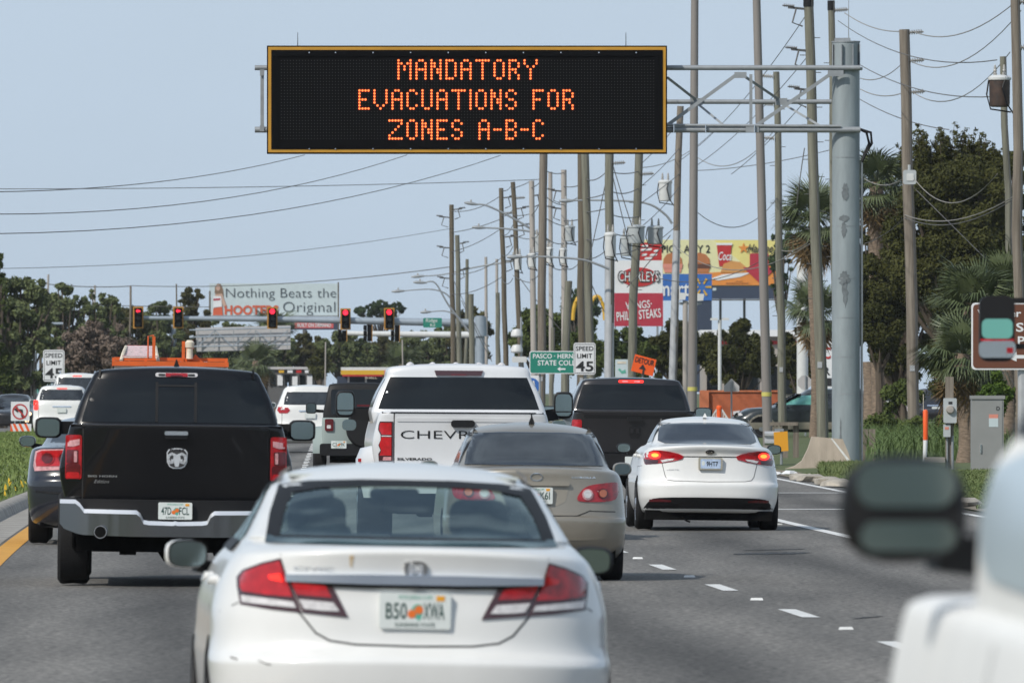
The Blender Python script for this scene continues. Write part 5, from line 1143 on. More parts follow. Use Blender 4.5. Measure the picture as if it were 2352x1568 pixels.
    for px, d, sd, lab in ((2022, 352, 1, 'thick sunlit palm trunk right of the gantry pole'), (2003, 356, 2, 'darker palm trunk hard against the gantry pole')):
        s = S(d); root = thing('tree_trunk', lab, 'tree', ((px-1176)/s, d, .2)); b = MB(); b.tube([(0, 0, -.1), (-.03, 0, .8), (-.06, 0, 1.6), (-.1, 0, 2.5)], [.30, .25, .21, .19], 12); b.build('trunk', M['palm_bark'], root)
    # trees behind the poles on the right
    T('oak_tree', 'dark olive tree above the orange wall right of centre', 1700, 730, 905, 190, 470, M['oak'], 50000, .085, 70, 11, gaps=.2)
    T('oak_tree', 'dark green tree under the red sandwich sign', 1560, 725, 890, 190, 480, M['oak'], 50000, .085, 70, 12, gaps=.2)
    T('shrub_tree', 'lighter green tree in front of the red sign base', 1440, 745, 890, 150, 470, M['mid'], 40000, .08, 60, 13, gaps=.22)
    T('shrub_tree', 'tall green tree between the clustered poles and the twin domes', 1235, 690, 850, 150, 500, M['mid'], 40000, .085, 60, 14, gaps=.22)
    T('shrub_tree', 'green tree behind the speed limit sign on the right', 1345, 715, 880, 130, 510, M['mid'], 32000, .085, 55, 15, gaps=.22)
    T('pine_tree', 'hazy pine standing above the yellow arch', 1330, 650, 800, 110, 800, M['pine'], 9000, .16, 40, 16, gaps=.22)
    T('pine_tree', 'hazy pine behind the right hand billboard end', 1795, 495, 700, 70, 640, M['pine'], 9000, .12, 40, 17, gaps=.22)
    T('oak_tree', 'dark tree behind the white column right of the billboard', 1835, 740, 905, 110, 460, M['oak'], 30000, .085, 50, 18, gaps=.22)
    T('shrub_tree', 'low olive tree left of the traffic signal mast', 1085, 690, 860, 120, 720, M['olive'], 18000, .13, 50, 19, gaps=.22)
    # far trees along the road end
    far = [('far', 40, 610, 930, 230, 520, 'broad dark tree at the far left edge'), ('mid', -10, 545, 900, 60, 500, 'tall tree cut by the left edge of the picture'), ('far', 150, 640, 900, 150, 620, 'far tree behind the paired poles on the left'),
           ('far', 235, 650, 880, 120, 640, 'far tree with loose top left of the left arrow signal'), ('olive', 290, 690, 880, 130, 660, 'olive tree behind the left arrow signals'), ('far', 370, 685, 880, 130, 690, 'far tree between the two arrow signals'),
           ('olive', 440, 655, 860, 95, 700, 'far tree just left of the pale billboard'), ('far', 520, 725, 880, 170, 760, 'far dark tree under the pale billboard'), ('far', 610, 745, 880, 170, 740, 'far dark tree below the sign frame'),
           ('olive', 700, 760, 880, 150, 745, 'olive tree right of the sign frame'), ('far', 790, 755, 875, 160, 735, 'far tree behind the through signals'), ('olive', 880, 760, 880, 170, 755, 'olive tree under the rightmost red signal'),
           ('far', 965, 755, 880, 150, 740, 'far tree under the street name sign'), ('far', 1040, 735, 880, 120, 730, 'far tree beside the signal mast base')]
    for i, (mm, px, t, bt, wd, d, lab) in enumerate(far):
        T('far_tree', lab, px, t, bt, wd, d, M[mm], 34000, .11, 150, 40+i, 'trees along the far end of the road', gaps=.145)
    T('umbrella_tree', 'rounded dark tree above the mast arm between the two right signals', 875, 686, 735, 125, 950, M['pine'], 18000, .12, 90, 70, gaps=.2, tm=M['bark'])
    T('bare_bush', 'large brown leafless bush above the left speed limit sign', 225, 730, 880, 190, 480, M['twig'], 30000, .09, 80, 71, gaps=.2, cat='bush')
    palm('palm far off under the sign frame, dark and drooping', 590, 782, 0, 640, 1.5, 26, 12, .22, seed=21)
    palm('palm in front of the pale billboard lettering', 630, 712, 0, 760, 1.9, 26, 4, .22, seed=22)
    palm('palm small and far below the rightmost signal', 925, 790, 0, 700, 1.7, 22, 8, .2, seed=23)
    T('low_bush', 'yellow green bush at the left edge above the oncoming cars', 10, 800, 930, 70, 500, M['mid'], 5000, .2, 14, 72, gaps=.32, cat='bush')
    T('low_bush', 'rounded dark bush beside the far gas station canopy', 735, 800, 880, 60, 690, M['oak'], 4000, .2, 14, 73, gaps=.35, cat='bush')
    T('low_bush', 'bright leafy shrub below the brown sign', 2290, 850, 960, 90, 250, M['bright'], 5000, .09, 16, 74, gaps=.3, cat='bush')
    T('low_bush', 'leafy shrub right of the palm trunks by the parked car', 2075, 870, 960, 110, 340, M['mid'], 6000, .1, 16, 75, gaps=.3, cat='bush')
    # unseen woods behind the camera, added to darken reflections in paint and glass
    c = []; q = []
    for i in range(90): c.append((-260+520*(i+.5*RNG.random())/90, -70-60*RNG.random(), 3+7*RNG.random())); q.append(5+3*RNG.random())
    raw('unseen_woods', leaf_mesh(c, q, 16000, .9), 16000, [4], [0, 1, 2, 3], 4, M['far'])['kind'] = 'stuff'
    # grass
    def area_r(px0, px1, d0, d1):
        def f(n):
            y = d0+(d1-d0)*RNG.random(n); return ((px0+(px1-px0)*RNG.random(n))-1176)/F*y, y
        return f
    def vz(x, y):
        t = x-EDGE(y)
        return zr(y)+float(np.interp(t, [0, .12, .5, 1.5, 4, 9, 30], [-.02, .03, .05, .08, .14, .22, .3]))
    blades('tall_grass', area_r(1985, 2330, 262, 330), 8000, .62, .014, M['tall_grass'], vz, .8)['kind'] = 'stuff'
    for i, (px, t, wd, d, lab) in enumerate(((2030, 945, 110, 300, 'tangled dark shrub right of the gantry pole foot'), (2110, 955, 110, 292, 'tangled shrub behind the orange topped marker post'), (2200, 940, 120, 285, 'tangled shrub behind the meter pedestal'), (2060, 985, 90, 280, 'low weedy shrub by the brown fence boards'))):
        T('low_bush', lab, px, t, 1045, wd, d, M['mid'], 9000, .07, 40, 90+i, gaps=.3, cat='bush', trunk=False)
    def verge_area(n):
        y = 166+66*RNG.random(n); return np.array([EDGE(a)+.35 for a in y])+RNG.random(n)**1.3*4.0+.25*np.sin(y*1.3), y
    blades('verge_grass', verge_area, 26000, .06, .010, M['grass'], vz, .8)['kind'] = 'stuff'
    def near_barrier(n):
        y = 230+15*RNG.random(n); return (1882+95*RNG.random(n)-1176)/F*y, y
    blades('verge_grass', near_barrier, 2600, .17, .012, M['grass'], vz, .5)['kind'] = 'stuff'
    def med(n):
        y = 118+330*RNG.random(n)**1.4; return np.array([YEL(a)-1.0 for a in y])-7.0*RNG.random(n), y
    mzf = lambda x, y: zr(y)+.13+.16*math.sin(math.pi*min(1, max(0, (YEL(y)-.98-x)/7.2)))
    blades('median_grass', med, 46000, .08, .012, M['median_grass'], mzf, .8)['kind'] = 'stuff'
    blades('median_flowers', lambda n: (lambda y: (np.array([YEL(a)-1.1 for a in y])-1.6*RNG.random(n), y))(135+60*RNG.random(n)), 140, .10, .016, M['flower'], mzf, .3)['kind'] = 'stuff'
# ------------------------------------------------------------------ message sign gantry
FONT = {'M': '10001 11011 10101 10101 10001 10001 10001', 'A': '0110 1001 1001 1111 1001 1001 1001', 'N': '1001 1101 1101 1011 1011 1001 1001', 'D': '1110 1001 1001 1001 1001 1001 1110', 'T': '11111 00100 00100 00100 00100 00100 00100',
        'O': '0110 1001 1001 1001 1001 1001 0110', 'R': '1110 1001 1001 1110 1010 1001 1001', 'Y': '10001 10001 01010 00100 00100 00100 00100', 'E': '1111 1000 1000 1110 1000 1000 1111', 'V': '10001 10001 10001 10001 10001 01010 00100',
        'C': '0110 1001 1000 1000 1000 1001 0110', 'U': '1001 1001 1001 1001 1001 1001 0110', 'I': '1 1 1 1 1 1 1', 'S': '0110 1001 1000 0110 0001 1001 0110', 'F': '1111 1000 1000 1110 1000 1000 1000', 'Z': '11111 00001 00010 00100 01000 10000 11111',
        'B': '1110 1001 1001 1110 1001 1001 1110', '-': '000 000 000 111 000 000 000'}
def gantry():
    M['galv'] = mat('galvanised_steel', (.30, .32, .335), .55, metal=.35, var=.12, vs=5)
    M['pole_paint'] = mat('pole_steel', (.27, .31, .325), .55, metal=.2, var=.16, vs=1.6, stretch=(2, 2, .4))
    M['stain'] = mat('dark_stain', (.135, .155, .165), .7, var=.2, vs=12)
    M['sign_black'] = mat('sign_black', (.003, .003, .0035), .8, spec=.06)
    M['sign_yellow'] = mat('sign_yellow', (.50, .25, .02), .55, var=.1, vs=2)
    M['dot_off'] = mat('dot_off', (.035, .035, .034), .5, spec=.2)
    M['dot_on'] = mat('dot_on', (.6, .2, .05), .5, emit=(1, .26, .06), es=1.5)
    M['dot_halo'] = mat('dot_rim', (.4, .05, .01), .5, emit=(1, .07, .015), es=.75)
    d = 254; s = S(d); base = W(1943, 1050, d)
    g = thing('message_sign', 'overhead electronic sign on a steel arm reading mandatory evacuations in orange lights', 'message sign', (base.x, d, .18))
    def q(px, py, dy=0): return Vector(((px-1176)/s-base.x, dy, 1.75+(900-py)/s-.18))
    r = 32.5/s
    b = MB(); top = q(1943, 98).z; z0 = q(1943, 158).z
    b.cyl((0, 0, -.4), (0, 0, top), r, r*.97, 40); pole = b.build('pole', M['pole_paint'], g)
    n = 40; bv = BVHTree.FromPolygons([Vector((r*math.cos(2*math.pi*k/n), r*math.sin(2*math.pi*k/n), z)) for z in (-1, 20) for k in range(n)], [(k, (k+1) % n, n+(k+1) % n, n+k) for k in range(n)])
    rnd = random.Random(3)
    for px, py, w_, h_ in ((1941, 442, 8, 22), (1938, 502, 11, 8), (1937, 528, 6, 20), (1938, 640, 12, 18), (1940, 672, 7, 34), (1930, 1020, 3, 60)):
        c = q(px, py); pl = [(c.x+w_/s*math.cos(a)*(.55+.7*rnd.random()), c.z+h_/s*math.sin(a)*(.75+.4*rnd.random())) for a in [2*math.pi*k/26 for k in range(26)]]
        patch('paint_stain', bv, pl, M['stain'], pole, off=.004, step=.08, skirt=False)
    for py in (362, 905, 640, 730, 520, 820): patch('weld_seam', bv, [(-r*.98, q(0, py).z), (r*.98, q(0, py).z), (r*.98, q(0, py).z+.012), (-r*.98, q(0, py).z+.012)], M['galv'], pole, off=.005, step=.1, skirt=False)
    b = MB(); b.box(-r*1.12, r*1.15, -r*1.1, r*1.1, z0-.03, z0+.02); b.build('flange_plate', M['galv'], g)
    for px in (1932, 1958, 1912, 1974):
        x = q(px, 0).x; y = -math.sqrt(max(0, r*r-x*x)); b = MB(); b.box(x-.012, x+.012, y-.09, y+.05, z0+.02, q(0, 102).z); b.build('gusset', M['galv'], g)
    b = MB(); b.cyl((0, -.0, top), (0, 0, top+.03), r*1.02, None, 32); b.box(-.25, .1, -.1, .1, top+.03, top+.10); b.cyl((.06, 0, top), (.06, 0, top+1.0), .012, .006, 6); b.build('pole_cap', M['galv'], g)
    # chords (front pair and a set back middle one)
    for py, th, dy in ((157, 12, -.35), (232, 11, .75), (299, 14, -.35)):
        b = MB(); rr_ = th/2/s; xr = q(1975 if py != 232 else 1912, 0).x; b.cyl((q(1400 if py == 232 else 586, 0).x, dy, q(0, py).z), (xr, dy, q(0, py).z), rr_, None, 14); b.build('chord', M['galv'], g)
    b = MB(); b.cyl((q(1240, 0).x, -.42, q(0, 287).z), (q(1930, 0).x, -.42, q(0, 291).z), .032, None, 8); b.build('cable_conduit', M['galv'], g)
    for p0, p1, w_ in (((1692, 172), (1533, 288), 8), ((1727, 296), (1912, 168), 8), ((1724, 172), (1724, 296), 7), ((1533, 180), (1600, 228), 6), ((1702, 172), (1792, 228), 6), ((1605, 238), (1663, 290), 5), ((1802, 238), (1886, 292), 5), ((603, 160), (603, 300), 8)):
        far = 228 in (p0[1], p1[1]) or 238 in (p0[1], p1[1])
        b = MB(); b.bar(q(*p0, -.35 if p0[1] not in (238,) else .7), q(*p1, .7 if p1[1] == 228 else -.35), w_/s, w_/s*.7); b.build('truss_brace', M['galv'], g)
    for px, py, w_, h_, dy in ((1700, 174, 28, 14, -.43), (1727, 297, 30, 16, -.43), (1918, 170, 36, 14, -.45), (1601, 232, 28, 16, .66), (1796, 232, 28, 16, .66), (603, 168, 10, 14, -.43), (603, 296, 10, 14, -.43)):
        c = q(px, py); b = MB(); b.box(c.x-w_/2/s, c.x+w_/2/s, dy-.01, dy+.01, c.z-h_/2/s, c.z+h_/2/s); b.build('gusset_plate', M['galv'], g)
    for px in (1547, 1620, 1732): c = q(px, 297); b = MB(); b.box(c.x-.01, c.x+.01, -.5, -.28, c.z-.09, c.z+.09); b.build('conduit_strap', M['chrome'], g)
    b = MB()
    for dx in (0, .05): b.tube([q(1974, 297, -.1), q(1990+dx*200, 305, -.1), q(1996+dx*120, 330, -.1), q(1986+dx*60, 352, -.1), q(1979, 372, -.1)], .03, 8)
    b.build('power_cable', M['black_trim'], g)
    b = MB(); b.cyl(q(1979, 370, -.05), q(1979, 1060, -.05), .028, None, 8); b.build('riser_pipe', M['galv'], g)
    # cabinet
    a, c = q(615, 355, -.9), q(1531, 108, -.9)
    b = MB(); b.box(a.x, c.x, -.9, -.42, a.z, c.z); cab = b.build('sign_cabinet', M['sign_black'], g)
    def frame(name, e0, e1, y0, y1, m):
        b = MB()
        x0, x1, z0_, z1 = a.x+e0, c.x-e0, a.z+e0, c.z-e0; t = e1-e0
        b.box(x0, x1, y0, y1, z1-t, z1); b.box(x0, x1, y0, y1, z0_, z0_+t); b.box(x0, x0+t, y0, y1, z0_+t, z1-t); b.box(x1-t, x1, y0, y1, z0_+t, z1-t); b.build(name, m, cab)
    frame('yellow_border', 3/s, 10/s, -.915, -.9, M['sign_yellow'])
    frame('inner_lip', 10/s, 24/s, -.93, -.9, M['sign_black'])
    p = 6.87/s; o = q(648.3, 142)
    def dots(cells, rad, y, n=6):
        v = []; f = []
        for i, (cx, cz) in enumerate(cells):
            v += [(o.x+cx*p+rad*math.cos(2*math.pi*k/n+.3), y, o.z-cz*p+rad*math.sin(2*math.pi*k/n+.3)) for k in range(n)]; f.append(tuple(range(i*n, i*n+n)))
        return v, f
    lit = set()
    for line, col, row in (('MANDATORY', 39, 0), ('EVACUATIONS FOR', 26, 10), ('ZONES A-B-C', 36, 20)):
        for ch in line:
            if ch == ' ': col += 4; continue
            rows = FONT[ch].split(); cells = [(col+j, row+i) for i, rw in enumerate(rows) for j, c_ in enumerate(rw) if c_ == '1']
            lit.update(cells)
            b = MB(); b.add(*dots(cells, p*.31, -.907, 8)); lt = b.build('letter', M['dot_on'], cab, 0); lt['kind'] = 'stuff'; b = MB(); b.add(*dots(cells, p*.45, -.904, 8)); b.build('letter_rim', M['dot_halo'], cab, 0)['kind'] = 'stuff'
            col += len(rows[0])+1
    b = MB(); b.add(*dots([(i, j) for i in range(125) for j in range(27) if (i, j) not in lit], p*.20, -.903, 4)); dd = b.build('unlit_dots', M['dot_off'], cab, 0); dd['kind'] = 'stuff'
    b = MB()
    for px in (712, 772, 858, 944, 1030, 1116, 1202, 1288, 1375, 1460): 
        for py in (124, 344): cc = q(px, py); b.box(cc.x-.012, cc.x+.012, -.94, -.93, cc.z-.012, cc.z+.012)
    b.build('cabinet_bolts', M['chrome'], cab)
    for px in (685, 1437): b = MB(); b.cyl(q(px, 110, -.6), q(px, 77, -.6), .009, .006, 6); b.build('air_terminal', M['black_trim'], g)

# ------------------------------------------------------------------ poles and wires
INS = []
def insul(b, p, dx, l=.35, r=.06):
    n = 6
    for i in range(n):
        t = i/n; b.cyl(p+Vector((dx*l*t, 0, .03*t)), p+Vector((dx*l*(t+.5/n), 0, .03*t)), r, r*.7, 8)
    b.cyl(p, p+Vector((dx*l*1.05, 0, .02)), r*.4, None, 6)
def upole(label, xt, yt, xb, yb, wpx, d, m='wood', cap=False, guard=None, ins=(), steps=0, arms=(), group='utility poles along the right side', band=None, name='utility_pole', taper=.8):
    s = S(d); t = W(xt, yt, d); b_ = W(xb, yb, d); dirv = (b_-t); g = zr(d)-.1
    base = t+dirv*((g-t.z)/dirv.z)
    o = thing(name, label, 'light pole' if name == 'light_pole' else 'utility pole', base, 0, 0, group)
    r = wpx/2/s; tt = t-base
    rnd = random.Random(int(xt)); N = 7
    b = MB(); pts = []; 
    for i in range(N):
        f = i/(N-1); w_ = (rnd.random()-.5)*.06 if m in ('wood', 'green_wood', 'dark_wood') and 0 < i < N-1 else 0
        pts.append(tt*f+Vector((w_, 0, 0)))
    b.tube(pts, [r*(1+(taper-1)*i/(N-1)) for i in range(N)], 14); b.build('shaft', M[m], o)
    if m in ('wood', 'green_wood', 'dark_wood') and d < 420:
        b = MB(); b.tube([pts[i]*1.0+Vector((r*.55, -r*.95*(1+(taper-1)*i/(N-1)), 0)) for i in range(N)], .012, 5); b.build('ground_wire', M['hardware'], o)
        z = tt.z*.2; b = MB(); pp = tt*.2; b.box(pp.x-r*.5, pp.x+r*.3, pp.y-r*1.06, pp.y-r*.9, pp.z, pp.z+.16); b.build('pole_tag', M['sleeve'], o)
    if cap: b = MB(); b.cyl(tt-Vector((0, 0, .25)), tt+Vector((0, 0, .03)), r*taper*1.12, None, 12); b.build('cap', M['black_trim'], o)
    def at(py):
        z = 1.75+(900-py)/s-base.z; return tt*(z/tt.z)
    if guard:
        b = MB(); b.cyl(at(guard[0]), at(guard[1]), r*1.0, r*1.08, 14); b.build('metal_sleeve', M['sleeve'], o)
    if band:
        b = MB(); b.cyl(at(band)+Vector((0, 0, .055)), at(band)-Vector((0, 0, .055)), r*1.03, None, 14); b.build('reflective_band', M['band'], o)
    for py, dx in ins:
        b = MB(); p = at(py); insul(b, p+Vector((dx*r*.8, -.05, 0)), dx, .38, .075); b.build('insulator', M['insulator'], o)
    for py, dx, l in arms:
        b = MB(); p = at(py); b.bar(p, p+Vector((dx*l, -.1, .05)), .06); insul(b, p+Vector((dx*l*.7, -.1, .08)), dx, .3, .05); b.tube([p+Vector((dx*l*.6, -.1, .05)), p+Vector((dx*l*.8, -.1, -.35)), p+Vector((dx*l*.3, -.1, -.45))], .025, 5); b.build('switch_arm', M['hardware'], o)
    if steps:
        b = MB()
        for i in range(steps):
            p = tt*(.35+.6*i/steps); sd = 1 if i % 2 else -1; b.cyl(p, p+Vector((sd*(r+.12), 0, 0)), .011, None, 5)
        b.build('climbing_steps', M['hardware'], o)
    return o
def transformer(label, px0, px1, py0, py1, d, m='grey_can', lid=None, dark=False):
    s = S(d); p = W((px0+px1)/2, py1, d-.35); o = thing('transformer', label, 'transformer', p, 0, 0, 'pole top transformers')
    r = (px1-px0)/2/s; h = (py1-py0)/s
    b = MB(); b.lathe([(r*.7, 0), (r*.86, .02), (r*.9, h*.1), (r*.93, h*.85), (r, h*.86), (r, h*.93), (r*.8, h*.985), (r*.2, h*1.0)], 18); b.build('tank', M[m], o)
    b = MB(); b.lathe([(r*1.02, h*.86), (r*1.04, h*.93), (r*.8, h*1.0), (r*.1, h*1.03)], 18); b.build('lid', M[lid or m], o)
    b = MB()
    for dx in (-.4, .4): b.lathe([(.035, h), (.05, h+.05), (.03, h+.08), (.045, h+.12), (.028, h+.16), (.035, h+.19), (.012, h+.26)], 8, (dx*r, 0, 0))
    b.build('bushing', M['insulator'], o)
    b = MB(); b.tube([(r*.5, -r*.8, h*.95), (r*.2, -r*1.02, h*.6), (r*.6, -r*.95, h*.1), (r*1.2, 0, -.15)], .02, 5); b.tube([(-r*.95, 0, h*.9), (-r*1.15, 0, h*.4), (-r*.8, 0, -.05), (r, .1, -.12)], .02, 5); b.box(-.05, .05, r*.8, r+.3, h*.3, h*.7); b.build('cable_loop', M['black_trim'], o)
    return o
WIRES = 'overhead wires'
def wire(label, p0, d0, p1, d1, sag, r=.014, m='wire', n=14):
    a, c = W(*p0, d0), W(*p1, d1); pts = []
    for i in range(n+1):
        t = i/n; q = a.lerp(c, t); q.z -= sag/S((d0+d1)/2)*4*t*(1-t); pts.append(q)
    b = MB(); b.tube(pts, r, 4); o = b.build('overhead_wire', M[m], None, 60); tag(o, label, 'wire', WIRES); return o
def lamp_arm(label, pts, d, th=6, head=26):
    """street lamp: bent arm from its pole with a flat head"""
    s = S(d); P0 = [W(x, y, d) for x, y in pts]; base = P0[-1]; o = thing('street_lamp', label, 'street lamp', base, 0, 0, 'street lamps over the road')
    q = [p-base for p in P0]; k = len(q)
    sm = []
    for i in range(k-1):
        for j in range(5):
            t = j/5; p0, p1, p2, p3 = q[max(0, i-1)], q[i], q[i+1], q[min(k-1, i+2)]
            sm.append(.5*((2*p1)+(p2-p0)*t+(2*p0-5*p1+4*p2-p3)*t*t+(3*p1-p0-3*p2+p3)*t**3))
    sm.append(q[-1])
    b = MB(); b.tube(sm, [th/2/s*(.6+.4*i/len(sm)) for i in range(len(sm))], 8); b.build('arm', M['galv'], o)
    dr = (q[0]-q[1]).normalized(); e = q[0]; l = head/s
    b = MB(); b.tube([e-dr*.1, e+dr*l*.3, e+dr*l*.7, e+dr*l], [.04, .075, .07, .03], 10); h = b.build('lamp_head', M['galv'], o)
    b = MB(); c = e+dr*l*.4; b.cyl(c+Vector((0, 0, .06)), c+Vector((0, 0, .16)), .04, .03, 8); b.build('photocell', M['insulator'], h)
def poles():
    wd = lambda nm, c, c2: mat(nm, c, .92, vs=2.2, col2=c2, stretch=(6, 6, .35), bump=.5, bs=14)
    M['wood'] = wd('weathered_wood', (.13, .108, .086), (.25, .218, .178)); M['green_wood'] = wd('green_wood', (.115, .114, .088), (.225, .222, .175)); M['dark_wood'] = wd('dark_wood', (.085, .07, .05), (.16, .135, .095))
    M['conc_pole'] = mat('concrete_pole', (.36, .33, .30), .85, var=.14, vs=1.2, stretch=(2, 2, .4)); M['brown_pole'] = mat('brown_light_pole', (.215, .197, .182), .6, var=.10, vs=1.0, stretch=(3, 3, .3))
    M['sleeve'] = mat('metal_sleeve', (.46, .47, .48), .45, metal=.3, var=.12, vs=3); M['band'] = mat('reflective_band', (.52, .47, .12), .6); M['insulator'] = mat('insulator', (.34, .33, .31), .35, var=.2, vs=20); M['hardware'] = mat('hardware', (.13, .13, .13), .6, metal=.4)
    M['grey_can'] = mat('grey_can', (.42, .45, .46), .45, var=.08, vs=3); M['white_can'] = mat('white_can', (.60, .61, .60), .45, var=.06, vs=3); M['rust_can'] = mat('rusty_can', (.030, .022, .020), .6, vs=5, col2=(.075, .045, .032)); M['blue_steel'] = mat('blue_steel', (.30, .35, .40), .5, metal=.2, var=.1, vs=2)
    M['wire'] = mat('wire', (.11, .105, .10), .7); M['pale_wire'] = mat('pale_wire', (.26, .24, .21), .6)
    U = upole
    U('weathered brown pole at the right edge in front of the transformer pole', 2331, -30, 2341, 690, 27, 250, 'wood', ins=((110, 1), (5, 1)))
    U('thin green pole carrying the dark rusty transformer at right', 2304, 130, 2324, 700, 19, 272, 'green_wood')
    transformer('dark rusty transformer with white lid at the upper right', 2270, 2322, 174, 246, 270, 'rust_can', 'white_can')
    U('grey brown pole with three insulators between the gantry pole and brown sign', 2077, 68, 2101, 1040, 28, 318, 'wood', ins=((75, 1), (140, 1), (212, 1)), taper=.86)
    o = thing('junction_box', 'small pale box clamped to the grey brown pole right of the gantry', 'junction box', W(2088, 424, 317.5)); b = MB(); b.prism(rr(-.17, .19, 0, .40, .06), -.3, -.05); b.build('box', M['grey_can'], o); b = MB(); b.prism(rr(-.08, .12, .1, .3, .03), -.32, -.3); b.build('cover', M['white_can'], o); b = MB(); b.cyl((.0, -.15, .4), (.0, -.15, .55), .04, None, 8); b.build('stem', M['grey_can'], o)
    U('green tinted pole hidden behind the left edge of the gantry pole', 1909, 4, 1923, 1000, 19, 330, 'green_wood', cap=True, ins=((24, 1),), steps=14)
    U('green grey pole with three switch brackets just left of the gantry pole', 1857, -6, 1889, 1002, 27, 300, 'green_wood', cap=True, arms=((22, -1, .55), (118, -1, .5), (208, -1, .45)), steps=16)
    U('slim green pole with three insulators left of the shaggy palm', 1783, 165, 1797, 970, 20, 365, 'green_wood', ins=((176, -1), (240, -1), (318, -1)), steps=12, taper=.72)
    for lab, xt, xb, w_, d, bd in (('smooth grey brown light pole leaning beside the yellow marker panel', 1737, 1763, 23, 300, 905), ('smooth grey brown light pole standing left of the orange wall', 1596, 1590, 22, 318, 893)):
        U(lab, xt, -30, xb, 920 if xt < 1700 else 990, w_, d, 'brown_pole', group='smooth light poles', band=bd, name='light_pole', taper=.78)
    U('brown pole sleeved in bright metal below its white transformer', 1563, 244, 1545, 870, 17, 400, 'wood', guard=(530, 900), ins=((292, 1),), taper=.9)
    transformer('white transformer on the metal sleeved pole', 1512, 1544, 414, 462, 398, 'white_can')
    U('green pole standing in front of the red and white sandwich sign', 1468, 352, 1450, 835, 21, 385, 'green_wood', ins=((400, 1),), steps=10, taper=.88)
    for lab, a, c, t, e, mm in (('front one of three grey transformers above the sandwich sign', 1441, 1482, 517, 560, 'grey_can'), ('right one of three grey transformers above the sandwich sign', 1486, 1524, 519, 561, 'grey_can'), ('left one of three grey transformers, longer and half hidden', 1425, 1452, 542, 588, 'grey_can')):
        transformer(lab, a, c, t, e, 383 if 'front' in lab else 386, mm)
    U('pole with grey wood top and silver lower sleeve left of the sandwich sign', 1400, 330, 1399, 860, 21, 370, 'green_wood', guard=(590, 900), ins=((375, 1),), taper=.95)
    transformer('slim white capacitor can on the silver sleeved pole', 1388, 1416, 534, 590, 368, 'white_can')
    U('brown pole of the close pair behind the right speed limit sign', 1335, 330, 1336, 900, 19, 400, 'dark_wood', taper=.9)
    U('green tinted pole of the close pair behind the right speed limit sign', 1343, 330, 1359, 900, 20, 396, 'green_wood', taper=.9)
    U('brown pole rising behind the green college sign', 1249, 330, 1243, 900, 20, 410, 'wood', taper=.92)
    U('pale concrete pole behind the brown pole and the college sign', 1295, 390, 1297, 900, 15, 440, 'conc_pole', arms=((440, -1, .5), (480, -1, .5)), taper=.85)
    U('pale concrete pole left of the brown college sign pole', 1221, 415, 1226, 820, 15, 470, 'conc_pole', arms=((450, 1, .4),), taper=.8)
    U('thin concrete pole showing beside the brown college sign pole', 1264, 395, 1266, 820, 11, 480, 'conc_pole', taper=.85)
    U('dark slim pole with curved switch brackets left of the concrete poles', 1151, 432, 1162, 835, 13, 500, 'dark_wood', arms=((455, 1, .5), (545, 1, .5), (600, 1, .5)), ins=((490, 1),))
    U('dark leaning pole carrying the twin small transformers', 1178, 418, 1197, 835, 13, 485, 'dark_wood', arms=((480, 1, .5), (520, 1, .5)), ins=((455, 1),))
    U('dark pole with three curved brackets at the lamp arm end', 1037, 470, 1041, 830, 13, 540, 'dark_wood', arms=((500, -1, .6), (570, -1, .6), (640, -1, .6), (482, 1, .5)))
    U('second dark pole close right of the curved bracket pole', 1050, 540, 1055, 830, 13, 560, 'green_wood', arms=((560, 1, .4), (620, 1, .4)))
    U('green pole behind the signal mast pole', 1073, 595, 1070, 830, 9, 590, 'green_wood')
    U('short thick green pole left of the signal mast pole', 1082, 675, 1084, 830, 15, 450, 'green_wood')
    U('hazy concrete pole right of the signal mast', 1116, 590, 1117, 830, 8, 620, 'conc_pole')
    U('hazy concrete pole between the mast and the dark slim poles', 1141, 595, 1142, 830, 8, 640, 'conc_pole')
    U('short green pole below the hazy concrete pole', 1143, 672, 1144, 830, 12, 520, 'green_wood')
    U('short green pole standing behind the right speed limit sign', 1306, 645, 1298, 905, 21, 360, 'green_wood')
    U('short green pole with hanging cables beside the college sign', 1270, 752, 1268, 905, 12, 380, 'green_wood')
    for lab, a, c, t, e, d in (('small white transformer left of the leaning dark pole', 1181, 1199, 585, 620, 470), ('small white transformer right of the leaning dark pole', 1212, 1232, 582, 614, 468), ('small grey transformer behind the brown college sign pole', 1228, 1246, 540, 580, 466), ('pale transformer on the concrete pole', 1297, 1321, 518, 555, 438), ('small white transformer by the brown college sign pole', 1253, 1271, 568, 605, 460), ('small white transformer on the concrete pole lower down', 1285, 1303, 570, 606, 436)):
        transformer(lab, a, c, t, e, d, 'white_can' if 'white' in lab else 'grey_can')
    # far left poles
    for lab, xt, yt, xb, yb, w_, d, mm in (('pale pole left of the brown bush', 111, 630, 106, 860, 6, 640, 'conc_pole'), ('dark pole paired with the pale pole at far left', 93, 640, 93, 880, 7, 620, 'dark_wood'), ('bare pole above the brown bush', 218, 655, 216, 790, 6, 680, 'conc_pole'), ('dark pole behind the first arrow signal', 300, 657, 298, 800, 6, 640, 'wood'),
                                       ('thin dark pole behind the second arrow signal', 405, 652, 405, 830, 4, 700, 'dark_wood'), ('dark post at the left edge of the pale billboard', 482, 668, 482, 800, 5, 860, 'dark_wood'), ('thin dark pole at the right edge of the pale billboard', 777, 648, 778, 760, 4, 850, 'dark_wood'), ('short pole at the far left edge under the signal arm', 39, 752, 39, 890, 6, 560, 'conc_pole'),
                                       ('short pole beside the round bush under the red signals', 748, 785, 747, 880, 4, 560, 'conc_pole'), ('short pole below the grey sign frame', 585, 805, 585, 880, 4, 640, 'conc_pole'), ('thin pole under the rightmost signal pair', 924, 780, 926, 880, 4, 600, 'conc_pole')):
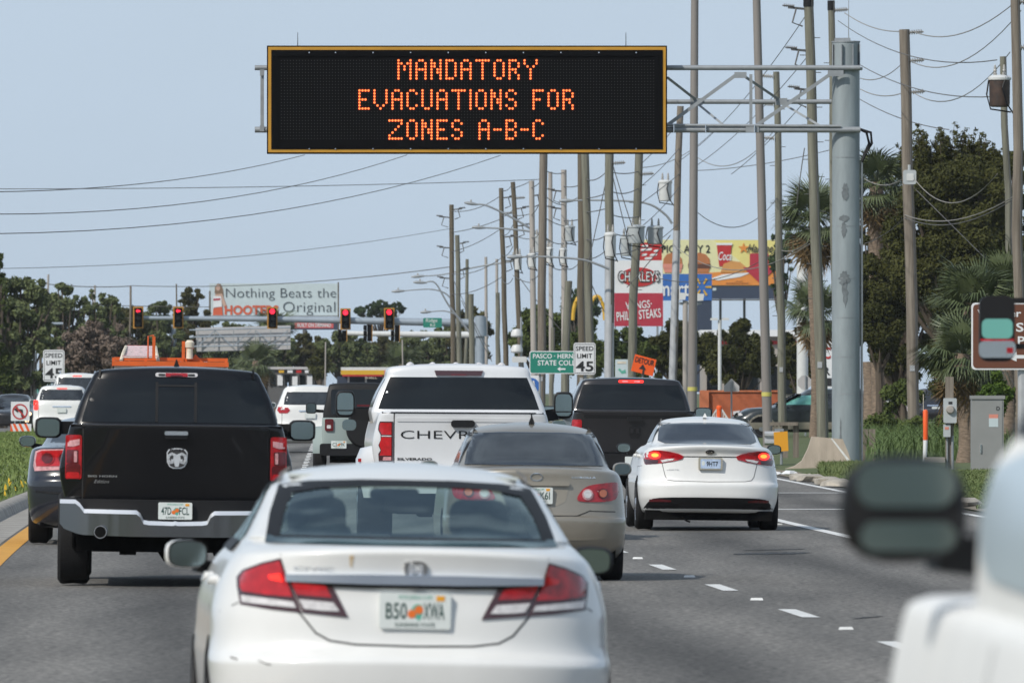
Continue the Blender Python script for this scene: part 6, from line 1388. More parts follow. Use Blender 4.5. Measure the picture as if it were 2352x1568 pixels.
        U(lab, xt, yt, xb, yb, w_, d, mm, group='thin poles across the far left')
    # street lamps on bent arms
    lamp_arm('street lamp whose long arm slopes down from the dark bracket pole top', [(1092, 469), (1120, 473), (1180, 502), (1250, 545)], 480)
    lamp_arm('street lamp on a level arm below the sloping arm', [(1110, 523), (1170, 526), (1230, 535), (1270, 560)], 470)
    lamp_arm('highest street lamp on a long curved arm from the metal sleeved pole', [(1310, 461), (1380, 460), (1480, 466), (1525, 490), (1544, 514)], 398, 6)
    lamp_arm('street lamp on a long arm reaching left from the silver sleeved pole', [(1190, 590), (1260, 590), (1340, 597), (1400, 618)], 369, 6)
    lamp_arm('thin street lamp arm crossing the bracket pole from the left', [(970, 634), (1020, 630), (1090, 614), (1190, 598)], 560, 4)
    lamp_arm('angular street lamp left of the mast with straight sloping arm', [(975, 649), (1000, 650), (1030, 700), (1078, 762)], 520, 5)
    lamp_arm('low street lamp arm left of the bracket pole', [(925, 668), (985, 664), (1020, 672), (1038, 688)], 545, 4)
    lamp_arm('lowest street lamp arm just above the mast arm', [(985, 716), (1020, 714), (1045, 722), (1062, 738)], 530, 4, 20)
    # wires
    wl = [('lowest of the left wires ending under the sign middle', (-20, 537), (1150, 357), 48), ('middle wire of the three sweeping down to the left edge', (-20, 492), (935, 356), 40), ('upper wire of the three sweeping down to the left edge', (-20, 441), (700, 356), 22)]
    for lab, a, c, sg in wl: wire(lab+', dark and thin', a, 240, c, 330, sg, .010)
    wire('faint long wire crossing the whole left sky below the three', (-20, 617), 420, (1040, 524), 540, 22, .011)
    wire('dark wire running above the pale billboard to the bracket pole', (300, 656), 640, (1040, 612), 545, 16, .02)
    wire('wire dropping from the far left poles to the first arrow signal', (105, 652), 640, (300, 657), 640, 4, .025)
    wire('faint nearly level wire high on the left sky', (-20, 434), 380, (1250, 412), 420, 6, .012)
    wire('level wire across the dark trees at far left', (-20, 690), 640, (480, 705), 640, 3, .02)
    wire('second level wire across the dark trees at far left', (-20, 722), 640, (480, 730), 640, 3, .02)
    r = [('pale wire from the gantry pole top to the three insulator pole', (1940, 30), 330, (2080, 72), 318, 14, 'pale_wire'), ('pale wire rising from the three insulator pole to the upper right', (2098, 73), 318, (2360, -20), 250, 44, 'pale_wire'), ('second pale wire rising to the brown pole at right', (2096, 143), 318, (2345, 25), 250, 52, 'pale_wire'), ('third pale wire rising toward the rusty transformer', (2098, 213), 318, (2320, 120), 272, 56, 'pale_wire'),
         ('dark wire from the gantry pole top across to the rusty transformer', (1925, 48), 330, (2290, 138), 272, 40, 'wire'), ('dark wire just below it crossing the three insulator pole', (1930, 120), 330, (2285, 222), 272, 34, 'wire'), ('dark wire descending behind the gantry pole into the oak', (1930, 200), 330, (2180, 298), 320, 18, 'wire'),
         ('pale wire left of the three insulator pole, middle level', (1976, 180), 330, (2078, 140), 318, 18, 'pale_wire'), ('pale wire left of the three insulator pole, low level', (1976, 205), 330, (2078, 212), 318, 12, 'pale_wire'),
         ('thick looping cable from the junction box to the transformer pole', (2098, 408), 318, (2290, 400), 272, 62, 'pale_wire'), ('thick cable sagging across the oak from the grey brown pole', (2078, 494), 318, (2352, 436), 255, 36, 'pale_wire'), ('second cable close under the thick sagging cable', (2078, 500), 318, (2352, 440), 255, 40, 'wire'), ('cable from the gantry pole up to the grey brown pole clamp', (1985, 560), 330, (2078, 500), 318, 8, 'wire'),
         ('straight guy wire slanting down right from the junction box', (2098, 430), 318, (2270, 600), 300, 0, 'wire'), ('pale cable loop from the gantry pole to the junction box pole', (1985, 410), 330, (2082, 405), 318, 18, 'pale_wire'),
         ('wire slanting from the switch brackets down to the sandwich sign pole', (1855, 30), 300, (1560, 370), 400, 30, 'wire'), ('second slanting wire from the middle switch bracket', (1855, 130), 300, (1600, 380), 400, 18, 'wire'), ('third slanting wire from the lowest switch bracket', (1855, 225), 300, (1680, 400), 380, 10, 'wire'),
         ('sagging wire between the two smooth light poles', (1602, 488), 318, (1785, 455), 365, 50, 'wire'), ('pale wire sagging left of the slim green pole', (1590, 352), 400, (1778, 300), 365, 52, 'pale_wire'), ('wire across the billboard between green poles', (1470, 625), 385, (1790, 572), 365, 45, 'wire'), ('second billboard wire joining the metal sleeved pole', (1545, 560), 400, (1860, 560), 300, 60, 'pale_wire'),
         ('cable looping from the slim green pole to the switch bracket pole', (1795, 575), 365, (1868, 545), 300, 12, 'pale_wire'), ('dark hanging lead beside the switch bracket pole', (1848, 340), 300, (1830, 470), 300, -6, 'wire'), ('faint level wire behind the gantry truss', (1600, 392), 420, (1905, 345), 380, 8, 'wire'), ('thin wire from the white transformer to the green pole', (1475, 385), 385, (1640, 300), 420, 20, 'pale_wire')]
    for lab, a, da, c, dc, sg, mm in r: wire(lab, a, da, c, dc, sg, .013 if mm == 'wire' else .014, mm)
    rnd = random.Random(12)
    P_ = [(1037, 480, 540), (1151, 445, 500), (1178, 440, 485), (1221, 440, 470), (1249, 400, 410), (1295, 420, 440), (1340, 400, 400), (1399, 390, 370), (1466, 385, 385), (1560, 300, 400)]
    words = ['highest', 'upper', 'middle', 'lower', 'lowest']
    names = ['bracket pole', 'dark slim pole', 'leaning dark pole', 'left concrete pole', 'brown college sign pole', 'right concrete pole', 'close pole pair', 'silver sleeved pole', 'sandwich sign pole', 'metal sleeved pole']
    for i in range(len(P_)-1):
        for j in range(5):
            a, c = P_[i], P_[i+1]; dy = j*48+rnd.randint(-10, 10)
            wire(f'{words[j]} thin wire strung between the {names[i]} and the {names[i+1]}', (a[0], a[1]+dy), a[2], (c[0], c[1]+dy+rnd.randint(-18, 18)), c[2], rnd.randint(2, 14), .017, 'wire', 8)
    for lab, a, c, d in (('guy wire slanting right from the dark bracket pole foot', (1040, 640), (1120, 800), 540), ('guy wire slanting across the signal mast arm', (1060, 690), (1130, 830), 530), ('guy wire slanting right below the twin transformers', (1195, 640), (1290, 760), 470), ('guy wire slanting right from the close pole pair', (1345, 620), (1395, 730), 396), ('steep wire from the silver sleeved pole top to the pole pair', (1395, 400), (1350, 610), 380), ('steep wire right of the silver sleeved pole', (1402, 380), (1440, 540), 378), ('second steep wire right of the silver sleeved pole', (1405, 370), (1452, 520), 380), ('slanting cable under the sandwich sign transformers', (1540, 540), (1440, 660), 384)):
        wire(lab, a, d, c, d, 3, .015, 'wire', 6)

# ------------------------------------------------------------------ signals
def signal(label, px, py0, py1, d, side=False, arrow=False, wpx=24, lit=True, back=False):
    s = S(d); p = W(px, py1, d); o = thing('traffic_signal', label, 'traffic light', p, 0, 0, 'traffic signals over the junction')
    h = (py1-py0)/s; w_ = wpx/s/2
    if side:
        b = MB(); b.box(-.10, .14, -.1, .12, .03, h-.03); b.build('housing', M['sign_black'], o)
        b = MB(); b.box(.14, .17, -w_, w_, 0, h); b.build('backplate', M['signal_yellow'], o)
        for k in range(3):
            z = h*(.2+.3*k); b = MB(); b.lathe([(.13, -.28), (.14, -.1), (.13, -.1), (.12, -.26)], 12, (-.02, 0, z), 'x'); b.build('visor', M['sign_black'], o)
        return o
    b = MB(); b.box(-w_, w_, .0, .02, 0, h); b.build('backplate', M['signal_yellow' if not back else 'sign_black'], o)
    b = MB(); t = .07; b.box(-w_+t, w_-t, -.01, .0, t, h-t); b.build('backplate_face', M['sign_black'], o)
    b = MB(); b.box(-w_*.62, w_*.62, -.12 if not back else .02, .0 if not back else .2, h*.08, h*.92); hs = b.build('housing', M['sign_black'], o)
    if back:
        b = MB(); b.box(-.05, .05, .2, .26, h*.05, h*.95); b.build('bracket', M['galv'], o); return o
    for k in range(3):
        z = h*(.80-.30*k); on = k == 0 and lit; r = h*.125
        b = MB(); b.lathe([(.001, -.135), (r*.6, -.15), (r, -.125), (r, -.12), (.001, -.12)], 20, (0, 0, z), 'y'); b.build('lens', M['signal_red'] if on and not arrow else M['signal_off'], o)
        if on and arrow:
            b = MB(); b.prism([(-r*.85, z), (-r*.1, z+r*.75), (-r*.1, z+r*.3), (r*.8, z+r*.3), (r*.8, z-r*.3), (-r*.1, z-r*.3), (-r*.1, z-r*.75)], -.165, -.15); b.build('arrow_light', M['signal_red'], o)
        b = MB(); n = 10; v = []
        for yy in (-.12, -.32): v += [(r*1.12*math.cos(R(-20+220*i/n)), yy, z+r*1.12*math.sin(R(-20+220*i/n))) for i in range(n+1)]
        b.add(v, [(i, i+1, n+2+i, n+1+i) for i in range(n)]); b.build('visor', M['sign_black'], o)
    return o
def signals():
    M['signal_yellow'] = mat('signal_yellow', (.42, .20, .025), .6); M['signal_red'] = mat('signal_red', (.6, .02, .03), .4, emit=(1, .02, .05), es=2.2); M['signal_off'] = mat('signal_off', (.02, .022, .02), .3)
    d = 580; s = S(d)
    o = thing('signal_mast', 'grey signal mast with long arm carrying five signals across the junction', 'signal mast', W(1103, 975, d)); o.location.z = zr(d)
    def q(px, py, dy=0): p = W(px, py, d); return Vector((p.x-o.location.x, dy, p.z-o.location.z))
    b = MB(); b.cyl((0, 0, 0), q(1103, 725), .26, .22, 16); b.cyl(q(1103, 772)-Vector((0, 0, 0)), q(1103, 727), .34, .3, 16); b.build('pole', M['blue_steel'], o)
    b = MB(); b.tube([q(1100, 742), q(900, 738), q(640, 733), q(318, 730)], [.21, .19, .15, .10], 14); b.build('arm', M['blue_steel'], o)
    o2 = thing('signal_mast', 'pale second mast arm below the first pointing away from the camera', 'signal mast', W(1098, 975, d+4)); o2.location.z = zr(d)
    b = MB(); l0 = o2.location; b.cyl((0, 0, 0), (0, 0, W(1098, 760, d).z-l0.z), .2, .18, 14); b.build('pole', M['blue_steel'], o2)
    b = MB(); b.tube([W(1090, 769, d+3)-l0, W(920, 767, d+12)-l0, W(795, 765, d+20)-l0], [.17, .15, .12], 12); b.build('arm', M['white_can'], o2)
    o3 = thing('signal_mast', 'signal arm entering from the left edge of the picture', 'signal mast', W(-60, 975, 600)); o3.location.z = zr(600); l0 = o3.location
    b = MB(); b.cyl((0, 0, 0), (0, 0, W(0, 735, 600).z-l0.z), .24, .2, 14); b.build('pole', M['blue_steel'], o3); b = MB(); b.tube([W(-60, 744, 600)-l0, W(145, 743, 600)-l0], [.11, .07], 10); b.build('arm', M['blue_steel'], o3)
    signal('leftmost traffic light showing a red left arrow', 317.5, 704, 754, 579.6, arrow=True)
    signal('second traffic light from the left showing a red left arrow', 409.5, 704, 754, 579.6, arrow=True)
    signal('round red traffic light in front of the pale billboard', 625.5, 705, 755, 579.6)
    signal('round red traffic light just right of the pale billboard', 793.5, 708, 757, 579.6)
    signal('rightmost round red traffic light before the rounded tree', 894, 707, 757, 579.6)
    signal('dark sideways traffic light under the red one right of the billboard', 790, 757, 784, 596, side=True)
    signal('dark sideways traffic light hanging between the two right red ones', 848, 744, 785, 592, side=True)
    signal('dark sideways traffic light overlapping the rightmost red one', 911, 744, 785, 588, side=True, wpx=30)
    signal('black signal seen from behind on the left edge arm', 13, 722, 768, 599.5, wpx=28, lit=False, back=True)
    # street name sign
    sg = thing('street_sign', 'green street name sign on the mast arm near its pole', 'street sign', W(993.5, 752, d-.6))
    hw, h = 21.5/s, 22/s; b = MB(); b.prism(rr(-hw, hw, 0, h, .06), 0, .04); b.build('sign_face', M['sign_green'], sg)
    text('Ridge', -.34, .25, h*.45, h*.93, -.006, M['line_white'], sg); text('Rd', -.12, .12, h*.10, h*.38, -.006, M['line_white'], sg)
    b = MB(); b.box(-.05, .05, .04, .5, .1, h-.1); b.build('bracket', M['galv'], sg)
    # twin white domes
    d2 = 430; s2 = S(d2); o = thing('camera_pole', 'thin post with two stacked white domes left of the college sign', 'camera pole', W(1197, 900, d2)); o.location.z = 0
    def q2(px, py, dy=0): p = W(px, py, d2); return Vector((p.x-o.location.x, dy, p.z))
    b = MB(); b.cyl((0, 0, 0), q2(1197, 728), .05, .04, 8); b.build('post', M['galv'], o)
    for py in (765, 801):
        c = q2(1187, py, -.1); b = MB(); b.lathe([(.02, .17), (.16, .14), (.22, .02), (.23, -.1), (.2, -.14), (.02, -.16)], 16, tuple(c)); b.build('dome', M['white_can'], o)
        b = MB(); b.bar(c+Vector((.15, .05, .05)), q2(1197, py), .05); b.build('bracket', M['galv'], o)
    b = MB(); c = q2(1193, 826, -.1); b.prism(rr(c.x-.28, c.x+.28, c.z-.10, c.z+.12, .05), -.25, -.05); b.build('equipment_box', M['white_can'], o)
    # reversed sign frame beyond the junction
    d3 = 690; s3 = S(d3); o = thing('sign_back', 'grey back of an overhead sign frame left of the through signals', 'overhead sign', W(558, 975, d3)); o.location.z = zr(d3); l0 = o.location
    M['back_grey'] = mat('back_grey', (.44, .43, .43), .6, var=.1, vs=1.2)
    cs = [W(449, 753, d3)-l0, W(667, 747, d3)-l0, W(667, 802, d3)-l0, W(452, 808, d3)-l0]
    b = MB(); b.add([(p.x, 0, p.z) for p in cs]+[(p.x, .6, p.z) for p in cs], [(0, 1, 2, 3), (4, 5, 6, 7), (0, 1, 5, 4), (1, 2, 6, 5), (2, 3, 7, 6), (3, 0, 4, 7)]); b.build('cabinet', M['back_grey'], o)
    def q3(px, py, dy=-.3): p = W(px, py, d3)-l0; return Vector((p.x, dy, p.z))
    for py0, py1 in ((758, 752), (774, 771), (796, 791)): b = MB(); b.cyl(q3(435, py0), q3(668, py1), .04, None, 8); b.build('chord', M['blue_steel'], o)
    for px in (455, 493, 537, 587, 622, 660): b = MB(); b.bar(q3(px, 758), q3(px, 800), .06); b.build('stringer', M['galv'], o)
    for i, px in enumerate((455, 493, 537, 587, 622)): b = MB(); b.bar(q3(px, 758 if i % 2 else 794, -.25), q3(px+40, 794 if i % 2 else 758, -.25), .05); b.build('truss_brace', M['blue_steel'], o)
    b = MB(); b.cyl((-4.2, .2, 0), (-4.2, .2, q3(0, 745).z), .2, .18, 12); b.cyl(q3(436, 775), q3(445, 773), .1, None, 8); b.build('pole', M['blue_steel'], o)
# ------------------------------------------------------------------ signs, billboards, street furniture
class Board:
    """flat sign seen square on; px/py place things on its face"""
    def __init__(s, name, label, cat, px, py_base, d, group=None, yaw=0):
        s.d = d; s.s = S(d); p = W(px, py_base, d); s.o = thing(name, label, cat, (p.x, d, zr(d)), yaw, 0, group); s.px = px
    def q(s, px, py): return ((px-s.px)/s.s, CAM_H+(900-py)/s.s-s.o.location.z)
    def panel(s, name, px0, px1, py0, py1, m, y0=0, y1=.08, r=0, par=None):
        x0, z1 = s.q(px0, py0); x1, z0 = s.q(px1, py1); b = MB(); b.prism(rr(x0, x1, z0, z1, r/s.s, 3) if r else [(x0, z0), (x1, z0), (x1, z1), (x0, z1)], y0, y1); return b.build(name, M[m], par or s.o)
    def poly(s, name, pts, m, y=-.02, t=.012, par=None):
        b = MB(); b.prism([s.q(*p) for p in pts], y, y+t); return b.build(name, M[m], par or s.o, 0)
    def txt(s, t, px0, px1, py0, py1, m, y=-.03, name='lettering', par=None, **k):
        x0, z1 = s.q(px0, py0); x1, z0 = s.q(px1, py1); return text(t, x0, x1, z0, z1, y, M[m], par or s.o, name, **k)
    def post(s, px, py_top, w_, m='galv', y=.12, name='post', z0=-.1):
        x, z = s.q(px, py_top); b = MB(); b.cyl((x, y, z0), (x, y, z), w_/2/s.s, None, 10); return b.build(name, M[m], s.o)
def arrow(px, py, w_, h_, up=True):
    return [(px-w_*.18, py+h_/2), (px-w_*.18, py-h_*.02), (px-w_/2, py-h_*.02), (px, py-h_/2), (px+w_/2, py-h_*.02), (px+w_*.18, py-h_*.02), (px+w_*.18, py+h_/2)]
def board_mats():
    for nm, c, r in (('sign_green', (.012, .20, .14), .5), ('sign_white', (.70, .71, .72), .5), ('ink', (.015, .015, .016), .6), ('sign_orange', (.80, .10, .008), .5), ('sign_brown', (.13, .045, .022), .5), ('sign_blue', (.03, .13, .42), .5), ('red_panel', (.40, .022, .045), .5), ('sign_red', (.45, .02, .02), .5), ('pale_board', (.50, .58, .60), .5), ('navy_ink', (.06, .075, .09), .6),
                     ('orange_ink', (.55, .10, .04), .6), ('yellow_board', (.70, .62, .22), .6), ('orange_board', (.68, .24, .04), .6), ('pale_yellow', (.68, .66, .38), .6), ('bun', (.42, .15, .05), .6), ('meat', (.10, .035, .02), .7), ('salmon', (.62, .24, .18), .6), ('fries', (.58, .28, .08), .6), ('arch_yellow', (.62, .36, .02), .5), ('flesh', (.50, .33, .26), .7), ('hair', (.20, .13, .08), .7), ('blue_dark', (.03, .045, .08), .6), ('led_red', (.55, .10, .10), .5)):
        M[nm] = mat(nm, c, r, var=.05, vs=2)
def boards():
    B = Board
    # speed limits
    for lab, px0, px1, py0, py1, d in (('speed limit 45 sign partly hiding the green college sign', 1317.5, 1368, 787, 860, 319), ('speed limit 45 sign above the white cars at left', 99, 148, 803, 876, 445)):
        b = B('speed_limit_sign', lab, 'road sign', (px0+px1)/2, 990, d, 'speed limit signs'); w_ = px1-px0; h = py1-py0
        f = b.panel('sign_face', px0, px1, py0, py1, 'sign_white', 0, .02, 5)
        X = lambda t: px0+w_*t
        Y = lambda t: py0+h*t
        for a, c, e, g in ((.06, .94, .04, .055), (.06, .94, .945, .96)): b.panel('border', X(a), X(c), Y(e), Y(g), 'ink', -.008, -.004, par=f)
        for a, c in ((.05, .065), (.935, .95)): b.panel('border', X(a), X(c), Y(.04), Y(.96), 'ink', -.008, -.004, par=f)
        b.txt('SPEED', X(.10), X(.90), Y(.11), Y(.25), 'ink', -.01, bold=.01, par=f); b.txt('LIMIT', X(.16), X(.84), Y(.34), Y(.48), 'ink', -.01, bold=.01, par=f); b.txt('45', X(.10), X(.90), Y(.58), Y(.90), 'ink', -.01, bold=.02, par=f)
        b.post(X(.5), py0+4, 4.5)
    b = B('guide_sign', 'green college direction sign with left arrow between the poles', 'road sign', 1292, 990, 338)
    f = b.panel('sign_rim', 1216, 1367, 806, 858, 'sign_white', .0, .02, 5); b.panel('sign_face', 1218, 1365, 808, 856, 'sign_green', -.006, .0, 4, f)
    b.txt('PASCO · HERNANDO', 1224, 1359, 812, 823, 'sign_white', -.01, bold=.02, par=f); b.txt('STATE COLLEGE', 1235, 1348, 827, 839, 'sign_white', -.01, bold=.02, par=f)
    b.poly('arrow', [(1280, 847), (1287, 842), (1287, 845.5), (1299, 845.5), (1299, 849), (1287, 849), (1287, 852.5)], 'sign_white', -.012, .006, f)
    for px in (1240, 1345): b.post(px, 815, 5)
    b = B('detour_sign', 'tilted orange detour sign with black upward arrow', 'road sign', 1479, 990, 322)
    s = b.s; f = b.poly('sign_face', [(1459, 813), (1508, 826), (1499, 864), (1449, 851)], 'sign_orange', 0, .02)
    cx, cz = b.q(1480, 829); b.txt('DETOUR', 1459, 1503, 823, 836, 'ink', -.01, bold=.02, rot=R(13), par=f)
    b.poly('arrow', [(1474.5, 860.0), (1476.2, 848), (1467.5, 846.2), (1476.8, 832+4), (1483.6, 849.2), (1480.2, 848.6), (1478.8, 861)], 'ink', -.012, .006, f); b.post(1476, 835, 4)
    b = B('route_sign', 'blue round evacuation route sign beside the white heavy pickup', 'road sign', 1221, 990, 395)
    x, z = b.q(1221, 886); f = MB(); f.prism(ell(x, z, 18/b.s, 18.5/b.s, 24), 0, .02); f = f.build('sign_face', M['sign_blue'], b.o)
    b.poly('symbol', [(1211, 876), (1227, 874), (1229, 890), (1224, 892), (1222, 882), (1212, 886)], 'sign_white', -.012, .008, f); b.txt('ROUTE', 1212, 1231, 893, 898, 'sign_white', -.012, par=f, bold=.02); b.post(1221, 868, 5)
    b.panel('backing', 1200, 1240, 862, 925, 'sign_white', .03, .05)
    b = B('notice_sign', 'pale notice board with faded green print left of the detour sign', 'sign', 1427, 990, 360)
    f = b.panel('sign_face', 1413, 1442, 825, 870, 'pale_board', 0, .03, 2); b.poly('print_patch', [(1419, 848), (1424, 846), (1428, 852), (1436, 848), (1438, 856), (1428, 858)], 'plate_green', -.01, .006, f); b.panel('print_line', 1418, 1438, 830, 835, 'cream', -.01, -.004, par=f); b.post(1427, 840, 4)
    b = B('warning_sign_back', 'grey back of a pentagon sign on the orange wall', 'road sign', 1680, 990, 372)
    b.poly('sign_face', [(1663, 899), (1663, 886), (1680, 869), (1698, 886), (1698, 899)], 'back_grey', 0, .03); b.post(1680, 872, 4, y=-.05)
    b = B('octagon_sign_back', 'grey octagon sign back before the white column', 'road sign', 1846, 990, 384)
    cx, cz = b.q(1848, 878); o = MB(); o.prism([(cx+17/b.s*math.cos(R(22.5+45*k)), cz+17/b.s*math.sin(R(22.5+45*k))) for k in range(8)], 0, .03); o.build('sign_face', M['back_grey'], b.o); b.post(1850, 862, 4, y=-.05)
    # brown park sign with post
    b = B('park_sign', 'brown state park sign at the right edge with white lettering', 'road sign', 2349, 1100, 204)
    f = b.panel('sign_rim', 2231, 2470, 695, 849, 'sign_white', 0, .03, 9); b.panel('sign_face', 2235, 2466, 699, 845, 'sign_brown', -.008, 0, 8, f)
    b.txt('Werner - Boyce', 2245, 2446, 711, 733, 'sign_white', -.012, bold=.02, par=f); b.txt('Salt Springs', 2262, 2452, 741, 768, 'sign_white', -.012, bold=.02, par=f); b.txt('State Park', 2255, 2402, 772, 793, 'sign_white', -.012, bold=.02, par=f)
    b.poly('arrow', [(2310, 819), (2335, 808), (2335, 815), (2400, 815), (2400, 823), (2335, 823), (2335, 830)], 'sign_white', -.014, .006, f)
    b.post(2350, 700, 23, 'sleeve', .15); b.post(2450, 700, 23, 'sleeve', .15)
    # sandwich sign pylon
    b = B('pylon_sign', 'red and white sandwich restaurant sign between the poles', 'shop sign', 1467, 940, 700); s = b.s
    f = b.panel('white_panel', 1412, 1522, 598, 673, 'sign_white', 0, .4); g = b.panel('red_panel', 1411, 1523, 673, 749, 'red_panel', -.02, .4)
    x, z = b.q(1467, 636); e = MB(); e.prism(ell(x, z, 42/s, 22/s, 28), -.05, 0); e = e.build('oval_badge', M['sign_red'], f)
    b.txt('CHARLEYS', 1418.5, 1515.5, 621.5, 648.5, 'ink', -.09, bold=.045, par=f); b.txt('CHARLEYS', 1421, 1513, 624, 646, 'sign_white', -.12, bold=.0, par=f); b.txt('GRILLED WINGS', 1441, 1494, 642, 648, 'arch_yellow', -.09, bold=.02, par=f)
    b.txt('WINGS·', 1437, 1497, 691, 709, 'sign_white', -.05, bold=.012, par=g, rot=R(-5)); b.txt('PHILLY STEAKS', 1416, 1518, 712, 733, 'sign_white', -.05, bold=.012, par=g, rot=R(-5))
    for px in (1413, 1521): b.post(px, 600, 3, 'galv', .2)
    b = B('shop_sign', 'red restaurant sign with white script above the sandwich sign', 'shop sign', 1494, 940, 735)
    f = b.panel('sign_face', 1466, 1520, 557, 600, 'sign_red', 0, .3)
    for y0, x0, x1 in ((565, 1473, 1490), (573, 1471, 1498), (576, 1501, 1513), (585, 1473, 1487), (585, 1492, 1510), (593, 1480, 1500)): b.poly('white_print', [(x0, y0+1), (x0+3, y0-2), (x1-2, y0-3), (x1, y0-1), (x1-3, y0+2), (x0+2, y0+3)], 'sign_white', -.03, .02, f)
    b.post(1510, 570, 5, 'galv', .2)
    b = B('store_sign', 'blue superstore sign with yellow spark right of the sandwich sign', 'shop sign', 1578, 940, 715)
    f = b.panel('sign_face', 1440, 1635, 629, 690, 'sign_blue', 0, .4); b.panel('pylon_base', 1600, 1635, 690, 900, 'blue_dark', .05, .4)
    b.txt('Walmart', 1448, 1583, 645, 680, 'sign_white', -.05, bold=.012, par=f)
    for k in range(6):
        a = R(30+60*k); cx, cz = 1612+15*math.sin(a), 659-15*math.cos(a); dx, dy = 7*math.sin(a), -7*math.cos(a); nx, ny = 2.6*math.cos(a), 2.6*math.sin(a)
        b.poly('spark_ray', [(cx-dx-nx*.6, cy_) if False else (cx-dx-nx*.6, cz-dy-ny*.6), (cx+dx-nx, cz+dy-ny), (cx+dx+nx, cz+dy+ny), (cx-dx+nx*.6, cz-dy+ny*.6)], 'arch_yellow', -.05, .03, f)
    # burger billboard
    b = B('billboard', 'burger billboard in yellow and orange with a red drink cup', 'billboard', 1650, 940, 770); s = b.s
    f = b.panel('board', 1480, 1790, 551, 656, 'yellow_board', 0, .5); b.panel('skirt', 1600, 1790, 656, 686, 'blue_dark', .02, .5)
    b.poly('light_band', [(1480, 552), (1640, 552), (1700, 600), (1640, 640), (1480, 640)], 'pale_yellow', -.02, .012, f)
    b.poly('orange_band', [(1480, 640), (1560, 630), (1700, 622), (1790, 600), (1790, 655), (1480, 655)], 'orange_board', -.04, .012, f)
    b.txt('PICK ANY 2', 1520, 1631, 563, 581, 'ink', -.06, bold=.015, par=f)
    for cx, w_ in ((1545, 44), (1606, 50)):
        b.poly('bun_top', [(cx-w_*.5, 606), (cx-w_*.47, 594), (cx-w_*.3, 584), (cx, 580), (cx+w_*.3, 584), (cx+w_*.47, 594), (cx+w_*.5, 606)], 'bun', -.07, .02, f); b.poly('patty', [(cx-w_*.52, 606), (cx+w_*.52, 606), (cx+w_*.5, 616), (cx-w_*.5, 616)], 'meat' if cx > 1580 else 'salmon', -.09, .02, f); b.poly('bun_base', [(cx-w_*.48, 616), (cx+w_*.48, 616), (cx+w_*.42, 626), (cx-w_*.42, 626)], 'salmon' if cx < 1580 else 'bun', -.07, .02, f)
    b.poly('drink_cup', [(1646, 561), (1681, 561), (1675, 610), (1652, 612)], 'sign_red', -.07, .02, f); b.panel('cup_rim', 1645, 1682, 558, 563, 'sign_white', -.09, -.07, par=f); b.txt('Coca', 1650, 1680, 578, 598, 'sign_white', -.09, shear=.35, bold=.012, par=f)
    b.poly('fried_heap', [(1655, 625), (1662, 606), (1680, 599), (1700, 602), (1712, 612), (1706, 627)], 'fries', -.085, .02, f); b.poly('white_swirl', [(1632, 640), (1660, 630), (1720, 626), (1735, 622), (1700, 636), (1650, 644)], 'sign_white', -.075, .012, f)
    b.poly('red_arrow', [(1722, 582), (1765, 582), (1765, 614), (1785, 614), (1745, 650), (1706, 614), (1722, 614)], 'red_panel', -.10, .02, f)
    b.poly('star', [(1708+ (13 if k % 2 == 0 else 5)*math.sin(R(36*k)), 570-(13 if k % 2 == 0 else 5)*math.cos(R(36*k))) for k in range(10)], 'orange_board', -.07, .02, f)
    b.txt("Hardee's", 1716, 1788, 560, 580, 'ink', -.09, shear=.4, bold=.02, par=f); b.txt('NEXT LIGHT', 1690, 1706, 645, 648, 'ink', -.07, par=f); b.txt('RIDGE ROAD & US HIGHWAY', 1668, 1720, 649, 653, 'ink', -.07, par=f)
    b.panel('maker_plate', 1637, 1645, 661, 667, 'pale_board', -.02, .02); b.panel('catwalk', 1560, 1790, 687, 690, 'hardware', -.8, .3)
    for px in (1655, 1710, 1760): b.post(px, 660, 6, 'hardware', .6)
    # pale billboard
    b = B('billboard', 'pale billboard with dark serif slogan and a woman in a white top', 'billboard', 628, 940, 900)
    f = b.panel('board', 481, 778, 651, 724, 'pale_board', 0, .6); b.txt('Nothing Beats the', 519, 772, 662, 690, 'navy_ink', -.05, par=f, bold=-.012); b.txt('Original', 650, 770, 693, 724, 'navy_ink', -.05, par=f, bold=-.012); b.txt('HOOTERS', 516, 640, 701, 723, 'orange_ink', -.05, bold=.04, par=f)
    b.poly('hair', [(493, 672), (494, 658), (500, 651), (507, 652), (512, 664), (514, 680), (508, 682), (498, 680)], 'hair', -.04, .02, f)
    b.poly('face', ell(501, 661, 5, 7, 14), 'flesh', -.07, .02, f); b.poly('arms', [(494, 676), (510, 674), (520, 700), (514, 706), (508, 692), (496, 692)], 'flesh', -.06, .015, f)
    b.poly('white_top', [(490, 680), (508, 680), (510, 704), (490, 706)], 'sign_white', -.09, .02, f); b.poly('orange_shorts', [(490, 708), (510, 704), (512, 724), (489, 724)], 'orange_ink', -.09, .02, f); b.poly('print_band', [(490, 686), (506, 685), (506, 689), (490, 690)], 'red_panel', -.11, .02, f)
    b.post(628, 724, 14, 'hardware', .5); b.panel('catwalk', 481, 778, 724, 727, 'galv', -.6, .3)
    b = B('led_sign', 'red message board on a dark panel below the pale billboard', 'shop sign', 715, 940, 850)
    g = b.panel('cabinet', 620, 776, 735, 757, 'blue_dark', .02, .5); f = b.panel('sign_face', 677, 766, 739.5, 753.5, 'led_red', 0, .05); b.txt('BUILT ON DEMAND', 683, 760, 742, 751, 'sign_white', -.03, bold=.02, par=f); b.panel('top_rail', 620, 776, 731, 735, 'white_can', 0, .5); b.post(700, 757, 10, 'hardware')
    # yellow arch sign
    b = B('arch_sign', 'yellow arch sign partly hidden behind the close pole pair', 'shop sign', 1350, 940, 780)
    pts = []
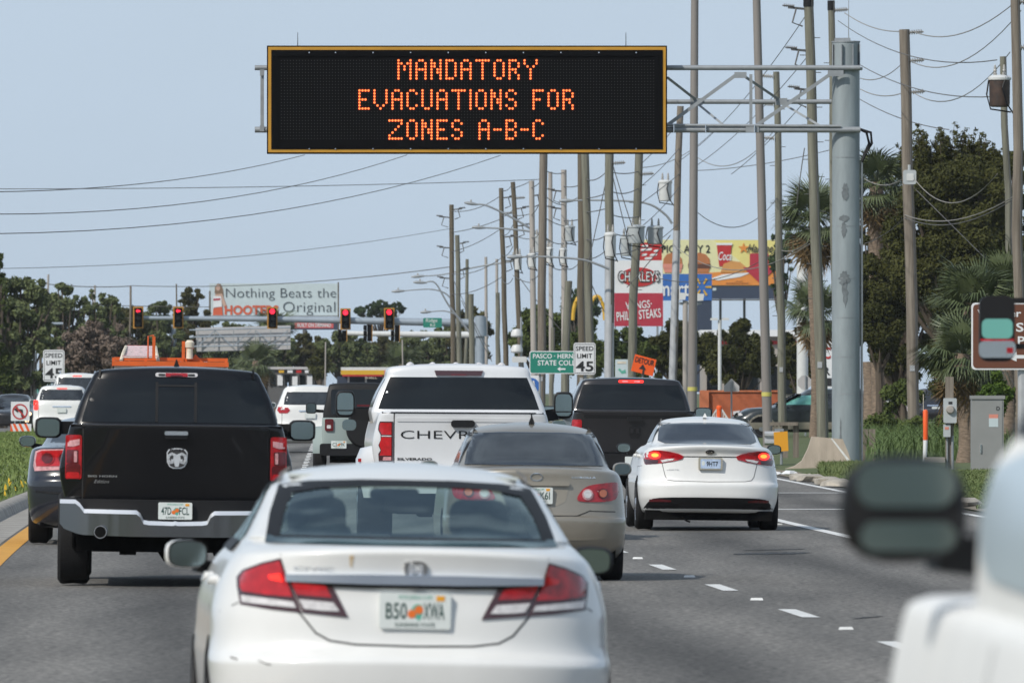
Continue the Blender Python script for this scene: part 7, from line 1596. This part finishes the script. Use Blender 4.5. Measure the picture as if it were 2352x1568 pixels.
    for cx in (1334, 1371):
        for k in range(13): a = math.pi*(1-k/12); pts.append((cx+18*math.cos(a), 735-55*math.sin(a)))
    x = [b.q(*p) for p in pts]; m = MB(); m.tube([(p[0], 0, p[1]) for p in x], .13, 8); m.build('arch', M['arch_yellow'], b.o); b.post(1349, 735, 8, 'galv', .2)
    # gas station canopy
    b = B('gas_station', 'far gas station canopy with yellow and red stripes and small lettering', 'building', 850, 940, 690)
    b.panel('canopy_white', 783, 905, 843, 850, 'white_can', -.05, 8); b.panel('canopy_yellow', 783, 882, 850, 860, 'arch_yellow', -.08, 8.05); b.panel('canopy_red', 786, 878, 860, 864, 'sign_red', -.07, 8.02); b.panel('canopy_end', 882, 905, 850, 864, 'salmon', -.07, 8.02)
    b.txt('SHELL', 838, 866, 865.5, 869.5, 'cream', -.1, bold=.012); b.panel('shop_wall', 770, 905, 864, 935, 'blue_dark', 7, 8)
    for px in (800, 840, 880): b.panel('column', px-2, px+2, 864, 940, 'white_can', .5, .9)
    b = B('shop_building', 'low pale shop front with bright windows beyond the crossover', 'building', 680, 940, 700)
    b.panel('wall', 615, 745, 846, 935, 'hardware', .5, 6); b.panel('parapet', 612, 748, 842, 848, 'back_grey', .3, 6.2)
    rnd = random.Random(4)
    for k in range(7): x0 = 620+17*k; b.panel('window', x0, x0+12, 862+rnd.randint(-3, 3), 885, 'sign_white' if k % 2 else 'dark_glass', .4, .5)
    for k in range(5): x0 = 640+20*k; b.panel('fascia_sign', x0, x0+12, 850, 856, ('arch_yellow', 'sign_white', 'sign_red', 'sign_white', 'sign_blue')[k], .2, .3)
    b = B('shop_building', 'dark store front with pale lettering behind the left speed limit sign', 'building', 100, 960, 600)
    b.panel('wall', 40, 250, 858, 990, 'blue_dark', .5, 8); b.txt('Furniture', 76, 140, 876, 888, 'pale_board', .4, bold=.02); x, z = b.q(98, 862); m = MB(); m.tube([(x+.25*math.cos(a), .3, z+.35*math.sin(a)) for a in [R(20+25*k) for k in range(11)]], .03, 5); m.build('logo_ring', M['teal_glass'], b.o); b.panel('awning', 76, 128, 893, 905, 'teal_glass', -.3, .5); b.panel('window', 150, 200, 880, 930, 'dark_glass', .4, .5)
    # white column and shop sign behind gantry pole
    b = B('building_column', 'smooth white column standing behind the shaggy palm', 'column', 1843, 1000, 420)
    x, z = b.q(1843, 560); m = MB(); m.cyl((x, 0, 0), (x, 0, z), 13/b.s, None, 20); m.build('shaft', M['white_can'], b.o)
    b = B('shop_sign', 'white sign strip with red and black letters left of the gantry pole', 'shop sign', 1896, 1000, 410)
    f = b.panel('sign_face', 1877, 1914, 760, 900, 'sign_white', 0, .1); b.txt('O', 1890, 1908, 757, 779, 'sign_red', -.02, par=f, bold=.015); b.txt('C', 1890, 1908, 797, 824, 'sign_red', -.02, par=f, bold=.02); b.txt('R', 1890, 1907, 842, 861, 'ink', -.02, par=f, bold=.02); b.panel('black_block', 1884, 1910, 868, 886, 'ink', -.02, -.01, par=f); b.post(1896, 900, 8, 'white_can')
    # orange wall
    b = B('stucco_wall', 'orange stucco wall behind the light poles and dark SUV', 'wall', 1697, 1010, 392)
    M['stucco'] = mat('orange_stucco', (.33, .085, .035), .95, vs=2.5, col2=(.44, .125, .055), bump=.6, bs=22); M['stucco_pale'] = mat('orange_stucco_cap', (.50, .16, .075), .95, var=.12, vs=4, bump=.6, bs=22)
    b.panel('wall_face', 1612, 1790, 899, 1012, 'stucco', .0, .4); b.panel('end_pier', 1607, 1628, 896, 1012, 'stucco_pale', -.15, .5, 3); b.panel('coping', 1626, 1790, 896, 900, 'stucco_pale', -.06, .46)
    # bollard with white rails
    b = B('bollard', 'orange bollard in front of a small white railing by the orange wall', 'bollard', 1652, 1005, 378)
    x, z = b.q(1652, 933); m = MB(); m.lathe([(.09, 0), (.085, z-.1), (.10, z-.1), (.10, z-.02), (.06, z+.03)], 14, (x, 0, 0)); m.build('post', M['sign_orange'], b.o)
    b = B('railing', 'small white angled railing either side of the orange bollard', 'railing', 1652, 1005, 381)
    for sgn in (-1, 1):
        m = MB(); x0, z0 = b.q(1652+sgn*6, 940); x1, z1 = b.q(1652+sgn*24, 968); m.bar((x0, 0, z0), (x1, 0, z1), .05); m.bar((x0, 0, z0-.3), (x1, 0, z1-.3), .05); m.build('rail', M['white_can'], b.o)
        for k in range(5):
            t = k/4; m = MB(); m.cyl((x0+(x1-x0)*t, 0, z0+(z1-z0)*t-.8), (x0+(x1-x0)*t, 0, z0+(z1-z0)*t), .018, None, 6); m.build('baluster', M['white_can'], b.o)
    # floodlight pole and T lamp
    b = B('floodlight_pole', 'pole with white floodlights left of the smooth light pole', 'light pole', 1574, 1000, 430)
    b.post(1574, 690, 12, 'conc_pole', 0)
    for px, py in ((1566, 681), (1607, 683)):
        x, z = b.q(px, py); m = MB(); m.prism([(x-.15, z-.14), (x+.13, z-.12), (x+.17, z+.13), (x-.13, z+.15)], -.2, .0); m.build('floodlight', M['white_can'], b.o)
    x0, z = b.q(1560, 697); x1 = b.q(1612, 0)[0]; m = MB(); m.box(x0, x1, -.05, .05, z-.05, z+.05); m.build('cross_bar', M['galv'], b.o)
    b = B('parking_lamp', 'white T shaped parking lot lamp above the orange wall', 'light pole', 1653, 1000, 450)
    b.post(1653, 735, 8, 'white_can', 0)
    for sgn in (-1, 1): x, z = b.q(1653+sgn*13, 733); m = MB(); m.prism([(x-.16, z-.04), (x+.16, z-.04), (x+.13, z+.05), (x-.13, z+.05)], -.15, .15); m.build('lamp_head', M['white_can'], b.o)
    # bright shed roof behind trees
    b = B('shop_building', 'white flat roofed shop glimpsed through the dark trees', 'building', 1700, 990, 520)
    b.panel('wall', 1615, 1850, 770, 985, 'conc_pole', 2, 9); b.panel('roof_edge', 1610, 1856, 757, 772, 'sign_white', 1.5, 9.5); b.panel('red_trim', 1620, 1845, 782, 790, 'sign_red', 1.9, 2); 
    for k in range(5): b.panel('window', 1625+44*k, 1655+44*k, 840, 905, 'dark_glass', 1.9, 2)
    # parked cars glimpsed are behind shrubs
    o, bv = suv('parked_car', 'pale parked car glimpsed right of the palm trunks', 2052, 425, M['silver_white'], .9, 1.5, (.65, 1.0, 1.35), cat='car', high=False, belt=.95, z=.3)
    o, bv = suv('parked_car', 'blue parked car half hidden behind the meter post', 2150, 410, M['navy_paint'], .9, 1.5, (.65, 1.0, 1.35), cat='car', high=False, belt=.95, z=.3)
    # barrier
    M['barrier'] = mat('barrier_concrete', (.44, .37, .30), .9, var=.16, vs=2.0, stretch=(3, 3, .7), bump=.3, bs=30)
    d = 250; s = S(d); p = W(1900, 1085, d); g = .10
    o = thing('concrete_barrier', 'short beige concrete barrier at the foot of the sign gantry pole', 'barrier', (p.x, d, g)); q = lambda px, py: ((px-1900)/s, CAM_H+(900-py)/s-g)
    pr = [(1795, 1090), (1796, 1078), (1825, 1070), (1842, 1058), (1856, 1030), (1865, 1002), (1935, 1008), (1948, 1040), (1954, 1060), (1956, 1090)]
    m = MB(); m.prism([q(*a) for a in pr], -.25, .45); m.build('block', M['barrier'], o, 25)
    m = MB(); m.add([(q(1907, 1008)[0], -.255, q(0, 1006)[1]), (q(1911, 0)[0], -.255, q(0, 1006)[1]), (q(1951, 0)[0], -.255, q(0, 1056)[1]), (q(1946, 0)[0], -.255, q(0, 1058)[1])], [(0, 1, 2, 3)]); m.build('worn_edge', M['line_white'], o, 0)
    # yellow marker panel, guard rail, posts
    b = B('object_marker', 'plain yellow marker panel on a post beside the concrete barrier', 'road sign', 1794, 1080, 262)
    x0, z1 = b.q(1777, 990); x1, z0 = b.q(1811, 1035); m = MB(); m.prism([(x0, z1-.02), (x1-.02, z1), (x1, z0), (x0+.02, z0-.02)], 0, .02); m.build('sign_face', M['amber'], b.o); b.post(1795, 985, 6, 'galv', .08); b.panel('bracket', 1779, 1800, 984, 990, 'galv', -.01, .03)
    b = B('guard_rail', 'grey metal guard rail end behind the yellow marker panel', 'guard rail', 1790, 1080, 274)
    x0, z1 = b.q(1756, 990); x1, z0 = b.q(1800, 1022); h = z1-z0; pf = [(0, z0), (-.06, z0+h*.15), (-.06, z0+h*.3), (.02, z0+h*.42), (.02, z0+h*.58), (-.06, z0+h*.7), (-.06, z0+h*.85), (0, z1)]
    m = MB(); m.add([(x, y, z) for x in (x0, x1) for y, z in pf], [(i, i+1, 8+i+1, 8+i) for i in range(7)]); m.build('rail', M['sleeve'], b.o)
    b = B('wooden_rail', 'weathered wooden rail with slats behind the guard rail', 'fence', 1805, 1080, 282)
    b.panel('top_rail', 1768, 1833, 969, 977, 'wood', -.05, .08)
    for px in (1774, 1782, 1791): b.panel('slat', px, px+4, 977, 1000, 'wood', -.03, .03)
    for px, m_ in ((1797, 'wood'), (1822, 'wood')): b.panel('post', px, px+13, 972, 1085, m_, .1, .3)
    b = B('wooden_fence', 'brown wooden board post just right of the gantry pole base', 'fence', 1994, 1080, 266)
    for px in (1979, 1987, 1996, 2003): b.panel('board', px, px+7.4, 985, 1085, 'wood', 0, .06)
    # utility cluster
    b = B('marker_post', 'white marker post with orange top near the meter pedestal', 'marker post', 2125, 1066, 240); b.o.location.z = .2
    x, z = b.q(2126, 941); m = MB(); m.cyl((-.02, 0, -.1), (x, 0, z*.47), .045, None, 12); m.build('post', M['sign_white'], b.o); m = MB(); m.lathe([(.05, z*.46), (.055, z*.97), (.04, z), (.0, z+.01)], 14, (x*.8, 0, 0)); m.build('orange_top', M['sign_orange'], b.o); b.post(2121, 905, 1.4, 'cream', .05, 'whip')
    b = B('meter_pedestal', 'electric meter box on a wooden post beside the grey cabinet', 'meter', 2180, 1078, 236); b.o.location.z = .2
    b.panel('post', 2172, 2191, 865, 1080, 'wood', .1, .2); f = b.panel('meter_box', 2167, 2197, 914, 971, 'grey_can', -.1, .1, 3)
    x, z = b.q(2182, 940); m = MB(); m.lathe([(.001, -.19), (.07, -.18), (.09, -.14), (.09, -.1), (.001, -.1)], 18, (x, 0, z), 'y'); m.build('meter_dial', M['conc_pole'], f); b.panel('meter_label', 2178, 2187, 922, 928, 'ink', -.105, -.1, par=f)
    b.panel('lower_box', 2167, 2183, 974, 1003, 'grey_can', -.05, .1, 1); b.panel('warning_label', 2170, 2179, 980, 986, 'salmon', -.056, -.05)
    for px, w_ in ((2188, 6), (2176, 4)): b.post(px, 1000, w_, 'galv', .06, 'conduit')
    b.panel('footing', 2125, 2170, 1050, 1062, 'conc_pole', -.1, .5)
    b = B('utility_cabinet', 'tall grey utility cabinet with small red label behind the white truck', 'utility cabinet', 2268, 1110, 233); b.o.location.z = .2
    f = b.panel('body', 2231, 2304, 912, 1130, 'cab_grey', -.3, .4); b.panel('lid', 2229, 2307, 908, 916, 'cab_grey', -.33, .43); b.panel('door', 2238, 2301, 920, 1125, 'cab_grey', -.315, -.3); b.panel('red_label', 2270, 2291, 951, 960, 'salmon', -.32, -.315); b.panel('white_label', 2270, 2291, 960, 980, 'pale_board', -.32, -.315); b.txt('D', 2287, 2295, 933, 942, 'ink', -.322, bold=.015); b.panel('handle', 2250, 2253, 1020, 1040, 'chrome', -.34, -.315)
    # no left turn sign and barricade
    b = B('no_turn_sign', 'white no left turn sign with red circle at far left', 'road sign', 45, 1000, 400)
    f = b.panel('sign_face', 25, 68, 922, 966, 'sign_white', 0, .02, 1); x, z = b.q(46, 945); R_ = 18/b.s
    n = 24; v = [(x+r_*math.cos(2*math.pi*k/n), -.01, z+r_*math.sin(2*math.pi*k/n)) for r_ in (R_, R_*.82) for k in range(n)]; m = MB(); m.add(v, [(k, (k+1) % n, n+(k+1) % n, n+k) for k in range(n)]); m.build('red_ring', M['sign_red'], f, 0)
    b.poly('turn_arrow', [(32, 940), (41, 933), (41, 938), (52, 940), (54, 958), (49, 958), (47, 945), (41, 944), (41, 948)], 'ink', -.016, .006, f); b.poly('red_bar', [(33, 933), (35.5, 930.5), (59, 957), (56.5, 959.5)], 'sign_red', -.024, .006, f); b.post(46, 930, 3)
    b = B('barricade', 'orange and white striped barricade under the no left turn sign', 'barricade', 47, 1000, 398)
    f = b.panel('board', 24, 72, 973, 990, 'sign_white', 0, .03)
    for k in range(4): x0 = 24+13*k; b.poly('stripe', [(x0, 990), (x0+6, 990), (x0+6-(-1)*0-8 if x0 > 24 else x0+1, 973), (x0-8 if x0 > 24 else x0, 973)], 'sign_orange', -.012, .008, f)
    for px in (34, 62): b.panel('leg', px-1.5, px+1.5, 966, 1004, 'galv', .03, .08)
    b = B('post_group', 'thin grey posts beside the left speed limit sign', 'post', 78, 960, 520)
    for px, t, w_ in ((71, 795, 5), (78, 795, 6), (83, 797, 3)): b.post(px, t, w_, 'conc_pole')
    # litter by the kerb
    d = 238; p = W(1812, 1088, d); o = thing('plastic_bag', 'crumpled white plastic litter at the road edge before the barrier', 'litter', (p.x, d, .02)); m = MB(); rnd = random.Random(2)
    v = [(-.28+.56*i/8+.03*rnd.random(), -.08+.16*j/3+.03*rnd.random(), .10*rnd.random()*(1 if 0 < j < 3 else .3)) for i in range(9) for j in range(4)]; m.add(v, [(i*4+j, i*4+j+1, (i+1)*4+j+1, (i+1)*4+j) for i in range(8) for j in range(3)]); m.build('sheet', M['sign_white'], o, 0)

def haze():
    m = bpy.data.materials.new('haze'); m.use_nodes = True; n = m.node_tree.nodes; n.clear()
    o = n.new('ShaderNodeOutputMaterial'); v = n.new('ShaderNodeVolumePrincipled'); v.inputs['Color'].default_value = (.93, .96, 1.0, 1); v.inputs['Density'].default_value = .00006; v.inputs['Anisotropy'].default_value = .2
    m.node_tree.links.new(v.outputs[0], o.inputs['Volume'])
    b = MB(); b.box(-1300, 1300, -320, 2700, -1.2, 30); h = b.build('haze', m, None, 0); h['kind'] = 'stuff'

def main():
    M['cab_grey'] = mat('cabinet_grey', (.25, .255, .25), .55, var=.06, vs=2)
    board_mats(); setting(); gantry(); poles(); signals(); vehicles(); boards(); vegetation(); haze()
main()
